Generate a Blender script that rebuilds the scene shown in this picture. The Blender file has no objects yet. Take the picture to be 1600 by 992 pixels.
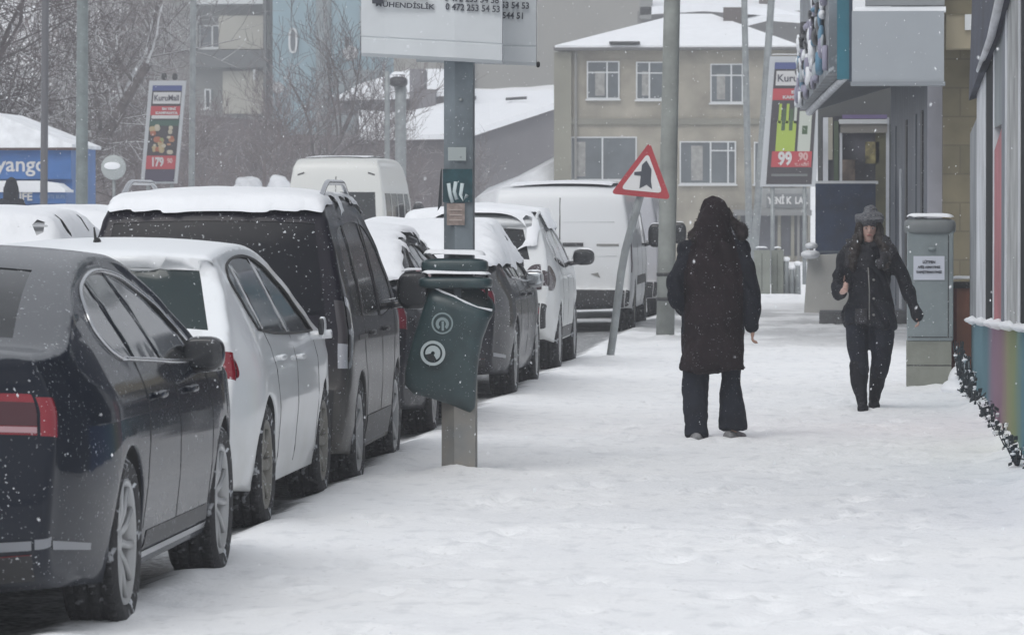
import bpy, bmesh, math, random
import numpy as np
from mathutils import Vector, Matrix
from mathutils.geometry import delaunay_2d_cdt
from mathutils.bvhtree import BVHTree

# ---------------------------------------------------------------- camera, sky, sun, exposure
scene = bpy.context.scene
COL = scene.collection
R = math.radians
CAM_H = 1.6
cam_data = bpy.data.cameras.new('camera')
cam = bpy.data.objects.new('camera', cam_data)
COL.objects.link(cam)
cam_data.sensor_width = 36
cam_data.lens = 36 * 7400 / 1600
cam_data.clip_start = 0.5
cam_data.clip_end = 3000
cam.location = (0, 0, CAM_H)
YAW = math.atan(535 / 7400)
PITCH = -math.atan(166 / 7400)
cam.rotation_euler = (R(90) + PITCH, 0, YAW)
scene.camera = cam
cam_data.dof.use_dof = True
cam_data.dof.focus_distance = 33
cam_data.dof.aperture_fstop = 14
CAM_M = Matrix.Rotation(YAW, 3, 'Z') @ Matrix.Rotation(R(90) + PITCH, 3, 'X')

world = bpy.data.worlds.new('World')
scene.world = world
world.use_nodes = True
wn = world.node_tree.nodes
wl = world.node_tree.links
bgn = wn['Background']
sky = wn.new('ShaderNodeTexSky')
sky.sky_type = 'NISHITA'
sky.sun_disc = False
sky.sun_elevation = R(48)
sky.sun_rotation = R(200)
sky.air_density = 1.0
sky.dust_density = 6.0
hsv = wn.new('ShaderNodeHueSaturation')
hsv.inputs['Saturation'].default_value = 0.22
wl.new(sky.outputs[0], hsv.inputs['Color'])
mixn = wn.new('ShaderNodeMix')
mixn.data_type = 'RGBA'
mixn.inputs[0].default_value = 0.55
wl.new(hsv.outputs[0], mixn.inputs[6])
mixn.inputs[7].default_value = (6.3, 6.6, 7.1, 1)
wl.new(mixn.outputs[2], bgn.inputs[0])
bgn.inputs[1].default_value = 0.1

sun_d = bpy.data.lights.new('sun', 'SUN')
sun = bpy.data.objects.new('sun', sun_d)
COL.objects.link(sun)
sun_d.energy = 0.6
sun_d.angle = R(40)
sun_d.color = (1, 0.985, 0.96)
sun.rotation_euler = (R(42), 0, R(-20))

scene.view_settings.view_transform = 'Standard'
scene.view_settings.look = 'None'
scene.view_settings.exposure = 0.30
scene.view_settings.gamma = 1
scene.cycles.volume_bounces = 1
scene.cycles.max_bounces = 7

# ---------------------------------------------------------------- helpers
def P(u, v, Y):
    """the point at street distance Y that the photograph's pixel (u, v) looks at"""
    d = CAM_M @ Vector(((u - 800) / 7400, -(v - 496) / 7400, -1))
    return Vector((0, 0, CAM_H)) + d * (Y / d.y)

def obj(name, bm, mats=None, parent=None, smooth=True, recalc=False):
    me = bpy.data.meshes.new(name)
    if recalc:
        bmesh.ops.recalc_face_normals(bm, faces=bm.faces)
    bm.to_mesh(me)
    bm.free()
    return mobj(name, me, mats, parent, smooth)

def mobj(name, me, mats=None, parent=None, smooth=True):
    o = bpy.data.objects.new(name, me)
    COL.objects.link(o)
    if mats is not None:
        for m in (mats if isinstance(mats, (list, tuple)) else [mats]):
            me.materials.append(m)
    if smooth:
        me.polygons.foreach_set('use_smooth', [True] * len(me.polygons))
    if parent:
        o.parent = parent
    return o

def thing(name, label, cat, loc=(0, 0, 0), rotz=0, group=None):
    o = bpy.data.objects.new(name, None)
    o.empty_display_size = 0.2
    COL.objects.link(o)
    o.location = loc
    o.rotation_euler = (0, 0, rotz)
    return tag(o, label, cat, group)

def tag(o, label, cat, group=None, kind=None):
    o['label'] = label
    o['category'] = cat
    if group:
        o['group'] = group
    if kind:
        o['kind'] = kind
    return o

def kind(o, k):
    o['kind'] = k
    return o

def box(bm, x0, x1, y0, y1, z0, z1, bev=0.0, mi=0):
    r = bmesh.ops.create_cube(bm, size=1)
    vs = r['verts']
    for v in vs:
        v.co = Vector(((x0 + x1) / 2 + v.co.x * (x1 - x0), (y0 + y1) / 2 + v.co.y * (y1 - y0), (z0 + z1) / 2 + v.co.z * (z1 - z0)))
    fs = set(f for v in vs for f in v.link_faces)
    for f in fs:
        f.material_index = mi
    if bev > 0:
        es = list(set(e for v in vs for e in v.link_edges))
        bmesh.ops.bevel(bm, geom=es, offset=bev, segments=2, affect='EDGES', profile=0.6)
    return bm

def BX(*a, **k):
    return box(bmesh.new(), *a, **k)

def tube(bm, pts, rad, seg=8, lat=None, caps=True, mi=0):
    """tapered tube; rad = number, list of numbers or list of (rx, ry)"""
    pts = [Vector(p) for p in pts]
    n = len(pts)
    if not isinstance(rad, (list, tuple)):
        rad = [rad] * n
    rad = [r if isinstance(r, (list, tuple)) else (r, r) for r in rad]
    rings = []
    prev = None
    for i, p in enumerate(pts):
        t = (pts[min(i + 1, n - 1)] - pts[max(i - 1, 0)])
        t = t.normalized() if t.length > 1e-9 else Vector((0, 0, 1))
        if lat is not None:
            a = Vector(lat)
        elif prev is None:
            a = Vector((1, 0, 0)) if abs(t.x) < 0.8 else Vector((0, 1, 0))
        else:
            a = prev
        a = (a - t * a.dot(t))
        if a.length < 1e-5:
            a = Vector((0, 1, 0)) - t * t.y
        a.normalize()
        prev = a
        b = t.cross(a)
        rings.append([bm.verts.new(p + a * (math.cos(2 * math.pi * k / seg) * rad[i][0]) + b * (math.sin(2 * math.pi * k / seg) * rad[i][1])) for k in range(seg)])
    for i in range(n - 1):
        for k in range(seg):
            f = bm.faces.new((rings[i][k], rings[i][(k + 1) % seg], rings[i + 1][(k + 1) % seg], rings[i + 1][k]))
            f.material_index = mi
    if caps:
        f = bm.faces.new(rings[0][::-1]); f.material_index = mi
        f = bm.faces.new(rings[-1]); f.material_index = mi
    return bm

def spline(pts, n=6, closed=False):
    P_ = [np.array(p, float) for p in pts]
    m = len(P_)
    out = []
    rng = range(m) if closed else range(m - 1)
    for i in rng:
        if closed:
            a, b, c, d = P_[(i - 1) % m], P_[i], P_[(i + 1) % m], P_[(i + 2) % m]
        else:
            b, c = P_[i], P_[i + 1]
            a = P_[i - 1] if i > 0 else 2 * b - c
            d = P_[i + 2] if i + 2 < m else 2 * c - b
        for k in range(n):
            t = k / n
            out.append(0.5 * ((2 * b) + (c - a) * t + (2 * a - 5 * b + 4 * c - d) * t * t + (-a + 3 * b - 3 * c + d) * t ** 3))
    if not closed:
        out.append(P_[-1])
    return [tuple(float(x) for x in q) for q in out]

def lathe(bm, prof, seg=40, axis='x', mi=0, center=(0, 0, 0)):
    """prof = list of (radius, offset along axis)"""
    rings = []
    c = Vector(center)
    for r, h in prof:
        ring = []
        for k in range(seg):
            a = 2 * math.pi * k / seg
            if axis == 'x':
                q = Vector((h, r * math.cos(a), r * math.sin(a)))
            elif axis == 'y':
                q = Vector((r * math.sin(a), h, r * math.cos(a)))
            else:
                q = Vector((r * math.cos(a), r * math.sin(a), h))
            ring.append(bm.verts.new(c + q))
        rings.append(ring)
    for i in range(len(rings) - 1):
        for k in range(seg):
            f = bm.faces.new((rings[i][k], rings[i + 1][k], rings[i + 1][(k + 1) % seg], rings[i][(k + 1) % seg]))
            f.material_index = mi
    return bm

def superell(bm, c, r, e=2.5, nu=24, nv=14, rot=None, mi=0):
    def f(w, m):
        return math.copysign(abs(w) ** (2 / e), w)
    rings = []
    M = rot if rot else Matrix.Identity(3)
    for j in range(1, nv):
        th = -math.pi / 2 + math.pi * j / nv
        ring = []
        for i in range(nu):
            ph = 2 * math.pi * i / nu
            q = Vector((r[0] * f(math.cos(th), e) * f(math.cos(ph), e), r[1] * f(math.cos(th), e) * f(math.sin(ph), e), r[2] * f(math.sin(th), e)))
            ring.append(bm.verts.new(Vector(c) + M @ q))
        rings.append(ring)
    for j in range(len(rings) - 1):
        for i in range(nu):
            fc = bm.faces.new((rings[j][i], rings[j][(i + 1) % nu], rings[j + 1][(i + 1) % nu], rings[j + 1][i]))
            fc.material_index = mi
    bm.faces.new(rings[0][::-1]).material_index = mi
    bm.faces.new(rings[-1]).material_index = mi
    return bm

# value noise in numpy
_rs = np.random.RandomState(7)
_tab = _rs.rand(256, 256)
def vnoise(x, y):
    xi = np.floor(x).astype(int); yi = np.floor(y).astype(int)
    fx = x - xi; fy = y - yi
    fx = fx * fx * (3 - 2 * fx); fy = fy * fy * (3 - 2 * fy)
    a = _tab[xi % 256, yi % 256]; b = _tab[(xi + 1) % 256, yi % 256]
    c = _tab[xi % 256, (yi + 1) % 256]; d = _tab[(xi + 1) % 256, (yi + 1) % 256]
    return (a * (1 - fx) + b * fx) * (1 - fy) + (c * (1 - fx) + d * fx) * fy - 0.5
def fbm(x, y, o=3):
    s = 0; a = 1
    for k in range(o):
        s = s + a * vnoise(x * 2 ** k + 13.7 * k, y * 2 ** k + 5.1 * k); a *= 0.5
    return s

# ---------------------------------------------------------------- materials
MATS = {}
def mat(name, col, rough=0.6, metal=0.0, spec=0.5, coat=0.0, emis=None, snow=0.0, specks=0.0, var=0.0, vscale=4.0, grime=None, bump=0.0, bscale=30, snow_lo=0.35, speck_scale=60, alpha=1.0):
    """procedural surface: colour with noise variation, optional road grime, adhered snow specks and snow lying on upward faces"""
    if name in MATS:
        return MATS[name]
    m = bpy.data.materials.new(name)
    MATS[name] = m
    m.use_nodes = True
    nt = m.node_tree
    N, L = nt.nodes, nt.links
    b = N['Principled BSDF']
    b.inputs['Roughness'].default_value = rough
    b.inputs['Metallic'].default_value = metal
    b.inputs['Specular IOR Level'].default_value = spec
    b.inputs['Coat Weight'].default_value = coat
    b.inputs['Coat Roughness'].default_value = 0.06
    tc = N.new('ShaderNodeTexCoord')
    def noise(scale, detail=3, rough_=0.55):
        n = N.new('ShaderNodeTexNoise')
        n.inputs['Scale'].default_value = scale
        n.inputs['Detail'].default_value = detail
        n.inputs['Roughness'].default_value = rough_
        L.new(tc.outputs['Object'], n.inputs['Vector'])
        return n.outputs['Fac']
    def mrange(src, a, c, lo=0, hi=1):
        n = N.new('ShaderNodeMapRange')
        n.inputs[1].default_value = a; n.inputs[2].default_value = c
        n.inputs[3].default_value = lo; n.inputs[4].default_value = hi
        L.new(src, n.inputs[0])
        return n.outputs[0]
    def mth(op, a, c):
        n = N.new('ShaderNodeMath'); n.operation = op
        for i, s in enumerate((a, c)):
            if isinstance(s, (int, float)):
                n.inputs[i].default_value = s
            else:
                L.new(s, n.inputs[i])
        return n.outputs[0]
    def mix(f, a, c):
        n = N.new('ShaderNodeMix'); n.data_type = 'RGBA'
        for i, s in ((0, f), (6, a), (7, c)):
            if isinstance(s, (int, float)):
                n.inputs[i].default_value = s
            elif isinstance(s, tuple):
                n.inputs[i].default_value = (*s[:3], 1)
            else:
                L.new(s, n.inputs[i])
        return n.outputs[2]
    cur = tuple(col)
    rcur = rough
    if var > 0:
        f = mrange(noise(vscale, 5), 0.3, 0.7)
        cur = mix(f, tuple(c * (1 - var) for c in col), tuple(min(1, c * (1 + var)) for c in col))
    covers = []
    if grime:
        gc, zlo, zhi, amt = grime
        sx = N.new('ShaderNodeSeparateXYZ'); L.new(tc.outputs['Object'], sx.inputs[0])
        f = mrange(sx.outputs[2], zhi, zlo, 0, 1)
        g = mrange(noise(5, 6), 0.25, 0.75, 0.35, 1.3)
        f = mth('MULTIPLY', mth('MULTIPLY', f, g), amt)
        f = mth('MINIMUM', f, 0.95)
        cur = mix(f, cur, gc)
        covers.append(f)
    if specks > 0:
        f = mrange(noise(speck_scale, 2, 0.5), 0.69 - 0.2 * specks, 0.76 - 0.2 * specks)
        big = mrange(noise(speck_scale * 0.12, 3), 0.42, 0.62, 0.0, 0.8)
        f = mth('MULTIPLY', f, big)
        cur = mix(f, cur, (0.75, 0.78, 0.82))
        covers.append(f)
    if snow > 0:
        ge = N.new('ShaderNodeNewGeometry')
        sx = N.new('ShaderNodeSeparateXYZ'); L.new(ge.outputs['Normal'], sx.inputs[0])
        up = mth('ADD', sx.outputs[2], mrange(noise(9, 4), 0, 1, -0.35, 0.35))
        f = mth('MULTIPLY', mrange(up, snow_lo, snow_lo + 0.15), snow)
        cur = mix(f, cur, (0.82, 0.85, 0.88))
        covers.append(f)
    if isinstance(cur, tuple):
        b.inputs['Base Color'].default_value = (*cur[:3], 1)
    else:
        L.new(cur, b.inputs['Base Color'])
    if covers:
        r = rough
        f = covers[0]
        for g in covers[1:]:
            f = mth('MAXIMUM', f, g)
        L.new(mrange(f, 0, 1, rough, 0.85), b.inputs['Roughness'])
        if coat > 0:
            L.new(mrange(f, 0, 1, coat, 0), b.inputs['Coat Weight'])
    if bump > 0:
        bn = N.new('ShaderNodeBump')
        bn.inputs['Strength'].default_value = bump
        bn.inputs['Distance'].default_value = 0.02
        L.new(noise(bscale, 5), bn.inputs['Height'])
        L.new(bn.outputs[0], b.inputs['Normal'])
    if emis:
        b.inputs['Emission Color'].default_value = (*emis[0], 1)
        b.inputs['Emission Strength'].default_value = emis[1]
    return m

SNOW = mat('snow', (0.83, 0.85, 0.88), 0.85, spec=0.25, var=0.03, vscale=3, bump=0.5, bscale=14)
BLACKPL = mat('black_plastic', (0.018, 0.018, 0.02), 0.5, specks=0.3)
UNDER = mat('underbody', (0.012, 0.012, 0.013), 0.9)
TYRE = mat('tyre_rubber', (0.022, 0.022, 0.024), 0.8, specks=0.55, speck_scale=26, bump=0.6, bscale=60)
RIM = mat('alloy', (0.42, 0.43, 0.44), 0.35, metal=0.35, grime=((0.36, 0.35, 0.33), -0.5, 0.3, 0.6))
STEELRIM = mat('steel_rim', (0.22, 0.22, 0.21), 0.5, metal=0.3, grime=((0.25, 0.24, 0.21), 0, 0.8, 0.9), specks=0.3)
CHROME = mat('chrome', (0.50, 0.51, 0.53), 0.22, metal=1.0)
DULLCH = mat('dull_chrome', (0.24, 0.25, 0.27), 0.35, metal=0.8)
GLASS = mat('car_glass', (0.012, 0.014, 0.016), 0.06, spec=0.45, coat=0.0, specks=0.12, speck_scale=40)
GLASSD = mat('dark_glass', (0.004, 0.005, 0.009), 0.15, spec=0.15, specks=0.18, speck_scale=45)
REDL = mat('red_lens', (0.20, 0.006, 0.016), 0.12, coat=0.4, specks=0.15)
DREDL = mat('dark_red_lens', (0.11, 0.006, 0.016), 0.15, coat=0.4, specks=0.2)
CLEARL = mat('clear_lens', (0.34, 0.35, 0.38), 0.15, coat=0.6, specks=0.2)
MIRG = mat('mirror_glass', (0.03, 0.032, 0.036), 0.12, specks=0.2, speck_scale=90)
MIRL = mat('bright_mirror_glass', (0.55, 0.58, 0.6), 0.15, metal=1.0)
RUBBER = mat('seal_rubber', (0.012, 0.012, 0.012), 0.6)

# ---------------------------------------------------------------- snow caps
def snowcap(parent, bvh, x0, x1, y0, y1, res, T, nz=0.5, zmin=-1, keep=None, w=None, seed=0, name='snow_cover', ztop=10, rag=0.0, m=None):
    nx = int((x1 - x0) / res) + 1
    ny = int((y1 - y0) / res) + 1
    hit = {}
    ok = np.zeros((nx + 2, ny + 2), bool)
    for i in range(nx):
        for j in range(ny):
            x = x0 + i * res; y = y0 + j * res
            p, n, idx, d = bvh.ray_cast(Vector((x, y, ztop)), Vector((0, 0, -1)))
            if p is None or p.z < zmin:
                continue
            if n.z < 0:
                n = -n
            lim = nz + (rag * float(fbm(np.array(x * 3.2 + seed), np.array(y * 3.2 + 3), 3)) if rag else 0)
            if n.z < lim:
                continue
            if keep and not keep(x, y, p.z):
                continue
            hit[(i, j)] = (p, n)
            ok[i + 1, j + 1] = True
    if not hit:
        return None
    w = w or T * 1.2
    steps = max(1, int(round(w / res)))
    dist = np.zeros(ok.shape)
    cur = ok.copy()
    for s in range(steps):
        nxt = cur.copy()
        nxt[1:-1, 1:-1] = cur[1:-1, 1:-1] & cur[:-2, 1:-1] & cur[2:, 1:-1] & cur[1:-1, :-2] & cur[1:-1, 2:]
        nxt[0] = nxt[-1] = False; nxt[:, 0] = nxt[:, -1] = False
        cur = nxt
        dist[cur] = s + 1
    bm = bmesh.new()
    vv = {}
    for (i, j), (p, n) in hit.items():
        d = dist[i + 1, j + 1] / steps
        t = T * math.sqrt(max(0, 1 - (1 - min(d, 1)) ** 2)) if d > 0 else -0.004
        t *= 1 + 0.6 * float(fbm(np.array(p.x * 2 + seed), np.array(p.y * 2 + 1.3), 2))
        nn = (n + Vector((0, 0, 0.8))).normalized()
        vv[(i, j)] = bm.verts.new(p + nn * t)
    for (i, j) in hit:
        q = [(i, j), (i + 1, j), (i + 1, j + 1), (i, j + 1)]
        q = [vv[k] for k in q if k in vv]
        if len(q) >= 3:
            bm.faces.new(q)
    bmesh.ops.delete(bm, geom=[v for v in bm.verts if not v.link_faces], context='VERTS')
    for _ in range(9):
        bmesh.ops.smooth_vert(bm, verts=[v for v in bm.verts if v.is_boundary], factor=0.5, use_axis_x=True, use_axis_y=True, use_axis_z=True)
    for _ in range(1):
        bmesh.ops.smooth_vert(bm, verts=bm.verts, factor=0.5, use_axis_x=True, use_axis_y=True, use_axis_z=True)
    return obj(name, bm, m or SNOW, parent)

def bvh_of(objs):
    vs = []; fs = []
    for o in objs:
        off = len(vs)
        M = o.matrix_basis if o.type == 'MESH' else Matrix.Identity(4)
        vs += [M @ v.co for v in o.data.vertices]
        fs += [tuple(off + k for k in p.vertices) for p in o.data.polygons]
    return BVHTree.FromPolygons(vs, fs)

def meshes_under(root):
    return [c for c in root.children if c.type == 'MESH']

# ---------------------------------------------------------------- car builder
def inpoly(x, y, poly):
    c = False
    j = len(poly) - 1
    for i in range(len(poly)):
        xi, yi = poly[i]; xj, yj = poly[j]
        if (yi > y) != (yj > y) and x < (xj - xi) * (y - yi) / (yj - yi) + xi:
            c = not c
        j = i
    return c

def cdt(outer, feats, interior):
    verts = []; edges = []
    def addloop(lp):
        b = len(verts)
        verts.extend(Vector(p) for p in lp)
        edges.extend((b + i, b + (i + 1) % len(lp)) for i in range(len(lp)))
    addloop(outer)
    for f in feats:
        addloop(f)
    verts.extend(Vector(p) for p in interior)
    r = delaunay_2d_cdt(verts, edges, [], 0, 1e-5)
    return [tuple(v) for v in r[0]], r[2]

def lerp_table(tab, z):
    if z <= tab[0][0]:
        return tab[0][1]
    for (a, fa), (b, fb) in zip(tab, tab[1:]):
        if z <= b:
            t = (z - a) / (b - a)
            t = t * t * (3 - 2 * t) * 0.3 + t * 0.7
            return fa + (fb - fa) * t
    return tab[-1][1]

class Car:
    pass

def build_car(name, label, cat, spec, xc, yrear, group=None, z=-0.03):
    root = thing(name, label, cat, (xc, yrear, z), 0, group)
    S0 = spec
    W, L = S0['W'], S0['L']
    zb = S0.get('zb', 0.2)
    Ra = S0['Ra']
    yr, yf, Rw = S0['yr'], S0['yf'], S0['R']
    top = spline(S0['top'], 7)
    kr, lr = S0.get('plan_r', (0.14, 0.55))
    kf, lf = S0.get('plan_f', (0.2, 0.9))
    def X(y, zz):
        p = 1.0
        if y < lr:
            p -= kr * ((lr - y) / lr) ** 2.2
        if y > L - lf:
            p -= kf * ((y - (L - lf)) / lf) ** 2.2
        return W * p * lerp_table(S0['vz'], zz)
    def arch(yc):
        a0 = math.asin((zb - Rw) / Ra)
        out = []
        for k in range(25):
            a = a0 + (math.pi - 2 * a0) * k / 24
            out.append((yc + Ra * math.cos(a), Rw + Ra * math.sin(a)))
        return out
    sil = list(top)                         # rear bottom -> roof -> front bottom
    nt_ = len(sil)
    bot = arch(yf)
    n = 12
    a, b = bot[-1], arch(yr)[0]
    bot += [(a[0] + (b[0] - a[0]) * k / n, zb) for k in range(1, n)]
    bot += arch(yr)
    full = sil + bot
    full_r = [0.055] * nt_ + [0.012] * len(bot)
    # drop coincident points
    pts = []; rr = []; istop = []
    for i, (p, r_) in enumerate(zip(full, full_r)):
        if pts and math.hypot(p[0] - pts[-1][0], p[1] - pts[-1][1]) < 0.006:
            continue
        pts.append(p); rr.append(r_); istop.append(i < nt_)
    m = len(pts)
    ins = []; nor = []
    for i in range(m):
        a = Vector(pts[i - 1]); b = Vector(pts[i]); c = Vector(pts[(i + 1) % m])
        t1 = (b - a).normalized(); t2 = (c - b).normalized()
        t = (t1 + t2)
        t = t.normalized() if t.length > 1e-6 else t1
        nn = Vector((-t.y, t.x))            # outward for this clockwise-from-rear order
        nor.append(nn)
        ins.append(tuple(b - nn * rr[i]))
    nor_s = nor
    C = Car()
    # side panel
    feats = S0.get('side', [])
    gy = [0.035 + 0.07 * k for k in range(int(L / 0.07))]
    gz = [0.15 + 0.055 * k for k in range(int(S0['top_z'] / 0.055))]
    interior = []
    for y in gy:
        for zz in gz:
            if inpoly(y, zz, ins):
                dmin = min((y - q[0]) ** 2 + (zz - q[1]) ** 2 for q in ins)
                if dmin > 0.0009:
                    interior.append((y, zz))
    v2, tris = cdt(ins, [f[1] for f in feats], interior)
    groups = {}
    for t in tris:
        cx = sum(v2[k][0] for k in t) / 3; cy = sum(v2[k][1] for k in t) / 3
        if not inpoly(cx, cy, ins):
            continue
        key = 'body'
        for fi, f in enumerate(feats):
            if inpoly(cx, cy, f[1]):
                key = fi
        groups.setdefault(key, []).append(t)
    bodybm = bmesh.new()
    parts = {}
    def emit(bm, tl, off, sgn):
        mp = {}
        for t in tl:
            f = []
            for k in t:
                if k not in mp:
                    y, zz = v2[k]
                    mp[k] = bm.verts.new((sgn * (X(y, zz) + off), y, zz))
                f.append(mp[k])
            if sgn < 0:
                f = f[::-1]
            fc = bm.faces.new(f)
            fc.normal_update()
            if fc.normal.x * sgn < 0:
                fc.normal_flip()
    for sgn in (1, -1):
        emit(bodybm, groups.get('body', []), 0, sgn)
        for fi, f in enumerate(feats):
            if fi not in groups:
                continue
            bm = bmesh.new()
            emit(bm, groups[fi], f[3], sgn)
            if sgn < 0 and f[0] == 'fuel_cap':
                bm.free(); continue
            parts.setdefault(f[0], []).append((bm, f[2], sgn))
    # edge rings
    K = 5
    ringv = {}
    def xin(i):
        return X(ins[i][0], ins[i][1])
    rz = S0.get('rear_ring', [])
    ringparts = {(k, sg): bmesh.new() for k in range(len(rz)) for sg in (1, -1)}
    for sgn in (1, -1):
        rows = []
        for i in range(m):
            r_ = rr[i]; x0 = xin(i); row = []
            for k in range(K + 1):
                th = math.pi / 2 * k / K
                o2 = r_ * math.sin(th)
                xx = x0 - r_ * (1 - math.cos(th))
                p = Vector(ins[i]) + nor[i] * o2
                row.append((sgn * xx, p.x, p.y))
            rows.append(row)
        for i in range(m):
            j = (i + 1) % m
            tgt = bodybm
            zc = (pts[i][1] + pts[j][1]) / 2; yc = (pts[i][0] + pts[j][0]) / 2
            for ri, (za, zb2, pm, pn) in enumerate(rz):
                if istop[i] and yc < L * 0.25 and za <= zc <= zb2:
                    tgt = ringparts[(ri, sgn)]
            for k in range(K):
                q = [rows[i][k], rows[i][k + 1], rows[j][k + 1], rows[j][k]]
                vs = [tgt.verts.new(c) for c in q]
                if sgn > 0:
                    vs = vs[::-1]
                f = tgt.faces.new(vs)
        ringv[sgn] = rows
    # band across
    topidx = [i for i in range(m) if istop[i]]
    s = [0]
    for a, b in zip(topidx, topidx[1:]):
        s.append(s[-1] + math.hypot(pts[b][0] - pts[a][0], pts[b][1] - pts[a][1]))
    xe = [xin(i) - rr[i] for i in topidx]
    stot = s[-1]
    imax = max(range(len(topidx)), key=lambda k: pts[topidx[k]][1])
    def s_of_z(zz):
        for k in range(imax):
            z0 = pts[topidx[k]][1]; z1 = pts[topidx[k + 1]][1]
            if z0 <= zz <= z1 and z1 > z0:
                return s[k] + (s[k + 1] - s[k]) * (zz - z0) / (z1 - z0)
        return s[imax]
    def at_s(ss):
        k = max(0, min(len(s) - 2, int(np.searchsorted(s, ss) - 1)))
        t = (ss - s[k]) / max(1e-9, s[k + 1] - s[k])
        a = topidx[k]; b = topidx[k + 1]
        p = Vector(pts[a]).lerp(Vector(pts[b]), t)
        nn = Vector(nor[a]).lerp(Vector(nor[b]), t)
        return p, nn, xe[k] + (xe[k + 1] - xe[k]) * t
    b_r, b_t, b_f = S0.get('bulge', (0.10, 0.035, 0.14))
    def bul(ss):
        p, nn, x_ = at_s(ss)
        w = abs(nn.y)
        e = b_r if p.x < L / 2 else b_f
        # fade at the two bottom ends
        return (e * (1 - w) + b_t * w)
    def band(t, ss, off=0):
        p, nn, x_ = at_s(ss)
        q = p + nn * (bul(ss) * (1 - abs(t) ** 2.2) + off)
        return Vector((t * x_, q.x, q.y))
    C.band = band; C.s_of_z = s_of_z; C.X = X; C.root = root; C.at_s = at_s
    rf = []
    for f in S0.get('rear', []):
        poly = []
        for (x_, zz) in f[1]:
            ss = s_of_z(zz)
            poly.append((max(-0.985, min(0.985, x_ / at_s(ss)[2])) * 0.9, ss))
        rf.append(poly)
    outer = [(-0.9, q) for q in s] + [(0.9, q) for q in s[::-1]]
    inter = []
    for q in s[1:-1]:
        for k in range(-6, 7):
            inter.append((0.9 * k / 7, q))
    inter += [(0.9 * k / 7, s[0]) for k in range(-6, 7)] + [(0.9 * k / 7, s[-1]) for k in range(-6, 7)]
    v3, tr3 = cdt(outer, rf, inter)
    bparts = {}
    for t in tr3:
        cx = sum(v3[k][0] for k in t) / 3; cy = sum(v3[k][1] for k in t) / 3
        if abs(cx) > 0.9 or cy < 0 or cy > stot:
            continue
        key = 'body'
        for fi, f in enumerate(S0.get('rear', [])):
            if inpoly(cx, cy, rf[fi]):
                key = fi
        bparts.setdefault(key, []).append(t)
    def emitb(bm, tl, off):
        mp = {}
        for t in tl:
            f = []
            for k in t:
                if k not in mp:
                    mp[k] = bm.verts.new(band(v3[k][0] / 0.9, v3[k][1], off))
                f.append(mp[k])
            fc = bm.faces.new(f[::-1])
            fc.normal_update()
            p, nn, _ = at_s(sum(v3[k][1] for k in t) / 3)
            if fc.normal.y * nn.x + fc.normal.z * nn.y < 0:
                fc.normal_flip()
    emitb(bodybm, bparts.get('body', []), 0)
    bmesh.ops.remove_doubles(bodybm, verts=bodybm.verts, dist=0.0008)
    body = obj('body', bodybm, S0['paint'], root)
    C.body = body
    made = [body]
    for fi, f in enumerate(S0.get('rear', [])):
        if fi in bparts:
            bm = bmesh.new(); emitb(bm, bparts[fi], f[3])
            made.append(obj(f[0], bm, f[2], root))
    for nm, lst in parts.items():
        for bm, mm, sg in lst:
            made.append(obj(nm, bm, mm, root))
    for (ri, _sg), bm in ringparts.items():
        if len(bm.faces):
            bmesh.ops.remove_doubles(bm, verts=bm.verts, dist=0.0008)
            made.append(obj(rz[ri][3], bm, rz[ri][2], root))
        else:
            bm.free()
    # underbody with wheel tunnels
    bm = bmesh.new()
    bi = [i for i in range(m) if not istop[i]]
    bi = [topidx[-1]] + bi + [topidx[0]]
    rows = []
    for i in bi:
        x_ = xin(i) - rr[i]
        rows.append([bm.verts.new((x_ * t, pts[i][0], pts[i][1])) for t in (-1, -0.5, 0, 0.5, 1)])
    for a, b in zip(rows, rows[1:]):
        for k in range(4):
            bm.faces.new((a[k], a[k + 1], b[k + 1], b[k]))
    obj('underbody', bm, UNDER, root)
    # wheels
    tw = S0.get('tw', 0.215)
    for yc in (yr, yf):
        for sgn in (1, -1):
            make_wheel(root, sgn, sgn * (W * 0.985 - tw / 2), yc, Rw, tw, S0.get('rim', 'multi'), S0.get('rimr', 0.70))
    # door seams and handles
    for ln in S0.get('seams', []):
        for sgn in (1, -1):
            bm = bmesh.new()
            q = [Vector((sgn * (X(y, zz) - 0.0025), y, zz)) for y, zz in spline(ln, 5)]
            tube(bm, q, 0.0045, 5)
            made.append(obj('door_seam', bm, RUBBER, root))
    for ln, r_, mm in S0.get('trims', []):
        for sgn in (1, -1):
            bm = bmesh.new()
            q = [Vector((sgn * (X(y, zz) + 0.004), y, zz)) for y, zz in ln]
            tube(bm, q, r_, 6)
            made.append(obj('window_trim', bm, mm, root))
    for y, zz in S0.get('handles', []):
        for sgn in (1, -1):
            bm = bmesh.new()
            x_ = X(y, zz)
            superell(bm, (sgn * (x_ + 0.022), y, zz), (0.014, 0.10, 0.016), 3)
            for d in (-0.08, 0.08):
                superell(bm, (sgn * (x_ + 0.008), y + d, zz), (0.018, 0.02, 0.014), 2.5, 10, 8)
            made.append(obj('door_handle', bm, S0.get('handle_mat', S0['paint']), root))
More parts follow.
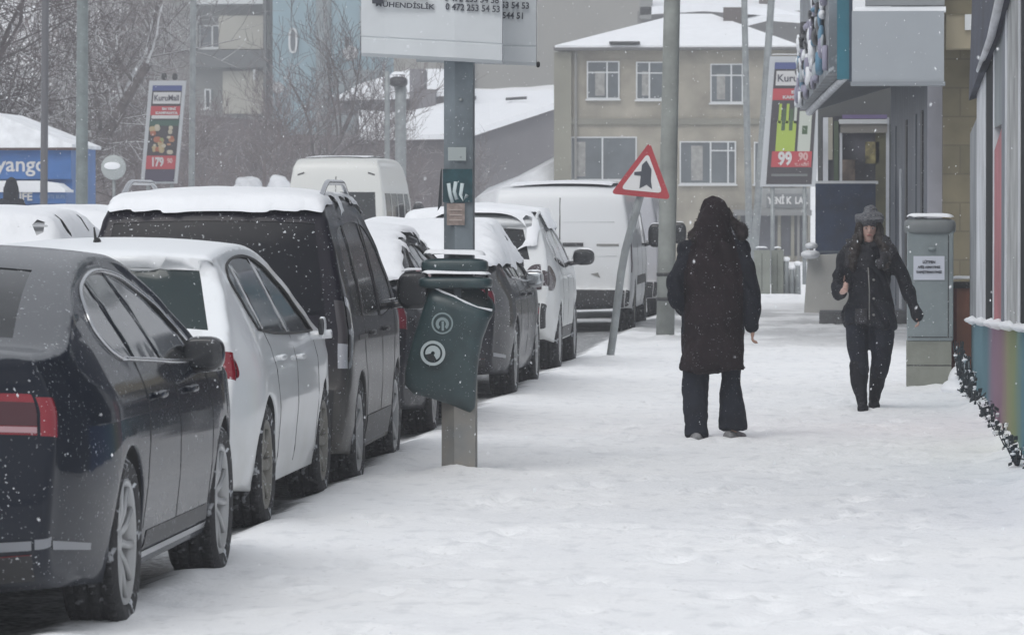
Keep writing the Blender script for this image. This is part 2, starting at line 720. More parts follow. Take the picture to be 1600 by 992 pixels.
    for (y, zz, hw, hh, mm) in S0.get('mirrors', []):
        for sgn in (1, -1):
            x_ = X(y, zz - 0.05)
            bm = bmesh.new()
            mo_ = S0.get('moff', 0.05)
            superell(bm, (sgn * (x_ + mo_ + hw), y, zz), (hw, 0.07, hh), 2.9)
            tube(bm, [(sgn * (x_ - 0.04), y + 0.02, zz - hh * 0.9), (sgn * (x_ + 0.03), y + 0.01, zz - hh * 0.75), (sgn * (x_ + 0.12), y, zz - hh * 0.6)], [(0.035, 0.025)] * 3, 8)
            mo = obj('side_mirror', bm, mm, root)
            bm = bmesh.new()
            superell(bm, (sgn * (x_ + mo_ + hw), y - 0.064, zz + 0.005), (hw * 0.84, 0.010, hh * 0.80), 3.4)
            obj('mirror_glass', bm, S0.get('mirglass', MIRG), mo)
            made.append(mo)
    C.made = made
    return C

def make_wheel(root, sgn, xc, yc, Rw, tw, style, rimr):
    h = tw / 2
    bm = bmesh.new()
    rr_ = Rw * rimr
    prof = [(rr_, -h * 0.8), (rr_ + 0.02, -h * 0.92), (Rw * 0.92, -h), (Rw * 0.985, -h * 0.8), (Rw, -h * 0.5), (Rw, -h * 0.17), (Rw - 0.008, -h * 0.15), (Rw - 0.008, -h * 0.05), (Rw, -h * 0.03),
            (Rw, h * 0.3), (Rw - 0.008, h * 0.32), (Rw - 0.008, h * 0.42), (Rw, h * 0.44), (Rw, h * 0.5), (Rw * 0.985, h * 0.8), (Rw * 0.92, h), (rr_ + 0.02, h * 0.92), (rr_, h * 0.8)]
    lathe(bm, [(r, sgn * x) for r, x in prof], 56)
    # tread blocks
    for k in range(48):
        a = 2 * math.pi * k / 48
        M = Matrix.Rotation(a, 3, 'X')
        for xx in (-h * 0.72, -h * 0.35, h * 0.12, h * 0.68):
            c = M @ Vector((xx, 0, Rw + 0.001))
            r = bmesh.ops.create_cube(bm, size=1)
            for v in r['verts']:
                v.co = c + M @ Vector((v.co.x * h * 0.26, v.co.y * Rw * 0.085, v.co.z * 0.010))
    o = obj('wheel', bm, TYRE, root, recalc=True)
    o.location = (xc, yc, Rw)
    bm = bmesh.new()
    out = h * 0.80
    lathe(bm, [(rr_ + 0.008, sgn * out), (rr_ + 0.004, sgn * (out + 0.012)), (rr_ - 0.014, sgn * (out + 0.008)), (rr_ - 0.022, sgn * (out - 0.03)), (rr_ - 0.03, -sgn * h * 0.7)], 56)
    if style == 'multi':
        nsp, wd = 10, 0.016
    elif style == 'five':
        nsp, wd = 5, 0.034
    else:
        nsp, wd = 7, 0.03
    for k in range(nsp):
        a = 2 * math.pi * k / nsp + 0.2
        M = Matrix.Rotation(a, 3, 'X')
        q = [M @ Vector((sgn * (out - 0.035), 0, 0.03)), M @ Vector((sgn * (out - 0.012), 0.006, rr_ * 0.5)), M @ Vector((sgn * (out - 0.004), 0.0, rr_ - 0.01))]
        tube(bm, q, [(0.012, wd * 1.3), (0.012, wd), (0.012, wd * 1.25)], 6, lat=(1, 0, 0))
    lathe(bm, [(0.001, sgn * (out - 0.012)), (0.03, sgn * (out - 0.012)), (0.055, sgn * (out - 0.022)), (0.06, sgn * (out - 0.05))], 24)
    if style == 'cover':
        lathe(bm, [(0.05, sgn * (out - 0.03)), (rr_ - 0.02, sgn * (out - 0.012))], 40)
    rim = obj('rim', bm, RIM if style in ('multi', 'five') else STEELRIM, o, recalc=True)
    bm = bmesh.new()
    lathe(bm, [(0.001, sgn * (out - 0.10)), (rr_ * 0.72, sgn * (out - 0.10)), (rr_ * 0.95, sgn * (out - 0.11))], 32)
    obj('brake_disc', bm, UNDER, o)
# ---------------------------------------------------------------- ground, road and hill (one sheet)
def hillz(x, y):
    h = np.clip(y - 185, 0, None) * 0.115
    h = np.minimum(h, 30 + 0 * h)
    h = h * np.clip(1 - (x + 4) / 30, 0.35, 1)
    return h * (1 + 0.25 * fbm(x / 30 + 9, y / 30, 3))

def build_ground():
    xs = list(np.arange(-400, -40, 40)) + list(np.arange(-40, -12, 2.0)) + list(np.arange(-12, -5.4, 0.3)) + list(np.arange(-5.4, -4.6, 0.08)) + list(np.arange(-4.6, -3.3, 0.2)) \
        + list(np.arange(-3.3, -2.4, 0.035)) + list(np.arange(-2.4, 1.4, 0.055)) + list(np.arange(1.4, 6, 0.5)) + list(np.arange(6, 40, 3)) + list(np.arange(40, 401, 40))
    ys = [-60, -30, -10, 0, 6, 10, 13]
    y = 15.0
    while y < 70:
        ys.append(y); y += max(0.06, 0.06 * (y / 22) ** 1.35)
    while y < 1500:
        ys.append(y); y += max(0.5, y * 0.03)
    ys.append(1500)
    xs = np.array(xs); ys = np.array(ys)
    Xg, Yg = np.meshgrid(xs, ys, indexing='ij')
    Z = hillz(Xg, Yg)
    near = (Yg < 120) & (Xg > -14) & (Xg < 4)
    bumps = 0.034 * fbm(Xg * 0.55, Yg * 0.28, 3) + 0.013 * fbm(Xg * 2.6, Yg * 1.5, 4)
    Z = Z + np.where(near, bumps, 0)
    # trodden prints on the pavement
    rng = np.random.RandomState(5)
    dim = np.zeros_like(Z)
    for k in range(800):
        cy = 16 + 60 * rng.rand() ** 1.3
        lane = rng.choice([-1.6, -0.9, -0.3, 0.3, -2.0])
        cx = lane + rng.randn() * 0.33
        if cx > 0.85 or cx < -2.6:
            continue
        a = rng.randn() * 0.2
        i0, i1 = np.searchsorted(xs, [cx - 0.35, cx + 0.35]); j0, j1 = np.searchsorted(ys, [cy - 0.45, cy + 0.45])
        dx = Xg[i0:i1, j0:j1] - cx; dy = Yg[i0:i1, j0:j1] - cy
        u_ = dx * math.cos(a) + dy * math.sin(a); v_ = -dx * math.sin(a) + dy * math.cos(a)
        d = (u_ / 0.075) ** 2 + (v_ / 0.17) ** 2
        dep = 0.010 + 0.028 * rng.rand() ** 2
        g = -dep * np.exp(-d ** 1.5) + dep * 0.45 * np.exp(-((np.sqrt(d) - 1.5) / 0.35) ** 2)
        dim[i0:i1, j0:j1] += g
    Z += np.clip(dim, -0.045, 0.025)
    # parking strip worn down to slush, with a ragged snow edge; the pavement's snow heaps a little along it
    edge = -3.02 + 0.10 * fbm(Xg * 0 + 3.1, Yg * 0.55, 3) + 0.05 * fbm(Xg * 2, Yg * 2.5, 2)
    t = np.clip((edge - Xg) / 0.16, 0, 1) * np.clip((Xg + 5.25) / 0.3, 0, 1) * (Yg < 140)
    Z += -0.032 * t
    Z += 0.03 * np.exp(-((Xg - edge - 0.10) / 0.14) ** 2) * near * (0.6 + fbm(Xg * 3, Yg * 1.5, 2))
    for cx_, cy_, rx_, ry_, hh_ in ((-2.42, 28.95, 0.20, 0.24, 0.05), (-2.60, 50.6, 0.14, 0.2, 0.05), (-2.37, 59.2, 0.2, 0.3, 0.06), (0.72, 43.0, 0.32, 0.36, 0.05)):
        Z += hh_ * np.exp(-(((Xg - cx_) / rx_) ** 2 + ((Yg - cy_) / ry_) ** 2) ** 1.2)
    for cx_, cy_ in ((-1.09, 33.12), (-0.84, 33.3), (0.07, 37.98), (0.17, 38.35)):
        Z += -0.02 * np.exp(-(((Xg - cx_) / 0.07) ** 2 + ((Yg - cy_) / 0.18) ** 2) ** 1.5) + 0.012 * np.exp(-((np.sqrt(((Xg - cx_) / 0.1) ** 2 + ((Yg - cy_) / 0.24) ** 2) - 1) / 0.3) ** 2)
    # driven lane with two ruts
    for cx in (-6.3, -7.9):
        Z += -0.02 * np.exp(-((Xg - cx) / 0.35) ** 2) * near
    # drift against the right wall
    Z += 0.14 * np.exp(-np.clip((1.12 - Xg) / 0.17, 0, None) ** 1.6) * np.clip((Yg - 20) / 5, 0, 1) * (Yg < 56) * (0.55 + 0.9 * fbm(Xg * 2.2, Yg * 1.1, 3)) * (Xg < 1.6)
    # street crossing beyond: shallow ploughed ridge
    Z += 0.10 * np.exp(-((Yg - 88 - 1.5 * np.sin(Xg)) / 1.2) ** 2) * (Xg > -3) * (Xg < 8)
    bm = bmesh.new()
    nxv, nyv = Xg.shape
    vid = np.arange(nxv * nyv).reshape(nxv, nyv)
    co = np.stack([Xg.ravel(), Yg.ravel(), Z.ravel()], 1)
    f = np.stack([vid[:-1, :-1].ravel(), vid[1:, :-1].ravel(), vid[1:, 1:].ravel(), vid[:-1, 1:].ravel()], 1)
    me = bpy.data.meshes.new('ground')
    me.from_pydata(co.tolist(), [], f.tolist())
    bm.free()
    m = bpy.data.materials.new('snowy_ground')
    m.use_nodes = True
    nt = m.node_tree; N = nt.nodes; L = nt.links
    b = N['Principled BSDF']
    tc = N.new('ShaderNodeTexCoord')
    sx = N.new('ShaderNodeSeparateXYZ'); L.new(tc.outputs['Object'], sx.inputs[0])
    def noise(sc, det=4, sx_=None):
        n = N.new('ShaderNodeTexNoise'); n.inputs['Scale'].default_value = sc; n.inputs['Detail'].default_value = det
        if sx_:
            mp = N.new('ShaderNodeMapping'); mp.inputs['Scale'].default_value = sx_
            L.new(tc.outputs['Object'], mp.inputs[0]); L.new(mp.outputs[0], n.inputs['Vector'])
        else:
            L.new(tc.outputs['Object'], n.inputs['Vector'])
        return n.outputs['Fac']
    def M(op, a, c=0.0):
        n = N.new('ShaderNodeMath'); n.operation = op
        for i, s_ in enumerate((a, c)):
            if isinstance(s_, (int, float)): n.inputs[i].default_value = s_
            else: L.new(s_, n.inputs[i])
        return n.outputs[0]
    def MR(s_, a, c, lo=0.0, hi=1.0):
        n = N.new('ShaderNodeMapRange'); n.inputs[1].default_value = a; n.inputs[2].default_value = c; n.inputs[3].default_value = lo; n.inputs[4].default_value = hi
        L.new(s_, n.inputs[0]); return n.outputs[0]
    def MX(f_, a, c):
        n = N.new('ShaderNodeMix'); n.data_type = 'RGBA'
        for i, s_ in ((0, f_), (6, a), (7, c)):
            if isinstance(s_, tuple): n.inputs[i].default_value = (*s_, 1)
            elif isinstance(s_, (int, float)): n.inputs[i].default_value = s_
            else: L.new(s_, n.inputs[i])
        return n.outputs[2]
    # worn strip mask from world X with ragged noise
    wob = M('ADD', M('MULTIPLY', M('SUBTRACT', noise(1.3, 5), 0.5), 0.5), M('MULTIPLY', M('SUBTRACT', noise(9, 4), 0.5), 0.30))
    xw = M('ADD', sx.outputs[0], wob)
    s1 = MR(xw, -3.02, -3.16)
    s2 = MR(xw, -5.15, -4.9)
    strip = M('MULTIPLY', M('MULTIPLY', s1, s2), MR(sx.outputs[1], 75, 66))
    strip = M('MULTIPLY', strip, MR(noise(2.2, 6), 0.30, 0.44, 0.45, 1.0))
    patch = M('MULTIPLY', MR(noise(26, 5), 0.35, 0.62, 0.45, 1.0), 1.0)
    strip = M('MULTIPLY', strip, patch)
    slush = MX(noise(14, 5), (0.018, 0.019, 0.021), (0.11, 0.115, 0.12))
    snowc = MX(MR(noise(0.7, 6), 0.3, 0.7), (0.85, 0.865, 0.885), (0.91, 0.92, 0.93))
    # trodden grey flecks
    fl = MR(noise(3.5, 8, (2.0, 0.8, 1)), 0.54, 0.68, 0, 0.28)
    snowc = MX(fl, snowc, (0.52, 0.54, 0.57))
    fl2 = MR(noise(22, 4, (1.3, 0.7, 1)), 0.63, 0.72, 0, 0.40)
    snowc = MX(fl2, snowc, (0.50, 0.50, 0.50))
    # scuffed grey ground on the far crossing
    far = M('MULTIPLY', MR(sx.outputs[1], 52, 66), MR(noise(0.9, 6, (1, 0.4, 1)), 0.44, 0.56, 0, 0.75))
    far = M('MULTIPLY', far, MR(sx.outputs[1], 82, 72))
    snowc = MX(far, snowc, (0.42, 0.43, 0.44))
    col = MX(strip, snowc, slush)
    L.new(col, b.inputs['Base Color'])
    L.new(MR(strip, 0, 1, 0.9, 0.45), b.inputs['Roughness'])
    b.inputs['Specular IOR Level'].default_value = 0.3
    bn = N.new('ShaderNodeBump'); bn.inputs['Strength'].default_value = 0.4; bn.inputs['Distance'].default_value = 0.03
    hsum = M('ADD', noise(16, 6), M('MULTIPLY', noise(60, 3), 0.35))
    L.new(hsum, bn.inputs['Height']); L.new(bn.outputs[0], b.inputs['Normal'])
    o = mobj('ground', me, m)
    o['kind'] = 'structure'
    return o
build_ground()

# ---------------------------------------------------------------- cars
def rect(y0, y1, z0, z1, r=0.03):
    pts = []
    for cx, cy, a0 in ((y1 - r, z1 - r, 0), (y0 + r, z1 - r, 90), (y0 + r, z0 + r, 180), (y1 - r, z0 + r, 270)):
        for k in range(5):
            a = R(a0 + 90 * k / 4)
            pts.append((cx + r * math.cos(a), cy + r * math.sin(a)))
    return pts

def poly(pts, n=4):
    return spline(pts, n, True)

def linepoly(pts, n=6):
    """closed straight-edged polygon densified"""
    out = []
    for i in range(len(pts)):
        a = pts[i]; b = pts[(i + 1) % len(pts)]
        for k in range(n):
            out.append((a[0] + (b[0] - a[0]) * k / n, a[1] + (b[1] - a[1]) * k / n))
    return out

# dark saloon, nearest
PAINT_DARK = mat('dark_grey_paint', (0.005, 0.008, 0.016), 0.45, spec=0.03, coat=0.5, specks=0.2, speck_scale=75, snow=0.14, snow_lo=0.55, grime=((0.13, 0.135, 0.145), 0.10, 0.50, 0.30))
dlo_top = spline([(1.36, 1.045), (1.16, 1.09), (1.05, 1.17), (1.09, 1.25), (1.28, 1.325), (1.6, 1.372), (2.0, 1.385), (2.4, 1.35), (2.75, 1.265), (3.05, 1.155), (3.32, 1.02)], 6)
dlo_bot = spline([(3.32, 1.02), (3.2, 0.985), (2.6, 0.995), (2.0, 1.02), (1.36, 1.045)], 6)
def split_glass(top, bot, cuts, gap=0.03):
    """cut one window band into panes at slanted pillars; cuts = [(y_bottom, y_top)]"""
    whole = top[:-1] + bot[:-1]
    zlo = min(p[1] for p in whole); zhi = max(p[1] for p in whole)
    def side(p, c):
        yb, yt = c
        t = (p[1] - zlo) / (zhi - zlo)
        return p[0] - (yb + (yt - yb) * t)
    def clip(pl, c, sgn, off):
        out = []
        for i in range(len(pl)):
            a, b = pl[i - 1], pl[i]
            da = sgn * side(a, c) - off; db = sgn * side(b, c) - off
            if (da >= 0) != (db >= 0):
                t = da / (da - db)
                out.append((a[0] + (b[0] - a[0]) * t, a[1] + (b[1] - a[1]) * t))
            if db >= 0:
                out.append(b)
        res = []
        for p in out:
            if not res or math.hypot(p[0] - res[-1][0], p[1] - res[-1][1]) > 0.004:
                res.append(p)
        return res
    panes = []
    cc = [None] + list(cuts) + [None]
    for a, b in zip(cc, cc[1:]):
        pl = whole
        if a: pl = clip(pl, a, 1, gap)
        if b: pl = clip(pl, b, -1, gap)
        if len(pl) > 2:
            panes.append(pl)
    return panes

passat = dict(
    W=0.915, L=4.77, top_z=1.47, zb=0.20, yr=1.08, yf=3.87, R=0.335, Ra=0.375, tw=0.225, rim='multi', rimr=0.72,
    top=[(0.22, 0.22), (0.08, 0.26), (0.02, 0.36), (0.0, 0.50), (0.01, 0.66), (0.035, 0.82), (0.05, 0.96), (0.045, 1.075), (0.14, 1.10), (0.36, 1.12), (0.66, 1.235), (0.95, 1.33), (1.3, 1.408),
         (1.75, 1.452), (2.15, 1.458), (2.55, 1.435), (2.9, 1.345), (3.25, 1.205), (3.58, 1.055), (3.78, 0.985), (4.15, 0.92), (4.48, 0.81), (4.68, 0.66), (4.76, 0.48), (4.74, 0.32), (4.6, 0.22)],
    vz=[(0.2, 0.93), (0.3, 0.965), (0.55, 0.995), (0.72, 1.0), (0.88, 0.985), (0.99, 0.935), (1.05, 0.90), (1.2, 0.815), (1.35, 0.72), (1.46, 0.63)],
    plan_r=(0.17, 0.9), plan_f=(0.2, 1.0),
    side=[('side_window', p, GLASS, -0.004) for p in split_glass(dlo_top, dlo_bot, [(1.72, 1.45), (2.35, 2.05)], 0.016)]
         + [('sill_trim', linepoly([(1.52, 0.235), (3.44, 0.235), (3.44, 0.262), (1.52, 0.262)]), CHROME, 0.006),
            ('door_sill', linepoly([(1.55, 0.275), (3.42, 0.275), (3.38, 0.345), (1.6, 0.345)]), BLACKPL, 0.003),
            ('chrome_strip', linepoly([(0.03, 0.378), (0.42, 0.350), (0.42, 0.376), (0.03, 0.412)]), DULLCH, 0.004)],
    rear=[('rear_window', linepoly([(-0.56, 1.135), (0.56, 1.135), (0.50, 1.385), (-0.50, 1.385)]), GLASS, -0.004),
          ('tail_light', linepoly([(0.42, 0.80), (0.80, 0.80), (0.80, 0.95), (0.45, 0.96)]), REDL, 0.004),
          ('tail_light', linepoly([(-0.42, 0.80), (-0.80, 0.80), (-0.80, 0.95), (-0.45, 0.96)]), REDL, 0.004),
          ('number_plate', linepoly([(-0.26, 0.66), (0.26, 0.66), (0.26, 0.77), (-0.26, 0.77)]), mat('plate_white', (0.7, 0.7, 0.7), 0.5), 0.005),
          ('light_core', linepoly([(0.46, 0.835), (0.73, 0.835), (0.75, 0.92), (0.50, 0.925)]), mat('light_core_red', (0.045, 0.004, 0.010), 0.3, coat=0.3), 0.007),
          ('light_core', linepoly([(-0.46, 0.835), (-0.73, 0.835), (-0.75, 0.92), (-0.50, 0.925)]), mat('light_core_red', (0.045, 0.004, 0.010)), 0.007),
          ('reversing_strip', linepoly([(0.43, 0.808), (0.74, 0.808), (0.74, 0.83), (0.45, 0.83)]), mat('strip_pink', (0.36, 0.22, 0.24), 0.3), 0.008),
          ('reversing_strip', linepoly([(-0.43, 0.808), (-0.74, 0.808), (-0.74, 0.83), (-0.45, 0.83)]), mat('strip_pink', (0.36, 0.22, 0.24), 0.3), 0.008),
          ('reflector', linepoly([(0.52, 0.33), (0.72, 0.33), (0.72, 0.362), (0.52, 0.362)]), REDL, 0.006),
          ('chrome_strip', linepoly([(-0.84, 0.378), (0.84, 0.378), (0.84, 0.412), (-0.84, 0.412)]), DULLCH, 0.006),
          ('rear_diffuser', linepoly([(-0.70, 0.262), (0.70, 0.262), (0.72, 0.36), (-0.72, 0.36)]), BLACKPL, 0.003)],
    rear_ring=[(0.80, 0.945, REDL, 'tail_light'), (0.375, 0.415, DULLCH, 'chrome_strip')],
    seams=[[(1.62, 1.02), (1.58, 0.8), (1.53, 0.6), (1.50, 0.36)], [(2.38, 1.0), (2.42, 0.7), (2.44, 0.34)], [(3.32, 1.0), (3.42, 0.75), (3.42, 0.34)]],
    trims=[(dlo_top, 0.011, CHROME), (dlo_bot, 0.010, CHROME)],
    moff=-0.045, handles=[(1.85, 0.885), (2.75, 0.875)], mirrors=[(3.12, 1.01, 0.092, 0.078, mat('black_gloss', (0.015, 0.015, 0.018), 0.25, coat=0.5))],
    paint=PAINT_DARK)
C1 = build_car('parked_car', 'dark grey saloon with chrome window surround, nearest in the kerb row', 'car', passat, -2.835 - 0.90, 17.32, 'cars parked along the kerb')

# white hatchback
PAINT_WHITE = mat('white_paint', (0.70, 0.72, 0.74), 0.3, coat=0.6, grime=((0.34, 0.33, 0.27), -0.1, 0.95, 0.6), specks=0.15, snow=0.85, snow_lo=0.45)
gt = spline([(0.78, 1.02), (0.60, 1.18), (0.56, 1.28), (0.68, 1.345), (1.1, 1.385), (1.6, 1.39), (2.0, 1.35), (2.4, 1.23), (2.85, 1.03), (3.0, 0.96)], 6)
gb = spline([(3.0, 0.96), (2.2, 0.965), (1.4, 0.985), (0.78, 1.02)], 6)
golf = dict(
    W=0.895, L=4.26, top_z=1.47, zb=0.20, yr=0.80, yf=3.42, R=0.32, Ra=0.36, tw=0.205, rim='seven', rimr=0.70,
    top=[(0.16, 0.22), (0.05, 0.27), (0.0, 0.40), (0.0, 0.58), (0.03, 0.72), (0.06, 0.84), (0.075, 0.955), (0.12, 1.02), (0.24, 1.18), (0.345, 1.32), (0.33, 1.385), (0.42, 1.415), (0.8, 1.44), (1.3, 1.455),
         (1.8, 1.45), (2.2, 1.405), (2.6, 1.28), (2.95, 1.13), (3.2, 1.015), (3.4, 0.965), (3.75, 0.90), (4.02, 0.79), (4.18, 0.64), (4.25, 0.46), (4.23, 0.30), (4.1, 0.22)],
    vz=[(0.2, 0.94), (0.35, 0.975), (0.6, 1.0), (0.8, 0.995), (0.92, 0.965), (1.0, 0.93), (1.15, 0.86), (1.3, 0.78), (1.4, 0.72), (1.46, 0.66)],
    plan_r=(0.14, 0.7), plan_f=(0.2, 0.95),
    side=[('side_window', p, GLASS, -0.004) for p in split_glass(gt, gb, [(1.02, 0.82), (1.95, 1.72)], 0.02)]
         + [('tail_light', poly([(0.02, 0.80), (0.03, 0.935), (0.08, 0.94), (0.11, 0.91), (0.14, 0.84), (0.13, 0.80), (0.08, 0.785)]), REDL, 0.004)],
    rear=[('rear_window', linepoly([(-0.66, 1.025), (0.66, 1.025), (0.585, 1.325), (-0.585, 1.325)]), mat('tinted_glass', (0.012, 0.026, 0.028), 0.12, specks=0.1), -0.004),
          ('tail_light', linepoly([(0.30, 0.79), (0.84, 0.79), (0.84, 0.955), (0.40, 0.955)]), REDL, 0.004),
          ('tail_light', linepoly([(-0.38, 0.79), (-0.84, 0.79), (-0.84, 0.93), (-0.48, 0.94)]), REDL, 0.004),
          ('number_plate', linepoly([(-0.26, 0.60), (0.26, 0.60), (0.26, 0.71), (-0.26, 0.71)]), mat('plate_white', (0.7, 0.7, 0.7)), 0.005),
          ('rear_diffuser', linepoly([(-0.70, 0.27), (0.70, 0.27), (0.70, 0.36), (-0.70, 0.36)]), BLACKPL, 0.003)],
    rear_ring=[(0.79, 0.93, REDL, 'tail_light')],
    seams=[[(0.98, 1.0), (1.1, 0.8), (1.22, 0.6), (1.26, 0.28)], [(1.98, 0.96), (2.02, 0.6), (2.02, 0.28)], [(2.95, 0.95), (3.0, 0.7), (3.0, 0.28)]],
    trims=[(gt, 0.008, RUBBER), (gb, 0.008, RUBBER)],
    handles=[(1.28, 0.86), (2.12, 0.84)], mirrors=[(2.85, 0.98, 0.02, 0.06, PAINT_WHITE)],
    paint=PAINT_WHITE)
C2 = build_car('parked_car', 'white hatchback with red tail light parked just ahead of the dark saloon', 'car', golf, -3.02 - 0.885, 23.55, 'cars parked along the kerb')

# dark people carrier
PAINT_VAN = mat('dark_plum_paint', (0.006, 0.005, 0.011), 0.45, spec=0.05, coat=0.4, specks=0.22, speck_scale=75, grime=((0.26, 0.25, 0.22), 0.2, 0.95, 0.5))
ct = spline([(0.55, 1.05), (0.48, 1.3), (0.58, 1.54), (1.2, 1.60), (1.9, 1.60), (2.35, 1.56), (2.7, 1.42), (3.0, 1.22), (3.15, 1.07)], 6)
cb = spline([(3.15, 1.07), (2.4, 1.02), (1.4, 1.03), (0.55, 1.05)], 6)
courier = dict(
    W=0.83, L=4.16, top_z=1.78, zb=0.22, yr=0.80, yf=3.29, R=0.335, Ra=0.375, tw=0.20, rim='five', rimr=0.68,
    top=[(0.14, 0.24), (0.02, 0.30), (0.0, 0.42), (0.0, 0.60), (0.03, 0.68), (0.04, 0.85), (0.06, 1.0), (0.08, 1.15), (0.13, 1.35), (0.19, 1.55), (0.25, 1.66), (0.36, 1.715), (0.8, 1.745), (1.4, 1.755),
         (2.0, 1.745), (2.4, 1.69), (2.7, 1.56), (3.0, 1.36), (3.3, 1.16), (3.5, 1.06), (3.8, 1.0), (4.0, 0.9), (4.12, 0.72), (4.16, 0.5), (4.14, 0.32), (4.0, 0.24)],
    vz=[(0.22, 0.95), (0.4, 0.985), (0.7, 1.0), (0.95, 0.995), (1.05, 0.975), (1.2, 0.945), (1.4, 0.89), (1.6, 0.82), (1.7, 0.77), (1.76, 0.72)],
    plan_r=(0.045, 0.35), plan_f=(0.2, 0.9), bulge=(0.05, 0.03, 0.14),
    side=[('side_window', p, GLASSD, -0.004) for p in split_glass(ct, cb, [(1.05, 0.98), (2.12, 2.0)], 0.035)]
         + [('tail_light', poly([(0.045, 0.76), (0.075, 1.14), (0.13, 1.17), (0.27, 1.13), (0.27, 0.98), (0.19, 0.78), (0.11, 0.745)]), CLEARL, 0.005),
            ('light_core', poly([(0.075, 0.80), (0.10, 0.93), (0.15, 0.93), (0.13, 0.80)]), mat('core_grey', (0.05, 0.045, 0.05), 0.3), 0.008),
            ('light_core', poly([(0.10, 0.99), (0.115, 1.11), (0.20, 1.08), (0.20, 0.99)]), mat('core_grey', (0.05, 0.045, 0.05), 0.3), 0.008),
            ('slide_rail', linepoly([(0.60, 0.90), (1.15, 0.90), (1.15, 0.93), (0.60, 0.93)]), BLACKPL, 0.004),
            ('side_cladding', linepoly([(1.22, 0.25), (2.86, 0.25), (2.86, 0.42), (1.22, 0.42)]), BLACKPL, 0.005)],
    rear=[('rear_window', linepoly([(-0.68, 1.06), (0.68, 1.06), (0.60, 1.60), (-0.60, 1.60)]), GLASSD, -0.004),
          ('tail_light', linepoly([(0.76, 0.75), (0.82, 0.75), (0.80, 1.16), (0.76, 1.16), (0.76, 0.95)]), CLEARL, 0.005),
          ('tail_light', linepoly([(-0.76, 0.75), (-0.82, 0.75), (-0.80, 1.16), (-0.76, 1.16), (-0.81, 0.95)]), CLEARL, 0.005),
          ('number_plate', linepoly([(-0.26, 0.74), (0.26, 0.74), (0.26, 0.85), (-0.26, 0.85)]), mat('plate_white', (0.7, 0.7, 0.7)), 0.005),
          ('chrome_strip', linepoly([(0.36, 0.90), (0.68, 0.90), (0.68, 0.925), (0.36, 0.925)]), CHROME, 0.006),
          ('rear_bumper', linepoly([(-0.80, 0.30), (0.80, 0.30), (0.80, 0.62), (-0.80, 0.62)]), BLACKPL, 0.006)],
    rear_ring=[(0.75, 1.16, CLEARL, 'tail_light'), (0.90, 1.16, mat('core_grey', (0.05, 0.045, 0.05), 0.3), 'light_core')],
    seams=[[(1.02, 1.64), (0.98, 1.2), (1.05, 0.8), (1.2, 0.6), (1.22, 0.28)], [(2.10, 1.62), (2.16, 1.0), (2.16, 0.28)], [(3.1, 1.03), (3.0, 0.7), (2.95, 0.28)]],
    trims=[], handles=[(1.35, 0.93), (2.28, 0.93)], handle_mat=BLACKPL,
    mirrors=[(2.95, 1.16, 0.115, 0.125, mat('black_gloss', (0.015, 0.015, 0.018), 0.25))],
    paint=PAINT_VAN)
C3 = build_car('parked_car', 'dark plum people carrier with roof rails and thick snow on its roof', 'car', courier, -2.965 - 0.83, 27.75, 'cars parked along the kerb', z=-0.075)
C3.root.rotation_euler = (0, 0, R(0.5))
def rails(C, y0, y1, zoff, r=0.017, m=None, frac=0.92):
    for sgn in (1, -1):
        bm = bmesh.new()
        q = []
        for k in range(9):
            t = k / 8
            y = y0 + (y1 - y0) * t
            # roof height there
            bt = bvh_of([C.body])
            x_ = sgn * C.X(y, 1.0) * frac * 0.80
            p, n, i_, d = bt.ray_cast(Vector((x_, y, 3)), Vector((0, 0, -1)))
            lift = zoff * min(1, 4 * t, 4 * (1 - t)) if 0 < t < 1 else -0.01
            q.append(Vector((x_, y, p.z + lift)))
        tube(bm, [tuple(s_) for s_ in spline([tuple(v) for v in q], 3)], r, 8)
        C.made.append(obj('roof_rail', bm, m or CHROME, C.root))

def car_snow(C, T, nz=0.6, zmin=1.0, rag=0.0, keep=None, w=None, res=0.035, seed=0, dusty=None):
    b = bvh_of([o for o in C.made if not o.name.startswith('side_mirror')])
    L = C.L if hasattr(C, 'L') else 5.6
    s = snowcap(C.root, b, -1.0, 1.0, -0.1, L, res, T, nz=nz, zmin=zmin, rag=rag, keep=keep, w=w, seed=seed)
    for o in C.made:
        if o.name.startswith('side_mirror'):
            xs_ = [v.co.x for v in o.data.vertices]; ys_ = [v.co.y for v in o.data.vertices]
            bb = bvh_of([o])
            snowcap(C.root, bb, min(xs_), max(xs_), min(ys_), max(ys_), 0.012, 0.02, nz=0.55, zmin=0.9, seed=seed, w=0.03)
    return s
C1.L, C2.L, C3.L = 4.8, 4.3, 4.2
car_snow(C3, 0.048, nz=0.34, zmin=1.60, rag=0.30, w=0.07, seed=15, res=0.02)
rails(C3, 0.42, 2.35, 0.10)

# roof aerial on the white hatchback
bm = bmesh.new()
superell(bm, (0.0, 0, 0.012), (0.045, 0.09, 0.014), 2.2)
tube(bm, [(0, -0.02, 0.01), (0, -0.10, 0.11)], [0.011, 0.004], 8)
superell(bm, (0.0, 0, 0.03), (0.02, 0.05, 0.03), 2.2)
an = obj('aerial', bm, RUBBER, C2.root)
an.location = (0.0, 0.72, 1.435)

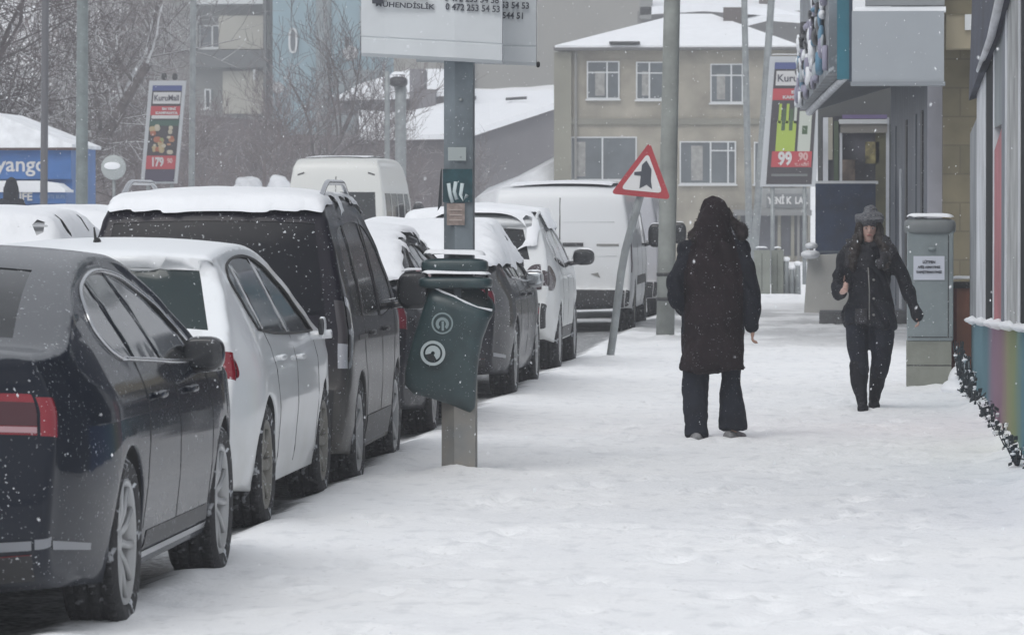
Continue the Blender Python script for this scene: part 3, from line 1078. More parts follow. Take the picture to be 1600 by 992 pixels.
# dark saloon buried in snow, behind the people carrier
PAINT_BLACK = mat('black_paint', (0.006, 0.007, 0.011), 0.45, spec=0.05, coat=0.45, specks=0.25, speck_scale=60, grime=((0.08, 0.08, 0.09), 0.1, 0.9, 0.4))
sal = dict(passat)
sal.update(paint=PAINT_BLACK, trims=[(dlo_top, 0.008, RUBBER), (dlo_bot, 0.008, CHROME)], W=0.90, L=4.70,
           mirrors=[(3.12, 1.0, 0.092, 0.072, mat('mirror_shell_snowed', (0.35, 0.36, 0.37), 0.4, coat=0.4))], mirglass=MIRL)
sal['side'] = [(a, b, DREDL if a == 'tail_light' else c, d) for a, b, c, d in passat['side'] if a not in ('sill_trim', 'door_sill')]
sal['rear'] = [(a, b, DREDL if a == 'tail_light' else c, d) for a, b, c, d in passat['rear'] if a != 'chrome_strip']
sal['rear_ring'] = [(0.80, 0.945, DREDL, 'tail_light')]
C4 = build_car('parked_car', 'black saloon with snow-covered roof behind the green litter bin', 'car', sal, -3.05 - 0.89, 33.4, 'cars parked along the kerb')
C5 = build_car('parked_car', 'black saloon with snow over rear window and right mirror, second beyond the people carrier', 'car', sal, -2.98 - 0.89, 40.75, 'cars parked along the kerb')
C4.L = C5.L = 4.8
car_snow(C4, 0.07, nz=0.55, zmin=1.04, rag=0.1, seed=22, res=0.03)
car_snow(C5, 0.085, nz=0.32, zmin=1.03, rag=0.12, seed=31, res=0.03)

# white suv
PAINT_WHITE2 = mat('white_paint_suv', (0.66, 0.68, 0.69), 0.35, coat=0.5, grime=((0.42, 0.41, 0.37), 0.2, 1.0, 0.6), specks=0.3)
st = spline([(0.72, 1.13), (0.62, 1.28), (0.72, 1.42), (1.2, 1.47), (1.8, 1.47), (2.2, 1.42), (2.6, 1.28), (2.95, 1.08)], 6)
sb = spline([(2.95, 1.08), (2.2, 1.04), (1.4, 1.06), (0.72, 1.13)], 6)
suv = dict(
    W=0.885, L=4.15, top_z=1.62, zb=0.30, yr=0.80, yf=3.34, R=0.34, Ra=0.385, tw=0.21, rim='five', rimr=0.68,
    top=[(0.16, 0.34), (0.04, 0.40), (0.0, 0.52), (0.0, 0.66), (0.04, 0.74), (0.05, 0.88), (0.08, 1.02), (0.14, 1.12), (0.28, 1.32), (0.38, 1.45), (0.36, 1.51), (0.48, 1.55), (0.9, 1.58), (1.4, 1.59),
         (1.9, 1.57), (2.3, 1.50), (2.65, 1.35), (2.95, 1.19), (3.15, 1.10), (3.4, 1.06), (3.75, 0.98), (4.0, 0.84), (4.13, 0.64), (4.14, 0.46), (4.0, 0.34)],
    vz=[(0.3, 0.95), (0.5, 0.985), (0.75, 1.0), (0.95, 0.99), (1.05, 0.955), (1.2, 0.90), (1.4, 0.81), (1.5, 0.75), (1.6, 0.68)],
    plan_r=(0.15, 0.6), plan_f=(0.2, 0.9),
    side=[('side_window', p, GLASS, -0.004) for p in split_glass(st, sb, [(1.05, 0.95), (1.95, 1.8)], 0.03)]
         + [('tail_light', poly([(0.06, 0.86), (0.09, 1.02), (0.20, 1.08), (0.30, 1.02), (0.30, 0.92), (0.20, 0.83)]), mat('smoked_lens', (0.05, 0.035, 0.04), 0.2, specks=0.5, coat=0.3), 0.006),
            ('sill_cladding', linepoly([(1.25, 0.32), (2.88, 0.32), (2.88, 0.44), (1.25, 0.44)]), BLACKPL, 0.005)],
    rear=[('rear_window', linepoly([(-0.60, 1.13), (0.60, 1.13), (0.52, 1.43), (-0.52, 1.43)]), GLASS, -0.004),
          ('tail_light', poly([(0.56, 0.94), (0.60, 1.05), (0.70, 1.09), (0.80, 1.05), (0.80, 0.90), (0.70, 0.84), (0.60, 0.86)]), mat('smoked_lens', (0.05, 0.035, 0.04)), 0.006),
          ('tail_light', poly([(-0.56, 0.94), (-0.60, 1.05), (-0.70, 1.09), (-0.80, 1.05), (-0.80, 0.90), (-0.70, 0.84), (-0.60, 0.86)]), mat('smoked_lens', (0.05, 0.035, 0.04)), 0.006),
          ('number_plate', linepoly([(-0.26, 0.78), (0.26, 0.78), (0.26, 0.89), (-0.26, 0.89)]), mat('plate_white', (0.7, 0.7, 0.7)), 0.005),
          ('rear_bumper', linepoly([(-0.80, 0.42), (0.80, 0.42), (0.80, 0.70), (-0.80, 0.70)]), BLACKPL, 0.008),
          ('reflector', linepoly([(0.58, 0.60), (0.78, 0.60), (0.78, 0.66), (0.58, 0.66)]), REDL, 0.01)],
    rear_ring=[(0.44, 0.70, BLACKPL, 'rear_bumper'), (0.87, 1.04, mat('smoked_lens', (0.05, 0.035, 0.04)), 'tail_light')],
    seams=[[(1.05, 1.1), (1.15, 0.8), (1.25, 0.45)], [(1.98, 1.05), (2.02, 0.45)], [(2.9, 1.03), (2.95, 0.45)]],
    trims=[], handles=[(1.3, 0.95), (2.15, 0.95)], mirrors=[(2.72, 1.14, 0.115, 0.085, mat('black_gloss', (0.015, 0.015, 0.018)))],
    paint=PAINT_WHITE2)
C6 = build_car('parked_car', 'white crossover with round smoked tail light and partly wiped snowy rear window', 'car', suv, -2.98 - 0.885, 47.5, 'cars parked along the kerb')
rails(C6, 0.55, 2.1, 0.05, m=PAINT_WHITE2)
C6.L = 4.2
car_snow(C6, 0.075, nz=0.36, zmin=1.15, rag=0.12, seed=44, res=0.05, keep=lambda x, y, z: not (z < 1.42 and (0.30 * math.hypot(x - 0.05, 0) ** 2 * 2 + 1.20 < z < 1.40 - 0.25 * (x - 0.05) ** 2) and -0.5 < x < 0.56))

# cargo van
VW = mat('white_van_paint', (0.68, 0.70, 0.72), 0.4, coat=0.3, grime=((0.42, 0.42, 0.40), 0.2, 1.4, 0.5), specks=0.1)
van = dict(
    W=0.99, L=5.3, top_z=2.02, zb=0.30, yr=1.0, yf=4.3, R=0.34, Ra=0.385, tw=0.22, rim='cover', rimr=0.62,
    top=[(0.14, 0.32), (0.02, 0.36), (0.0, 0.46), (0.0, 0.56), (0.03, 0.62), (0.035, 0.9), (0.05, 1.2), (0.08, 1.5), (0.12, 1.75), (0.17, 1.88), (0.26, 1.93), (0.7, 1.955), (1.8, 1.97), (2.8, 1.96),
         (3.4, 1.92), (3.8, 1.74), (4.15, 1.45), (4.4, 1.22), (4.7, 1.12), (5.05, 0.98), (5.22, 0.8), (5.28, 0.55), (5.24, 0.36), (5.1, 0.31)],
    vz=[(0.3, 0.96), (0.5, 0.99), (0.9, 1.0), (1.2, 0.985), (1.5, 0.945), (1.8, 0.89), (1.92, 0.85), (2.0, 0.82)],
    plan_r=(0.05, 0.3), plan_f=(0.2, 0.9), bulge=(0.03, 0.03, 0.15),
    side=[('side_window', linepoly([(3.05, 1.15), (4.05, 1.15), (3.75, 1.68), (3.05, 1.68)]), GLASS, -0.004),
          ('side_moulding', linepoly([(1.5, 0.62), (3.8, 0.62), (3.8, 0.74), (1.5, 0.74)]), BLACKPL, 0.008),
          ('tail_light', linepoly([(0.05, 0.80), (0.12, 0.80), (0.14, 1.20), (0.07, 1.20)]), DREDL, 0.005)],
    rear=[('tail_light', linepoly([(0.90, 0.80), (0.975, 0.80), (0.965, 1.22), (0.90, 1.22)]), DREDL, 0.005),
          ('tail_light', linepoly([(-0.90, 0.80), (-0.975, 0.80), (-0.965, 1.22), (-0.90, 1.22)]), DREDL, 0.005),
          ('door_handle', linepoly([(0.04, 1.15), (0.32, 1.15), (0.32, 1.20), (0.04, 1.20)]), BLACKPL, 0.012),
          ('badge', linepoly([(0.50, 1.155), (0.80, 1.155), (0.80, 1.185), (0.50, 1.185)]), STEELRIM, 0.008),
          ('badge', linepoly([(0.42, 0.78), (0.52, 0.80), (0.55, 0.73), (0.50, 0.75)]), STEELRIM, 0.008),
          ('rear_bumper', linepoly([(-0.93, 0.35), (0.93, 0.35), (0.93, 0.56), (-0.93, 0.56)]), BLACKPL, 0.02)],
    rear_ring=[(0.34, 0.57, BLACKPL, 'rear_bumper')],
    seams=[[(2.95, 1.75), (2.95, 0.9), (3.0, 0.35)], [(1.6, 1.75), (1.62, 0.35)], [(4.15, 1.1), (4.0, 0.7), (3.95, 0.4)]],
    trims=[], handles=[], mirrors=[(4.0, 1.28, 0.11, 0.17, mat('black_gloss', (0.015, 0.015, 0.018)))],
    paint=VW)
C7 = build_car('cargo_van', 'white windowless cargo van parked beyond the white crossover', 'van', van, -2.99 - 0.985, 63.9, 'cars parked along the kerb')
for x_ in (0.0,):
    bm = bmesh.new()
    tube(bm, [C7.band(x_ / 0.95, C7.s_of_z(z_), 0.001) for z_ in (0.64, 0.9, 1.2, 1.5, 1.8)], 0.008, 5)
    obj('door_seam', bm, RUBBER, C7.root)
for z_ in (1.02, 1.48):
    bm = bmesh.new()
    tube(bm, [C7.band(t, C7.s_of_z(z_), 0.0) for t in (-0.85, -0.4, 0, 0.4, 0.85)], 0.006, 5)
    obj('pressed_line', bm, VW, C7.root)
C7.L = 5.3
car_snow(C7, 0.05, nz=0.8, zmin=1.8, seed=51, res=0.08)

# another van, mostly hidden ahead of the cargo van
van2 = dict(van)
van2['paint'] = mat('silver_van_paint', (0.45, 0.46, 0.50), 0.4, coat=0.3, specks=0.3, grime=((0.3, 0.28, 0.26), 0.1, 1.3, 0.6))
C8 = build_car('parked_van', 'silver grey van behind the bent sign post, ahead of the cargo van', 'van', van2, -2.92 - 0.985, 71.3, 'cars parked along the kerb')
C8.L = 5.3
car_snow(C8, 0.05, nz=0.8, zmin=1.8, seed=56, res=0.1)

# white minibus on the far side
bus = dict(van)
bus.update(W=1.0, L=6.8, top_z=2.72, yr=1.3, yf=5.0,
    top=[(0.14, 0.32), (0.02, 0.38), (0.0, 0.5), (0.0, 0.62), (0.03, 0.7), (0.04, 1.0), (0.06, 1.5), (0.10, 2.0), (0.15, 2.35), (0.22, 2.55), (0.36, 2.63), (0.8, 2.66), (2.5, 2.68), (4.3, 2.66),
         (4.9, 2.58), (5.3, 2.3), (5.6, 1.8), (5.85, 1.3), (6.2, 1.15), (6.55, 1.0), (6.72, 0.75), (6.78, 0.5), (6.6, 0.34)],
    vz=[(0.3, 0.96), (0.5, 0.99), (1.0, 1.0), (1.6, 0.97), (2.1, 0.92), (2.45, 0.86), (2.6, 0.80), (2.7, 0.74)],
    side=[('side_window', linepoly([(a, 1.25), (b, 1.25), (b, 1.98), (a, 1.98)]), GLASS, -0.004) for a, b in ((0.35, 1.5), (1.62, 2.8), (2.92, 4.1))] + [('side_window', linepoly([(4.3, 1.25), (5.5, 1.25), (5.15, 1.98), (4.3, 1.98)]), GLASS, -0.004)],
    rear=[('rear_window', linepoly([(0.08, 1.35), (0.80, 1.35), (0.77, 2.0), (0.08, 2.0)]), GLASS, -0.004),
          ('rear_window', linepoly([(-0.08, 1.35), (-0.80, 1.35), (-0.77, 2.0), (-0.08, 2.0)]), GLASS, -0.004),
          ('tail_light', linepoly([(0.88, 0.9), (0.97, 0.9), (0.95, 1.3), (0.88, 1.3)]), DREDL, 0.005),
          ('tail_light', linepoly([(-0.88, 0.9), (-0.97, 0.9), (-0.95, 1.3), (-0.88, 1.3)]), DREDL, 0.005),
          ('marker_light', linepoly([(0.62, 2.36), (0.76, 2.32), (0.76, 2.35), (0.63, 2.39)]), BLACKPL, 0.006),
          ('marker_light', linepoly([(-0.62, 2.36), (-0.76, 2.32), (-0.76, 2.35), (-0.63, 2.39)]), BLACKPL, 0.006)],
    seams=[[(1.56, 2.2), (1.56, 0.4)], [(2.86, 2.2), (2.86, 0.4)]],
    mirrors=[(5.3, 1.6, 0.12, 0.2, mat('black_gloss', (0.015, 0.015, 0.018)))],
    paint=mat('cream_white_paint', (0.58, 0.59, 0.57), 0.4, coat=0.3, grime=((0.42, 0.42, 0.40), 0.2, 1.4, 0.5)))
pb = P(602, 300, 92)
C9 = build_car('minibus', 'high-roofed white minibus with dark rear windows on the far side of the road', 'minibus', bus, pb.x - 0.98, 92)
bm = bmesh.new()
tube(bm, [C9.band(0, C9.s_of_z(z_), 0.001) for z_ in (0.7, 1.2, 1.7, 2.3)], 0.01, 5)
obj('door_seam', bm, RUBBER, C9.root)
bm = bmesh.new()
tube(bm, [(0.93, 0.08, 0.9), (0.90, 0.12, 1.6), (0.84, 0.18, 2.3)], 0.012, 5)
obj('door_seam', bm, RUBBER, C9.root)
C9.L = 6.8
car_snow(C9, 0.03, nz=0.9, zmin=2.5, seed=61, res=0.12)

# snowed cars in the driving lane on the left
silver = mat('silver_paint', (0.42, 0.43, 0.45), 0.35, metal=0.4, coat=0.4, specks=0.5)
hs = dict(suv); hs['paint'] = silver
hs['trims'] = [(st, 0.012, RUBBER)]
pa = P(118, 400, 39)
C10 = build_car('snowy_car', 'silver car buried in snow in the driving lane beside the people carrier', 'car', hs, pa.x - 0.62, 37.2, 'snow-covered cars in the driving lane')
C10.L = 4.2
car_snow(C10, 0.055, nz=0.25, zmin=1.16, seed=66, res=0.05)
wg = dict(golf); wg['paint'] = PAINT_WHITE2; 
pa2 = P(185, 400, 52)
C11 = build_car('snowy_car', 'white car whose whole roof is snow, between the silver car and the people carrier', 'car', dict(suv), pa2.x - 0.45, 50, 'snow-covered cars in the driving lane')
C11.L = 4.2
car_snow(C11, 0.07, nz=0.15, zmin=1.06, seed=71, res=0.06)
# ---------------------------------------------------------------- text helper
def text(body, size, m, loc, parent=None, name='lettering', rot=(R(90), 0, 0), align='CENTER', extr=0.003, sx=1.0, bold=0.0):
    cu = bpy.data.curves.new(name, 'FONT')
    cu.body = body; cu.size = size; cu.align_x = align; cu.align_y = 'CENTER'; cu.extrude = extr; cu.offset = bold
    cu.resolution_u = 3
    t = bpy.data.objects.new(name, cu)
    COL.objects.link(t)
    bpy.context.view_layer.update()
    me = bpy.data.meshes.new_from_object(t.evaluated_get(bpy.context.evaluated_depsgraph_get()))
    bpy.data.objects.remove(t)
    for v in me.vertices:
        v.co.x *= sx
    me.materials.clear()
    o = mobj(name, me, m, parent, smooth=False)
    o.location = loc; o.rotation_euler = rot
    return o

POLE = mat('painted_steel', (0.17, 0.20, 0.20), 0.55, metal=0.2, var=0.25, vscale=5, specks=0.12)
POLE2 = mat('galvanised_steel', (0.24, 0.26, 0.265), 0.5, metal=0.3, var=0.2, vscale=6, specks=0.1)
CONC = mat('grey_green_paint', (0.20, 0.215, 0.19), 0.8, var=0.2, vscale=3, specks=0.15, bump=0.3)

# ---------------------------------------------------------------- pole with the bin and sign boards
b0 = P(716, 737, 28.9)
px, py = b0.x, 28.95
pole = thing('sign_pole', 'broad grey steel pole carrying white name boards above the green litter bin', 'pole', (px, py, -0.02))
bm = bmesh.new()
def prism(bm, prof, z0, z1, sx=1.0, sy=1.0):
    a = [bm.verts.new((x * sx, y * sy, z0)) for x, y in prof]
    b = [bm.verts.new((x * sx, y * sy, z1)) for x, y in prof]
    n = len(prof)
    for i in range(n):
        bm.faces.new((a[i], a[(i + 1) % n], b[(i + 1) % n], b[i]))
    bm.faces.new(a[::-1]); bm.faces.new(b)
    return bm
lower = [(-0.105, -0.02), (-0.02, -0.10), (0.105, -0.07), (0.11, 0.05), (0.03, 0.11), (-0.09, 0.08)]
prism(bm, lower, 0, 0.62)
prism(bm, lower, 0.62, 4.2, 0.86, 0.86)
o = obj('shaft', bm, mat('pole_paint', (0.17, 0.20, 0.22), 0.5, metal=0.25, var=0.3, vscale=3.5, specks=0.12, grime=((0.30, 0.28, 0.25), 0.55, 0.66, 0.9)), pole, smooth=False, recalc=True)
# hidden seam strip and bolts
for zz in (0.75, 1.95, 2.3):
    bm = bmesh.new(); superell(bm, (0.02, -0.088, zz), (0.012, 0.01, 0.012), 2, 10, 6)
    obj('bolt', bm, POLE2, pole)
def plate(parent, name, m, x0, x1, z0, z1, y, th=0.004, tilt=0.0, bev=0):
    bm = BX(x0, x1, y - th, y, z0, z1)
    o = obj(name, bm, m, parent, smooth=False)
    o.rotation_euler = (0, tilt, 0)
    return o
SC = 7400 / 28.85
def zz_(v): return 1.6 + (330 - v) / SC + 0.02
def xx_(u): return P(u, 330, 28.85).x - px
plate(pole, 'sticker', mat('grey_sticker', (0.33, 0.37, 0.37), 0.7), xx_(700), xx_(728), zz_(251), zz_(230), -0.092)
teal = plate(pole, 'poster', mat('teal_poster', (0.012, 0.05, 0.062), 0.6, var=0.5, vscale=12), xx_(692), xx_(738), zz_(316), zz_(264), -0.093)
for q in ([(-0.055, 1.79), (-0.045, 1.72), (-0.03, 1.67)], [(-0.01, 1.80), (-0.02, 1.74), (-0.005, 1.69)], [(0.03, 1.79), (0.02, 1.72), (0.035, 1.68), (0.06, 1.72)]):
    bm = bmesh.new(); tube(bm, [(x, -0.099, z + 0.0) for x, z in q], [(0.012, 0.002)] * len(q), 6, lat=(1, 0, 0))
    obj('poster_mark', bm, mat('pale_print', (0.5, 0.58, 0.6), 0.7), teal)
bm = bmesh.new()
v_ = [bm.verts.new(c) for c in ((-0.10, -0.05, zz_(262)), (-0.10, -0.05, zz_(320)), (-0.125, -0.07, zz_(330)), (-0.11, -0.03, zz_(268)))]
bm.faces.new(v_)
obj('torn_flap', bm, mat('dark_flap', (0.02, 0.025, 0.03), 0.7), pole)
st2 = plate(pole, 'sticker', mat('brown_sticker', (0.27, 0.22, 0.20), 0.8, var=0.3, vscale=30), xx_(698), xx_(726), zz_(352), zz_(318), -0.092)
for z in (zz_(328), zz_(336), zz_(344)):
    bm = BX(xx_(702), xx_(722), -0.101, -0.097, z - 0.004, z + 0.004)
    obj('sticker_print', bm, mat('beige_print', (0.42, 0.36, 0.33), 0.8), st2, smooth=False)

# name boards (two double boards, one behind the other)
BOARD = mat('board_white', (0.55, 0.58, 0.60), 0.45, var=0.06, vscale=2, specks=0.15, speck_scale=25)
INK = mat('sign_ink', (0.05, 0.055, 0.07), 0.7)
def board(Y, u0, u1, vb, dv, label, lines):
    p0 = P(u0, vb, Y); p1 = P(u1, vb + dv, Y)
    w = p1.x - p0.x
    ang = -math.atan2(p0.z - p1.z, w)
    rt = thing('name_board', label, 'sign', ((p0.x + p1.x) / 2, Y, 0), 0, 'white name boards on the bin pole')
    zc = (p0.z + p1.z) / 2
    bm = bmesh.new()
    # slightly cranked front: two leaves meeting at a soft fold, with rounded lower edge
    prof = [(0.0, 0.0), (0.02, -0.02), (0.11, -0.02), (0.115, -0.014), (0.125, -0.02), (0.9, -0.02)]
    rows = []
    for k in range(13):
        t = k / 12
        x = (t - 0.5) * w
        fold = 0.03 * (1 - min(1, abs(t - 0.66) / 0.5))
        dz = -(p0.z - p1.z) * (t - 0.5)
        rows.append([bm.verts.new((x, y - fold, zc + dz + z)) for z, y in prof] + [bm.verts.new((x, 0.03, zc + dz + z)) for z in (0.9, 0.0)])
    n = len(rows[0])
    for a, b in zip(rows, rows[1:]):
        for i in range(n):
            bm.faces.new((a[i], b[i], b[(i + 1) % n], a[(i + 1) % n]))
    bm.faces.new(rows[0]); bm.faces.new(rows[-1][::-1])
    obj('panel', bm, BOARD, rt, smooth=False, recalc=True)
    for (uc, vc, s_, tx, sxx) in lines:
        q = P(uc, vc, Y)
        text(tx, s_, INK, (q.x - rt.location.x, -0.056, q.z), rt, rot=(R(90), -ang * 0 + math.atan2(p0.z - p1.z, w), 0), sx=sxx, bold=0.001)
    return rt
board(28.72, 565, 785, 88, 12, 'nearer white name board with two lines of dark lettering, seen from below its top', [
    (634, -6, 0.062, 'HARİTA', 1.2), (634, 10, 0.043, 'MÜHENDİSLİK', 1.25), (738, 0, 0.055, '0 472 253 54 58', 0.92), (740, 14, 0.055, '0 472 253 54 53', 0.92)])
bm = BX(-0.36, -0.29, -0.052, -0.045, P(600, 4, 28.72).z - 0.01, P(600, 4, 28.72).z + 0.06)
rt_ = board(29.35, 650, 838, 97, 6, 'farther white name board showing past the right edge of the nearer one', [(803, 10, 0.055, '253 54 53', 0.9), (803, 26, 0.055, '544 51', 0.9)])
obj('logo_block', bm, INK, bpy.data.objects['name_board'], smooth=False)
pt = P(840, 101, 29.3)
bm = bmesh.new(); superell(bm, (pt.x - rt_.location.x, 0, pt.z), (0.012, 0.012, 0.02), 2.5, 10, 6)
obj('end_cap', bm, BLACKPL, rt_)

# ---------------------------------------------------------------- litter bin on the pole
BINM = mat('bin_green', (0.020, 0.043, 0.048), 0.42, coat=0.15, var=0.3, vscale=7, specks=0.08, speck_scale=90, grime=((0.08, 0.11, 0.11), 0.5, 0.95, 0.25))
bn_ = thing('litter_bin', 'dark green pocket-shaped litter bin hanging tilted on the broad pole, snow on its lid', 'bin', (px, py - 0.05, 0))
SB = 7400 / 28.65
def bz(v): return 1.6 + (330 - v) / SB
def bx_(u): return P(u, 330, 28.65).x - px
rows_uv = [  # v_left, u_left, v_right, u_right, depth
    (447, 668, 487, 771, 0.20), (470, 662, 503, 762, 0.205), (500, 652, 530, 752, 0.20), (530, 642, 556, 746, 0.19), (560, 634, 584, 743, 0.17),
    (585, 628, 608, 741, 0.15), (604, 628, 626, 740, 0.12), (618, 640, 640, 738, 0.08), (624, 670, 648, 730, 0.04)]
bm = bmesh.new()
rings = []
NS = 20
for (vl, ul, vr, ur, dep) in rows_uv:
    A = Vector((bx_(ul), 0, bz(vl))); B = Vector((bx_(ur), 0, bz(vr)))
    ring = []
    for k in range(NS):
        a = 2 * math.pi * k / NS
        cx = math.copysign(abs(math.cos(a)) ** 0.55, math.cos(a)); cy = math.copysign(abs(math.sin(a)) ** 0.7, math.sin(a))
        p = A.lerp(B, 0.5 + 0.5 * cx)
        p.y = -dep * (0.55 - 0.45 * cy)
        if vl < 480:
            p.z += (0.11 if vl < 455 else 0.05) * max(0, cy) * (1 - 0.25 * cx)
        ring.append(bm.verts.new(p))
    rings.append(ring)
for a, b in zip(rings, rings[1:]):
    for k in range(NS):
        bm.faces.new((a[k], a[(k + 1) % NS], b[(k + 1) % NS], b[k]))
bm.faces.new(rings[-1][::-1])
# inner wall
inner = []
for ring in rings[:5]:
    c = sum((v.co for v in ring), Vector()) / NS
    inner.append([bm.verts.new(c + (v.co - c) * 0.93 - Vector((0, 0, 0.004))) for v in ring])
for a, b in zip(inner, inner[1:]):
    for k in range(NS):
        bm.faces.new((a[k], b[k], b[(k + 1) % NS], a[(k + 1) % NS]))
bm.faces.new(inner[-1])
for k in range(NS):
    bm.faces.new((rings[0][k], inner[0][k], inner[0][(k + 1) % NS], rings[0][(k + 1) % NS]))
bo = obj('bucket', bm, BINM, bn_, recalc=True)
# rim snow
bm = bmesh.new()
pr = [Vector((bx_(u), -0.196, bz(v) + 0.006)) for u, v in ((672, 449), (690, 458), (708, 465), (725, 474), (745, 482), (768, 487))]
tube(bm, pr, [0.004, 0.008, 0.006, 0.008, 0.004, 0.009], 6)
obj('rim_snow', bm, SNOW, bo)
# lid: two snow-topped hoods on a bracket
def lid(name, u0, u1, v0, v1, d0, d1, par, e=4):
    bm = bmesh.new()
    superell(bm, ((bx_(u0) + bx_(u1)) / 2, (d0 + d1) / 2, (bz(v0) + bz(v1)) / 2), ((bx_(u1) - bx_(u0)) / 2, abs(d1 - d0) / 2, (bz(v0) - bz(v1)) / 2), e, 32, 12)
    return obj(name, bm, BINM, par)
l1 = lid('lid', 652, 767, 433, 452, -0.24, 0.02, bn_, 5)
l2 = lid('lid_hood', 655, 760, 404, 430, -0.20, 0.0, bn_, 4)
for l_, T_ in ((l1, 0.036), (l2, 0.05)):
    xs_ = [v.co.x for v in l_.data.vertices]; ys_ = [v.co.y for v in l_.data.vertices]
    snowcap(l_, bvh_of([l_]), min(xs_), max(xs_), min(ys_), max(ys_), 0.012, T_, nz=0.35, seed=9, w=0.04)
for u in (664, 757):
    bm = bmesh.new()
    tube(bm, [(bx_(u), -0.1, bz(410)), (bx_(u) * 1.02, -0.1, bz(440)), (bx_(u), -0.08, bz(470))], 0.009, 6)
    obj('lid_bracket', bm, BLACKPL, bn_)
# emblems
PRINT = mat('pale_emblem', (0.40, 0.46, 0.47), 0.6)
PRINT2 = mat('dim_emblem', (0.22, 0.28, 0.29), 0.6)
def ring_mesh(cx, cz, r0, r1, y, seg=40, a0=0, a1=360, th=0.003):
    bm = bmesh.new()
    n = seg
    full = abs(a1 - a0) >= 360
    cols = []
    for k in range(n + (0 if full else 1)):
        a = R(a0 + (a1 - a0) * k / n)
        cols.append([bm.verts.new((cx + r * math.cos(a), yy, cz + r * math.sin(a))) for r, yy in ((r0, y), (r1, y), (r1, y + th), (r0, y + th))])
    m_ = len(cols)
    for k in range(m_ if full else m_ - 1):
        a, b = cols[k], cols[(k + 1) % m_]
        for i in range(4):
            bm.faces.new((a[i], b[i], b[(i + 1) % 4], a[(i + 1) % 4]))
    return bm
e1 = (bx_(690), bz(506)); e2 = (bx_(675), bz(553))
yb1, yb2 = -0.2045, -0.197
def emb(bm, m, nm='emblem'):
    obj(nm, bm, m, bo, smooth=False, recalc=True)
emb(ring_mesh(e1[0], e1[1], 0.056, 0.066, yb1), PRINT2)
bm = ring_mesh(e1[0], e1[1] - 0.004, 0.022, 0.040, yb1, a0=-50, a1=235)
emb(bm, PRINT2)
emb(BX(e1[0] - 0.004, e1[0] + 0.010, yb1, yb1 + 0.003, e1[1] - 0.045, e1[1] + 0.012), PRINT2)
emb(ring_mesh(e2[0], e2[1], 0.058, 0.076, yb2), PRINT)
emb(ring_mesh(e2[0], e2[1], 0.012, 0.046, yb2, a0=-60, a1=190), PRINT)
emb(ring_mesh(e2[0] - 0.0, e2[1] + 0.0, 0.010, 0.045, yb2 - 0.001, a0=198, a1=296), mat('dark_emblem', (0.008, 0.012, 0.014), 0.6))

# ---------------------------------------------------------------- leaning warning sign
sb_ = P(952, 566, 50.6)
sgn_t = thing('road_sign', 'red-bordered triangular warning sign with side road symbol on a bent leaning post', 'sign', (sb_.x, 50.6, -0.02))
tp = P(1000, 305, 50.6)
dx = tp.x - sb_.x
bm = bmesh.new()
hz = tp.z + 0.25
tube(bm, [(0, 0, 0), (0.015, 0, 0.10), (0.06, 0.0, 0.42), (0.125, 0, 0.95), (0.17, 0, 1.20), (dx + 0.0, 0, tp.z), (dx + 0.04, 0, hz + 0.15)], 0.042, 12)
obj('post', bm, POLE2, sgn_t)
bm = bmesh.new()
for z, x in ((0.45, 0.065), (1.16, 0.163)):
    pass
bm.free()
SS = 7400 / 50.5
cxs = [(954, 300), (1048, 309), (1015, 219)]
tri = [Vector((P(u, v, 50.5).x - sb_.x, 0, P(u, v, 50.5).z)) for u, v in cxs]
cen = sum(tri, Vector()) / 3
def rtri(scale, y0, y1, r=0.045):
    """rounded triangle"""
    pts = []
    T = [cen + (p - cen) * scale for p in tri]
    for i in range(3):
        p = T[i]; a = (T[i - 1] - p).normalized(); b = (T[(i + 1) % 3] - p).normalized()
        for k in range(6):
            t = k / 5
            q = (p + a * r).lerp(p + b * r, t)
            pull = 1 - 4 * (t - 0.5) ** 2
            pts.append(q.lerp(p, 0.35 * pull))
    bm = bmesh.new()
    A = [bm.verts.new((p.x, y0, p.z)) for p in pts]; B = [bm.verts.new((p.x, y1, p.z)) for p in pts]
    n = len(pts)
    bm.faces.new(A); bm.faces.new(B[::-1])
    for i in range(n):
        bm.faces.new((A[i], B[i], B[(i + 1) % n], A[(i + 1) % n]))
    return bm
yF = -0.085
pan = obj('sign_panel', rtri(1.0, yF, yF + 0.012), mat('sign_red', (0.36, 0.035, 0.045), 0.45, var=0.1, specks=0.12), sgn_t, smooth=False, recalc=True)
obj('sign_face', rtri(0.70, yF - 0.004, yF), mat('sign_white', (0.62, 0.62, 0.62), 0.5, specks=0.05), pan, smooth=False, recalc=True)
def uvpoly(uv, Y, y0, y1, ox):
    bm = bmesh.new()
    A = [bm.verts.new((P(u, v, Y).x - ox, y0, P(u, v, Y).z)) for u, v in uv]
    B = [bm.verts.new((a.co.x, y1, a.co.z)) for a in A]
    n = len(A)
    bm.faces.new(A); bm.faces.new(B[::-1])
    for i in range(n):
        bm.faces.new((A[i], B[i], B[(i + 1) % n], A[(i + 1) % n]))
    return bm
obj('sign_symbol', uvpoly([(1010, 248), (1018, 262), (1017, 280), (1019, 293), (1010, 286), (999, 292), (1001, 272), (991, 271), (991, 266), (1002, 265), (1003, 255)], 50.5, yF - 0.008, yF - 0.004, sb_.x),
    INK, pan, smooth=False, recalc=True)
bm = BX(cen.x - 0.05, cen.x + 0.09, yF + 0.012, -0.03, cen.z - 0.06, cen.z - 0.02); obj('clamp', bm, POLE2, sgn_t, smooth=False)
bm = BX(cen.x - 0.02, cen.x + 0.12, yF + 0.012, -0.03, cen.z + 0.09, cen.z + 0.13); obj('clamp', bm, POLE2, sgn_t, smooth=False)

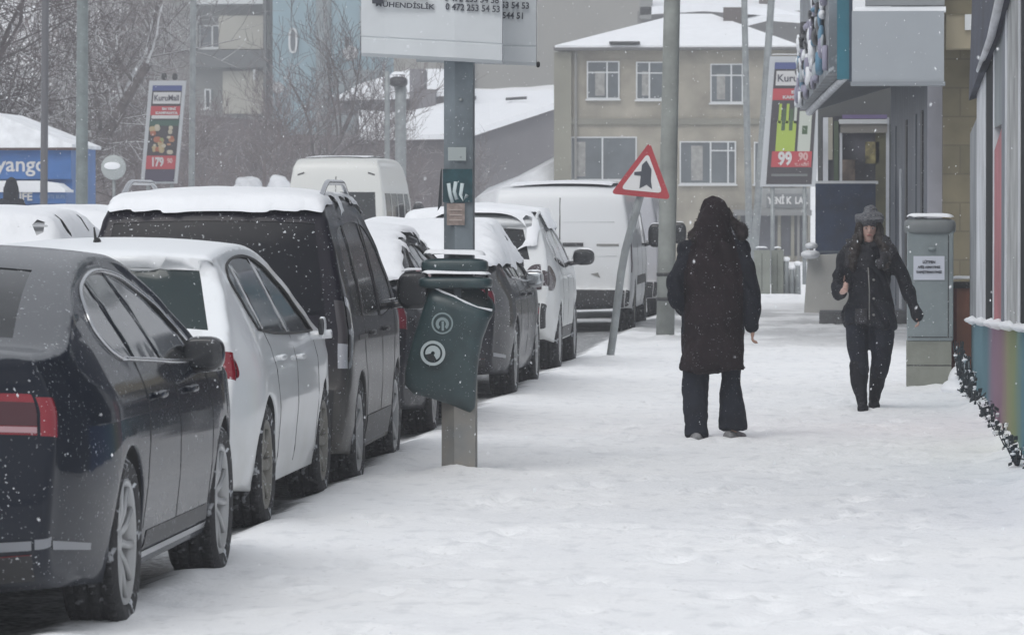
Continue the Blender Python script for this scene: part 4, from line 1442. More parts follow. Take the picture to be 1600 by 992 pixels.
# ---------------------------------------------------------------- other poles
def lamp_pole(name, label, cat, u_base, v_base, u_top, rb, rt, ztop=11, Y=None, m=POLE, bands=()):
    Y = Y or 7400 * 1.6 / (v_base - 330)
    p = P(u_base, v_base, Y)
    q = P(u_top, 0, Y)
    t = thing(name, label, cat, (p.x, Y, -0.05))
    lean = (q.x - p.x) / max(q.z, 0.1)
    bm = bmesh.new()
    tube(bm, [(lean * z, 0, z) for z in np.linspace(0, ztop, 8)], [rb + (rt - rb) * k / 7 for k in range(8)], 12)
    obj('shaft', bm, m, t)
    for z in bands:
        bm = bmesh.new()
        r = rb + (rt - rb) * z / ztop
        c = bmesh.new(); c.free()
        lathe(bm, [(r + 0.002, z - 0.02), (r + 0.012, z - 0.02), (r + 0.012, z + 0.02), (r + 0.002, z + 0.02)], 16, 'z', center=(lean * z, 0, 0))
        obj('steel_band', bm, BLACKPL, t)
    return t
lamp_pole('utility_pole', 'tall concrete grey pole with two dark bands standing behind the walking figure', 'pole', 1039, 530, 1050, 0.115, 0.08, bands=(0.55, 0.86), m=mat('pole_concrete', (0.23, 0.245, 0.23), 0.85, var=0.25, vscale=3, bump=0.4))
lamp_pole('lamp_post', 'thick grey-green post rising at the left beside the blue kiosk', 'lamp post', 127, 400, 129, 0.12, 0.10, ztop=9, Y=88, m=POLE)
lamp_pole('lamp_post', 'thin dark post crossing the blue kiosk front', 'lamp post', 67, 400, 71, 0.07, 0.06, ztop=9, Y=84, m=mat('dark_pole', (0.10, 0.10, 0.11), 0.6))
lamp_pole('utility_pole', 'slender grey pole, farther left of the two in front of the beige house', 'pole', 1172, 415, 1163, 0.09, 0.07, ztop=11, Y=120, m=POLE2)
lamp_pole('utility_pole', 'slender grey pole, nearer the red price sign in front of the beige house', 'pole', 1176, 420, 1205, 0.09, 0.08, ztop=10, Y=112, m=POLE2)
lamp_pole('lamp_post', 'faint pale post beside the left price banner', 'lamp post', 298, 400, 302, 0.08, 0.07, ztop=10, Y=115, m=POLE2)
lamp_pole('lamp_post', 'short grey post in front of the snowy roofs, left of the bin pole', 'lamp post', 605, 380, 605, 0.07, 0.07, ztop=1.6 + (330 - 108) / 7400 * 125, Y=125, m=POLE2)
cbx = lamp_pole('camera_post', 'stout post with a snow-capped camera housing beside the short grey post', 'camera post', 626, 380, 626, 0.16, 0.16, ztop=1.6 + (330 - 120) / 7400 * 135, Y=135, m=POLE2)
bm = bmesh.new(); superell(bm, (-0.05, -0.1, 1.6 + (330 - 125) / 7400 * 135), (0.26, 0.3, 0.15), 3)
hd = obj('camera_housing', bm, BLACKPL, cbx)
snowcap(hd, bvh_of([hd]), -0.4, 0.3, -0.5, 0.3, 0.05, 0.12, nz=0.3)
# round mirror-like sign at the left
rp = P(178, 262, 86)
t = thing('round_sign', 'pale round sign on a thin stem behind the snowed cars', 'sign', (rp.x, 86, 0))
bm = bmesh.new(); tube(bm, [(0, 0, -0.05), (0, 0, rp.z)], 0.03, 8); obj('stem', bm, POLE2, t)
bm = bmesh.new(); lathe(bm, [(0.001, -0.03), (0.21, -0.03), (0.23, -0.015), (0.23, 0.0), (0.001, 0.0)], 28, 'y', center=(0, -0.03, rp.z)); obj('disc', bm, mat('pale_disc', (0.36, 0.39, 0.39), 0.5, snow=0.0, specks=0.3), t, recalc=True)
bm = bmesh.new(); superell(bm, (-0.02, -0.075, rp.z + 0.03), (0.15, 0.015, 0.07), 2.2); obj('disc_snow', bm, SNOW, t)

# ---------------------------------------------------------------- grey telecom cabinet
cb_ = P(1452, 606, 42.9)
cabt = thing('utility_cabinet', 'tall grey street cabinet with a paper notice taped to its door', 'cabinet', (cb_.x, 42.9, -0.03))
CABM = mat('cabinet_paint', (0.19, 0.225, 0.235), 0.5, var=0.12, vscale=4, specks=0.06)
obj('base_unit', BX(-0.205, 0.20, 0.0, 0.36, 0, 0.46, 0.006), mat('cabinet_base', (0.21, 0.22, 0.19), 0.7, var=0.2, vscale=3, bump=0.2), cabt, smooth=False)
obj('base_joint', BX(-0.203, 0.198, -0.003, 0.005, 0.235, 0.243), BLACKPL, cabt, smooth=False)
obj('door', BX(-0.20, 0.215, -0.01, 0.36, 0.46, 1.47, 0.012), CABM, cabt, smooth=False)
for x in (0.165,):
    obj('door_edge', BX(x, x + 0.008, -0.014, -0.009, 0.5, 1.42), BLACKPL, cabt, smooth=False)
obj('vent_line', BX(-0.19, 0.205, -0.014, -0.0095, 0.49, 0.498), BLACKPL, cabt, smooth=False)
bm = bmesh.new()
superell(bm, (0.005, 0.17, 1.49), (0.235, 0.22, 0.075), 4.5, 32, 12)
cp_ = obj('cap', bm, mat('cabinet_cap', (0.15, 0.165, 0.17), 0.55, var=0.15), cabt)
snowcap(cp_, bvh_of([cp_]), -0.25, 0.26, -0.07, 0.41, 0.018, 0.035, nz=0.4, seed=2, w=0.05)
bm = bmesh.new(); superell(bm, (0.02, -0.025, 1.29), (0.035, 0.02, 0.018), 3); obj('lock', bm, CABM, cabt)
pp = obj('notice', BX(-0.145, 0.135, -0.020, -0.0165, 1.01, 1.225), mat('paper', (0.52, 0.55, 0.62), 0.8), cabt, smooth=False)
for i, (tx, z, s_) in enumerate((('LÜTFEN', 1.17, 0.034), ('AFİŞ ASMAYINIZ', 1.125, 0.028), ('YAPIŞTIRMAYINIZ', 1.08, 0.030))):
    text(tx, s_, INK, (-0.005, -0.0235, z), pp, sx=0.95, bold=0.0012)

# ---------------------------------------------------------------- people
def blob(name, chains, voxel, m, parent, noise=0.0, nsc=12.0, smooth_it=2, seg=16, extra=None, seed=0):
    bm = bmesh.new()
    for ch in chains:
        pts, rad = ch[0], ch[1]
        lat = ch[2] if len(ch) > 2 else None
        pts = [Vector(p) for p in pts]
        n = len(pts)
        rad = [rad] * n if isinstance(rad, (int, float)) else list(rad)
        rad = [r if isinstance(r, tuple) else (r, r) for r in rad]
        if n > 2:
            pr_ = spline([tuple(p) + r for p, r in zip(pts, rad)], 3)
            pts = [Vector(q[:3]) for q in pr_]; rad = [(max(q[3], 0.002), max(q[4], 0.002)) for q in pr_]
        # rounded ends
        t0 = (pts[0] - pts[1]).normalized(); t1 = (pts[-1] - pts[-2]).normalized()
        r0 = min(rad[0]); r1 = min(rad[-1])
        flat = len(ch) > 3 and ch[3] == 'flat'
        if not flat:
            pts = [pts[0] + t0 * r0 * 0.9, pts[0] + t0 * r0 * 0.5] + pts + [pts[-1] + t1 * r1 * 0.5, pts[-1] + t1 * r1 * 0.9]
            rad = [(rad[0][0] * 0.35, rad[0][1] * 0.35), (rad[0][0] * 0.85, rad[0][1] * 0.85)] + rad + [(rad[-1][0] * 0.85, rad[-1][1] * 0.85), (rad[-1][0] * 0.35, rad[-1][1] * 0.35)]
        tube(bm, pts, rad, seg, lat=lat)
    if extra:
        extra(bm)
    bmesh.ops.recalc_face_normals(bm, faces=bm.faces)
    me = bpy.data.meshes.new('tmp'); bm.to_mesh(me); bm.free()
    o = bpy.data.objects.new('tmp', me); COL.objects.link(o)
    md = o.modifiers.new('r', 'REMESH'); md.mode = 'VOXEL'; md.voxel_size = voxel
    if smooth_it:
        s_ = o.modifiers.new('s', 'SMOOTH'); s_.iterations = smooth_it; s_.factor = 0.5
    bpy.context.view_layer.update()
    me2 = bpy.data.meshes.new_from_object(o.evaluated_get(bpy.context.evaluated_depsgraph_get()))
    bpy.data.objects.remove(o)
    if noise:
        n = len(me2.vertices)
        co = np.empty(n * 3); me2.vertices.foreach_get('co', co); co = co.reshape(-1, 3)
        no = np.empty(n * 3); me2.vertices.foreach_get('normal', no); no = no.reshape(-1, 3)
        d = fbm(co[:, 0] * nsc + co[:, 2] * nsc * 0.35 + seed, co[:, 2] * nsc * 0.55 + co[:, 1] * nsc, 4)
        co = co + no * (d * noise)[:, None]
        me2.vertices.foreach_set('co', co.ravel())
    me2.name = name
    return mobj(name, me2, m, parent)

def hand_chains(w, d, side, k=1.0, curl=0.6):
    """palm, four fingers of different lengths and a thumb; w wrist, d pointing direction, side = thumb side direction"""
    w = Vector(w); d = Vector(d).normalized(); s = Vector(side); s = (s - d * s.dot(d)).normalized()
    nrm = d.cross(s)
    ch = []
    ch.append(([w - d * 0.02, w + d * 0.03 * k, w + d * 0.085 * k], [(0.026 * k, 0.019 * k), (0.034 * k, 0.016 * k), (0.038 * k, 0.013 * k)], tuple(s)))
    for i, (off, ln) in enumerate(((0.029, 0.070), (0.010, 0.078), (-0.010, 0.073), (-0.029, 0.058))):
        b = w + d * 0.085 * k + s * off * k
        dd = (d + s * off * 4).normalized()
        p1 = b + dd * ln * 0.4 * k
        d2 = (dd * math.cos(curl) + nrm * math.sin(curl)).normalized()
        p2 = p1 + d2 * ln * 0.33 * k
        d3 = (dd * math.cos(curl * 1.9) + nrm * math.sin(curl * 1.9)).normalized()
        p3 = p2 + d3 * ln * 0.27 * k
        ch.append(([b - dd * 0.02, p1, p2, p3], [0.0095 * k, 0.009 * k, 0.0082 * k, 0.007 * k]))
    tb = w + d * 0.025 * k + s * 0.026 * k
    t1 = tb + (s * 0.7 + d * 0.7).normalized() * 0.035 * k
    t2 = t1 + (s * 0.25 + d * 0.95 + nrm * 0.3).normalized() * 0.028 * k
    ch.append(([tb - s * 0.012, t1, t2], [0.013 * k, 0.0105 * k, 0.009 * k]))
    return ch

SKIN = mat('skin', (0.42, 0.25, 0.19), 0.55, var=0.06, vscale=20)
SKINF = mat('skin_cold', (0.50, 0.33, 0.28), 0.5, var=0.05, vscale=18)

# --- person walking away
mp = P(1115, 683, 33.2)
man = thing('person', 'person seen from behind in a long dark brown hooded coat and wide dark trousers', 'person', (mp.x, 33.2, -0.035))
body = [
    ([(0, 0, 0.90), (0, 0, 1.1), (0, 0, 1.32)], [(0.15, 0.10), (0.14, 0.10), (0.16, 0.10)], (1, 0, 0)),
    ([(-0.15, 0, 1.36), (0.15, 0, 1.36)], [0.045, 0.045]),
    ([(0, 0.0, 1.38), (0, 0.01, 1.50)], [0.055, 0.052]),
    ([(0, 0.02, 1.50), (0, 0.02, 1.56), (0, 0.015, 1.63)], [(0.062, 0.075), (0.073, 0.09), (0.062, 0.078)], (1, 0, 0)),
    ([(0, 0.115, 1.545), (0, 0.125, 1.53)], [0.012, 0.012]),
    ([(-0.09, 0, 0.92), (-0.105, 0.0, 0.5), (-0.12, -0.10, 0.07)], [0.07, 0.045, 0.034]),
    ([(0.09, 0, 0.92), (0.115, 0.06, 0.5), (0.125, 0.07, 0.08)], [0.07, 0.045, 0.034]),
    ([(-0.12, -0.12, 0.05), (-0.125, 0.05, 0.035)], [0.035, 0.03]),
    ([(0.13, 0.05, 0.05), (0.17, 0.20, 0.035)], [0.035, 0.03]),
    ([(0.15, 0, 1.36), (0.245, -0.02, 1.12), (0.268, 0.03, 0.84)], [0.035, 0.03, 0.027]),
    ([(-0.15, 0, 1.36), (-0.25, -0.05, 1.12), (-0.185, 0.11, 0.965)], [0.035, 0.03, 0.026]),
] + hand_chains((0.272, 0.035, 0.84), (-0.02, 0.1, -1), (0, 1, 0.05), 0.92, 0.7) + hand_chains((-0.175, 0.125, 0.955), (0.8, 0.1, -0.4), (0, 0, 1), 0.95, 0.5)
mb = blob('body', body, 0.0055, SKIN, man)
TROU = mat('dark_trousers', (0.010, 0.012, 0.020), 0.8, spec=0.2, var=0.35, vscale=9, specks=0.04, speck_scale=120)
blob('trousers', [
    ([(-0.095, 0, 0.88), (-0.115, 0.0, 0.62), (-0.12, 0.0, 0.42), (-0.115, -0.06, 0.20), (-0.12, -0.10, 0.055)], [0.105, 0.096, 0.088, 0.086, 0.092], None, 'flat'),
    ([(0.09, 0, 0.88), (0.12, 0.03, 0.62), (0.118, 0.07, 0.42), (0.125, 0.06, 0.24), (0.128, 0.06, 0.10)], [0.105, 0.09, 0.082, 0.094, 0.104], None, 'flat'),
    ([(0, 0, 0.80), (0, 0, 1.0)], [(0.17, 0.12), (0.15, 0.11)], (1, 0, 0))], 0.012, TROU, man, noise=0.035, nsc=9, smooth_it=3, seed=3)
SHOE = mat('pale_shoe', (0.20, 0.20, 0.21), 0.6, var=0.4, vscale=30)
for nm, c, d_ in (('shoe', (-0.118, -0.075, 0.045), (0.0, 1, 0)), ('shoe', (0.135, 0.10, 0.05), (0.35, 1, 0))):
    dv = Vector(d_).normalized(); cc = Vector(c)
    blob(nm, [([cc - dv * 0.09, cc, cc + dv * 0.09, cc + dv * 0.16], [(0.044, 0.050), (0.048, 0.046), (0.052, 0.036), (0.04, 0.026)], (1, 0, 0))], 0.008, SHOE, man)
    bm = bmesh.new()
    so = [cc - dv * 0.12 + Vector((0, 0, -0.038)), cc + Vector((0, 0, -0.040)), cc + dv * 0.18 + Vector((0, 0, -0.035))]
    tube(bm, so, [(0.045, 0.010), (0.05, 0.010), (0.04, 0.010)], 12, lat=(1, 0, 0)); obj('shoe_sole', bm, BLACKPL, man)
COAT = mat('brown_coat', (0.018, 0.012, 0.014), 0.9, spec=0.12, var=0.4, vscale=5, specks=0.10, speck_scale=110)
NAVY = mat('navy_sleeve', (0.011, 0.012, 0.018), 0.8, spec=0.15, var=0.3, vscale=6, specks=0.08, speck_scale=110)
coat = blob('coat', [
    ([(0.0, 0.0, 0.525), (0.0, 0.0, 0.62), (0.0, 0, 0.80), (0.0, 0, 1.0), (0.0, -0.005, 1.2), (0.0, 0, 1.34), (0.0, 0, 1.44)],
     [(0.236, 0.17), (0.228, 0.165), (0.212, 0.155), (0.200, 0.145), (0.206, 0.15), (0.19, 0.14), (0.12, 0.11)], (1, 0, 0), 'flat'),
    ([(-0.18, 0, 1.355), (0, 0, 1.39), (0.18, 0, 1.355)], [0.085, 0.10, 0.085]),
    ([(0.16, 0, 1.36), (0.220, -0.02, 1.25), (0.252, -0.025, 1.10), (0.266, 0.0, 0.95), (0.276, 0.03, 0.835)], [0.080, 0.070, 0.060, 0.056, 0.052]),
    ([(-0.16, 0, 1.36), (-0.225, -0.03, 1.25), (-0.262, -0.06, 1.10), (-0.25, -0.02, 1.01), (-0.19, 0.10, 0.95)], [0.080, 0.070, 0.060, 0.056, 0.052]),
], 0.010, COAT, man, noise=0.05, nsc=9, smooth_it=2, seed=1)
coat.data.materials.append(NAVY)
for p_ in coat.data.polygons:
    c_ = p_.center
    if abs(c_.x) > 0.205 - 0.05 * max(0, (c_.z - 1.2) / 0.2) and c_.z > 0.78:
        p_.material_index = 1
blob('hood', [
    ([(0, 0.0, 1.42), (0, -0.01, 1.50), (0, 0.0, 1.58), (0, 0.01, 1.655)], [(0.15, 0.125), (0.125, 0.13), (0.112, 0.13), (0.09, 0.10)], (1, 0, 0))],
    0.010, COAT, man, noise=0.04, nsc=9, smooth_it=2, seed=5)
FUR = mat('dark_fur', (0.030, 0.024, 0.024), 0.95, spec=0.1, var=0.5, vscale=30, specks=0.12, speck_scale=110)
furp = [(0.01, 0.11, 1.685), (-0.07, 0.06, 1.65), (-0.10, 0.03, 1.57), (-0.15, 0.0, 1.465), (-0.12, -0.05, 1.435)]
furq = [(0.01, 0.11, 1.685), (0.085, 0.05, 1.64), (0.125, 0.02, 1.57), (0.185, 0.0, 1.51), (0.19, -0.02, 1.465)]
fur = blob('fur_trim', [(furp, [0.018, 0.018, 0.02, 0.032, 0.03]), (furq, [0.018, 0.020, 0.03, 0.05, 0.042])], 0.008, FUR, man, noise=0.022, nsc=26, smooth_it=1, seed=9)
# tufts
bm = bmesh.new()
random.seed(4)
vsf = [v for v in fur.data.vertices]
for k in range(700):
    v = random.choice(vsf)
    n = (v.normal + Vector((random.gauss(0, .5), random.gauss(0, .5), random.gauss(0, .5)))).normalized()
    l_ = 0.008 + random.random() * 0.012
    s_ = n.cross(Vector((random.random(), random.random(), random.random()))).normalized() * 0.003
    bm.faces.new([bm.verts.new(v.co - s_), bm.verts.new(v.co + s_), bm.verts.new(v.co + n * l_)])
obj('fur_hairs', bm, FUR, fur)

# --- woman walking towards us
wp = P(1358, 636, 38.2)
wom = thing('person', 'woman in checked cap, short black jacket and tall boots walking towards the camera', 'person', (wp.x, 38.2, -0.03))
body = [
    ([(0, 0, 0.86), (0, 0, 1.05), (0, 0, 1.26)], [(0.14, 0.095), (0.12, 0.09), (0.15, 0.095)], (1, 0, 0)),
    ([(-0.13, 0, 1.29), (0.13, 0, 1.29)], [0.042, 0.042]),
    ([(0, 0.0, 1.31), (0, -0.01, 1.43)], [0.047, 0.045]),
    ([(0, -0.035, 1.405), (0, -0.025, 1.445), (0, -0.015, 1.50), (0, -0.005, 1.555)], [(0.034, 0.045), (0.054, 0.065), (0.067, 0.085), (0.058, 0.075)], (1, 0, 0)),
    ([(0, -0.098, 1.505), (0, -0.118, 1.468)], [0.009, 0.014]),
    ([(-0.018, -0.094, 1.437), (0.018, -0.094, 1.437)], [0.008, 0.008]),
    ([(-0.085, 0, 0.88), (-0.085, -0.03, 0.47), (-0.055, -0.10, 0.07)], [0.06, 0.042, 0.03]),
    ([(0.085, 0, 0.88), (0.085, 0.0, 0.47), (0.04, 0.22, 0.09)], [0.06, 0.042, 0.03]),
    ([(-0.055, -0.08, 0.05), (-0.055, -0.22, 0.03)], [0.032, 0.026]),
    ([(0.04, 0.24, 0.07), (0.04, 0.12, 0.03)], [0.032, 0.026]),
    ([(-0.13, 0, 1.29), (-0.235, 0.02, 1.04), (-0.21, -0.20, 0.985)], [0.032, 0.028, 0.024]),
    ([(0.13, 0, 1.29), (0.28, 0.02, 1.06), (0.375, -0.03, 0.81)], [0.032, 0.028, 0.024]),
    ([(-0.068, 0.0, 1.49), (-0.068, 0.0, 1.46)], [0.012, 0.01]), ([(0.068, 0.0, 1.49), (0.068, 0.0, 1.46)], [0.012, 0.01]),
] + hand_chains((-0.215, -0.20, 0.99), (0.35, -0.8, 0.25), (0.1, 0.2, 1), 0.92, 1.1) + hand_chains((0.375, -0.03, 0.825), (0.2, -0.05, -1), (0, -1, 0), 0.85, 0.7)
wb = blob('body', body, 0.0048, SKINF, wom)
# face details
DARKM = mat('eye_dark', (0.02, 0.014, 0.012), 0.3)
for sx_ in (-1, 1):
    bm = bmesh.new(); superell(bm, (sx_ * 0.027, -0.093, 1.492), (0.0125, 0.007, 0.0062), 2, 14, 8)
    ey = obj('eye', bm, mat('eye_white', (0.5, 0.48, 0.46), 0.3), wom)
    bm = bmesh.new(); superell(bm, (sx_ * 0.027, -0.0985, 1.492), (0.0058, 0.003, 0.0058), 2, 10, 6); obj('iris', bm, DARKM, ey)
    bm = bmesh.new(); tube(bm, [(sx_ * 0.011, -0.100, 1.508), (sx_ * 0.028, -0.098, 1.514), (sx_ * 0.044, -0.086, 1.508)], [0.0025, 0.0036, 0.002], 6); obj('eyebrow', bm, DARKM, wom)
bm = bmesh.new(); tube(bm, [(-0.021, -0.098, 1.436), (0, -0.1045, 1.438), (0.021, -0.098, 1.436)], [0.003, 0.0062, 0.003], 8); obj('lips', bm, mat('lips', (0.30, 0.09, 0.085), 0.5), wom)
HAIR = mat('dark_hair', (0.018, 0.012, 0.010), 0.55, spec=0.4, var=0.5, vscale=25, specks=0.08, speck_scale=110)
blob('hair', [
    ([(0, 0.045, 1.57), (0, 0.06, 1.48), (0, 0.07, 1.35), (0, 0.085, 1.22)], [(0.085, 0.06), (0.095, 0.055), (0.13, 0.05), (0.12, 0.04)], (1, 0, 0)),
    ([(-0.06, -0.03, 1.56), (-0.082, -0.035, 1.49), (-0.092, -0.05, 1.40), (-0.125, -0.10, 1.30), (-0.13, -0.125, 1.16)], [0.03, 0.034, 0.040, 0.044, 0.026]),
    ([(0.06, -0.03, 1.56), (0.082, -0.035, 1.49), (0.095, -0.05, 1.40), (0.13, -0.10, 1.31), (0.14, -0.12, 1.18)], [0.03, 0.034, 0.042, 0.046, 0.028]),
    ([(-0.05, -0.04, 1.565), (0, -0.06, 1.572), (0.05, -0.04, 1.565)], [0.03, 0.03, 0.03])],
    0.008, HAIR, wom, noise=0.035, nsc=22, smooth_it=1, seed=4)
CAP = mat('checked_cap', (0.28, 0.29, 0.30), 0.9, bump=0.4)
# checks in the cap: woven dark squares
nt = CAP.node_tree
ck = nt.nodes.new('ShaderNodeTexChecker'); ck.inputs['Scale'].default_value = 46
ck.inputs['Color1'].default_value = (0.14, 0.145, 0.155, 1); ck.inputs['Color2'].default_value = (0.075, 0.078, 0.09, 1)
tcn = [n for n in nt.nodes if n.type == 'TEX_COORD'][0]
nt.links.new(tcn.outputs['Object'], ck.inputs['Vector']); nt.links.new(ck.outputs['Color'], nt.nodes['Principled BSDF'].inputs['Base Color'])
cap_ = blob('cap', [([(0, 0.015, 1.572), (0, 0.01, 1.602), (0, 0.01, 1.622)], [(0.116, 0.122), (0.108, 0.115), (0.06, 0.06)], (1, 0, 0)),
    ([(-0.085, -0.07, 1.565), (-0.045, -0.12, 1.560), (0.045, -0.12, 1.560), (0.085, -0.07, 1.565)], [(0.03, 0.012)] * 4, (0, 1, 0))], 0.008, CAP, wom, noise=0.018, nsc=16)
JACK = mat('black_jacket', (0.008, 0.009, 0.014), 0.6, spec=0.22, var=0.4, vscale=7, specks=0.12, speck_scale=110)
blob('jacket', [
    ([(-0.005, 0, 0.70), (0, 0, 0.80), (0, 0, 0.95), (0, 0, 1.12), (0, 0, 1.25), (0, 0, 1.36)],
     [(0.215, 0.145), (0.205, 0.145), (0.178, 0.135), (0.182, 0.14), (0.175, 0.13), (0.10, 0.10)], (1, 0, 0), 'flat'),
    ([(-0.155, 0, 1.29), (0, 0, 1.31), (0.155, 0, 1.29)], [0.075, 0.09, 0.075]),
    ([(-0.155, 0, 1.29), (-0.215, 0.02, 1.16), (-0.24, 0.03, 1.05), (-0.235, -0.07, 0.985), (-0.215, -0.185, 0.985)], [0.070, 0.064, 0.058, 0.054, 0.048]),
    ([(0.155, 0, 1.29), (0.235, 0.02, 1.17), (0.285, 0.03, 1.05), (0.335, 0.0, 0.93), (0.385, -0.03, 0.80)], [0.074, 0.068, 0.062, 0.056, 0.043])],
    0.0095, JACK, wom, noise=0.045, nsc=11, smooth_it=3, seed=13)
SCARF = mat('grey_collar', (0.028, 0.028, 0.033), 0.95, var=0.6, vscale=16, specks=0.3, speck_scale=70)
blob('collar', [([(-0.16, -0.09, 1.22), (-0.15, -0.075, 1.33), (-0.07, 0.02, 1.40), (0.07, 0.02, 1.40), (0.15, -0.075, 1.32), (0.09, -0.15, 1.21)], [0.032, 0.050, 0.045, 0.045, 0.052, 0.034])],
    0.009, SCARF, wom, noise=0.06, nsc=18, smooth_it=1, seed=21)
bm = bmesh.new(); tube(bm, [(-0.01, -0.142, 1.18), (0.0, -0.150, 1.0), (0.0, -0.15, 0.76)], 0.005, 6); obj('zip', bm, STEELRIM, wom)
for z in (1.08, 0.93, 0.80):
    bm = bmesh.new(); superell(bm, (0.035, -0.152, z), (0.011, 0.006, 0.011), 2, 10, 6); obj('button', bm, STEELRIM, wom)
bm = bmesh.new(); box(bm, -0.115, -0.02, -0.158, -0.148, 0.73, 0.85, 0.004); obj('pocket', bm, SCARF, wom)
blob('trousers', [
    ([(-0.085, 0, 0.84), (-0.095, -0.01, 0.62), (-0.088, -0.03, 0.46), (-0.078, -0.05, 0.33)], [0.104, 0.094, 0.080, 0.066]),
    ([(0.085, 0, 0.84), (0.098, 0.0, 0.62), (0.09, 0.0, 0.46), (0.08, 0.06, 0.33)], [0.104, 0.094, 0.080, 0.066]),
    ([(0, 0, 0.78), (0, 0, 0.92)], [(0.16, 0.11), (0.14, 0.10)], (1, 0, 0))], 0.011, TROU, wom, noise=0.03, nsc=10, smooth_it=2, seed=23)
BOOT = mat('black_boot', (0.009, 0.009, 0.013), 0.7, spec=0.15, specks=0.06, speck_scale=110)
for kn, an_, toe in (((-0.086, -0.03, 0.40), (-0.058, -0.10, 0.09), (-0.058, -0.24, 0.04)), ((0.086, 0.03, 0.40), (0.042, 0.22, 0.11), (0.042, 0.08, 0.04))):
    kn, an_, toe = Vector(kn), Vector(an_), Vector(toe)
    blob('boot', [([kn, kn.lerp(an_, 0.3), kn.lerp(an_, 0.75), an_], [0.076, 0.070, 0.052, 0.046]),
        ([an_ + Vector((0, 0.02, -0.045)), an_.lerp(toe, 0.5) + Vector((0, 0, -0.01)), toe], [(0.042, 0.04), (0.044, 0.036), (0.036, 0.028)], (1, 0, 0))], 0.009, BOOT, wom, noise=0.02, nsc=14, seed=2)
# ---------------------------------------------------------------- buildings and background
SHEARW = mat('window_white', (0.55, 0.57, 0.58), 0.6)
BGLASS = mat('house_glass', (0.09, 0.105, 0.115), 0.25, spec=0.5, var=0.3, vscale=1)
def box_at(name, u0, v0, u1, v1, Y, d, m, parent, off=0.0, snow=0):
    """a block whose front face fills the pixel rectangle at distance Y, d metres deep"""
    a = P(u0, v0, Y); b = P(u1, v1, Y)
    loc = parent.location if parent else Vector((0, 0, 0))
    bm = BX(a.x - loc.x, b.x - loc.x, Y - loc.y - off, Y - loc.y + d, b.z - loc.z, a.z - loc.z)
    return obj(name, bm, m, parent, smooth=False)
def prism_at(name, uv, Y, d, m, parent, off=0.0):
    loc = parent.location
    bm = bmesh.new()
    A = []; B = []
    for u, v in uv:
        p = P(u, v, Y)
        A.append(bm.verts.new((p.x - loc.x, Y - loc.y - off, p.z - loc.z)))
        B.append(bm.verts.new((p.x - loc.x, Y - loc.y + d, p.z - loc.z)))
    n = len(A)
    bm.faces.new(A); bm.faces.new(B[::-1])
    for i in range(n):
        bm.faces.new((A[i], B[i], B[(i + 1) % n], A[(i + 1) % n]))
    return obj(name, bm, m, parent, smooth=False, recalc=True)
def window_at(u0, v0, u1, v1, Y, parent, vs=(), hs=(), fw=2.0, off=0.06, sill=True):
    """frame bars in white with a pane behind; vs / hs = mullions as fractions"""
    loc = parent.location
    a = P(u0, v0, Y); b = P(u1, v1, Y)
    x0, x1, z0, z1 = a.x - loc.x, b.x - loc.x, b.z - loc.z, a.z - loc.z
    y = Y - loc.y
    f = fw * Y / 7400
    bm = bmesh.new()
    box(bm, x0, x0 + f, y - off, y, z0, z1); box(bm, x1 - f, x1, y - off, y, z0, z1)
    box(bm, x0 + f, x1 - f, y - off, y, z1 - f, z1); box(bm, x0 + f, x1 - f, y - off, y, z0, z0 + f)
    for t in vs:
        x = x0 + (x1 - x0) * t
        box(bm, x - f * 0.6, x + f * 0.6, y - off, y, z0 + f, z1 - f)
    for t, ta, tb in hs:
        z = z0 + (z1 - z0) * t
        box(bm, x0 + (x1 - x0) * ta, x0 + (x1 - x0) * tb, y - off * 0.9, y, z - f * 0.5, z + f * 0.5)
    w = obj('window', bm, SHEARW, parent, smooth=False)
    obj('pane', BX(x0 + f * 0.5, x1 - f * 0.5, y - off * 0.5, y - 0.004, z0 + f * 0.5, z1 - f * 0.5), BGLASS, w, smooth=False)
    if sill:
        obj('sill', BX(x0 - f, x1 + f, y - off * 2.5, y - 0.002, z0 - f * 1.3, z0 - 0.002), SHEARW, w, smooth=False)
    return w
def building(name, label, cat, u, Y, group=None):
    p = P(u, 330, Y)
    return thing(name, label, cat, (p.x, Y, 0), 0, group)
def wallmat(name, c, **k):
    k.setdefault('var', 0.12); k.setdefault('vscale', 0.6)
    return mat(name, c, 0.9, spec=0.15, bump=0.15, bscale=8, **k)
def roof_snow(parent, uv_front, Y, uv_back, dY, name='roof', th=0.12, m=None):
    """sloping snowy roof slab between a front polyline and a back polyline"""
    loc = parent.location
    bm = bmesh.new()
    F = [P(u, v, Y) - loc for u, v in uv_front]; B = [P(u, v, Y + dY) - loc for u, v in uv_back]
    rows = []
    for f, b in zip(F, B):
        rows.append([bm.verts.new(f), bm.verts.new(b), bm.verts.new(b - Vector((0, 0, th))), bm.verts.new(f - Vector((0, 0, th)))])
    for a, b in zip(rows, rows[1:]):
        for i in range(4):
            bm.faces.new((a[i], a[(i + 1) % 4], b[(i + 1) % 4], b[i]))
    bm.faces.new(rows[0]); bm.faces.new(rows[-1][::-1])
    return obj(name, bm, m or SNOW, parent, smooth=False, recalc=True)

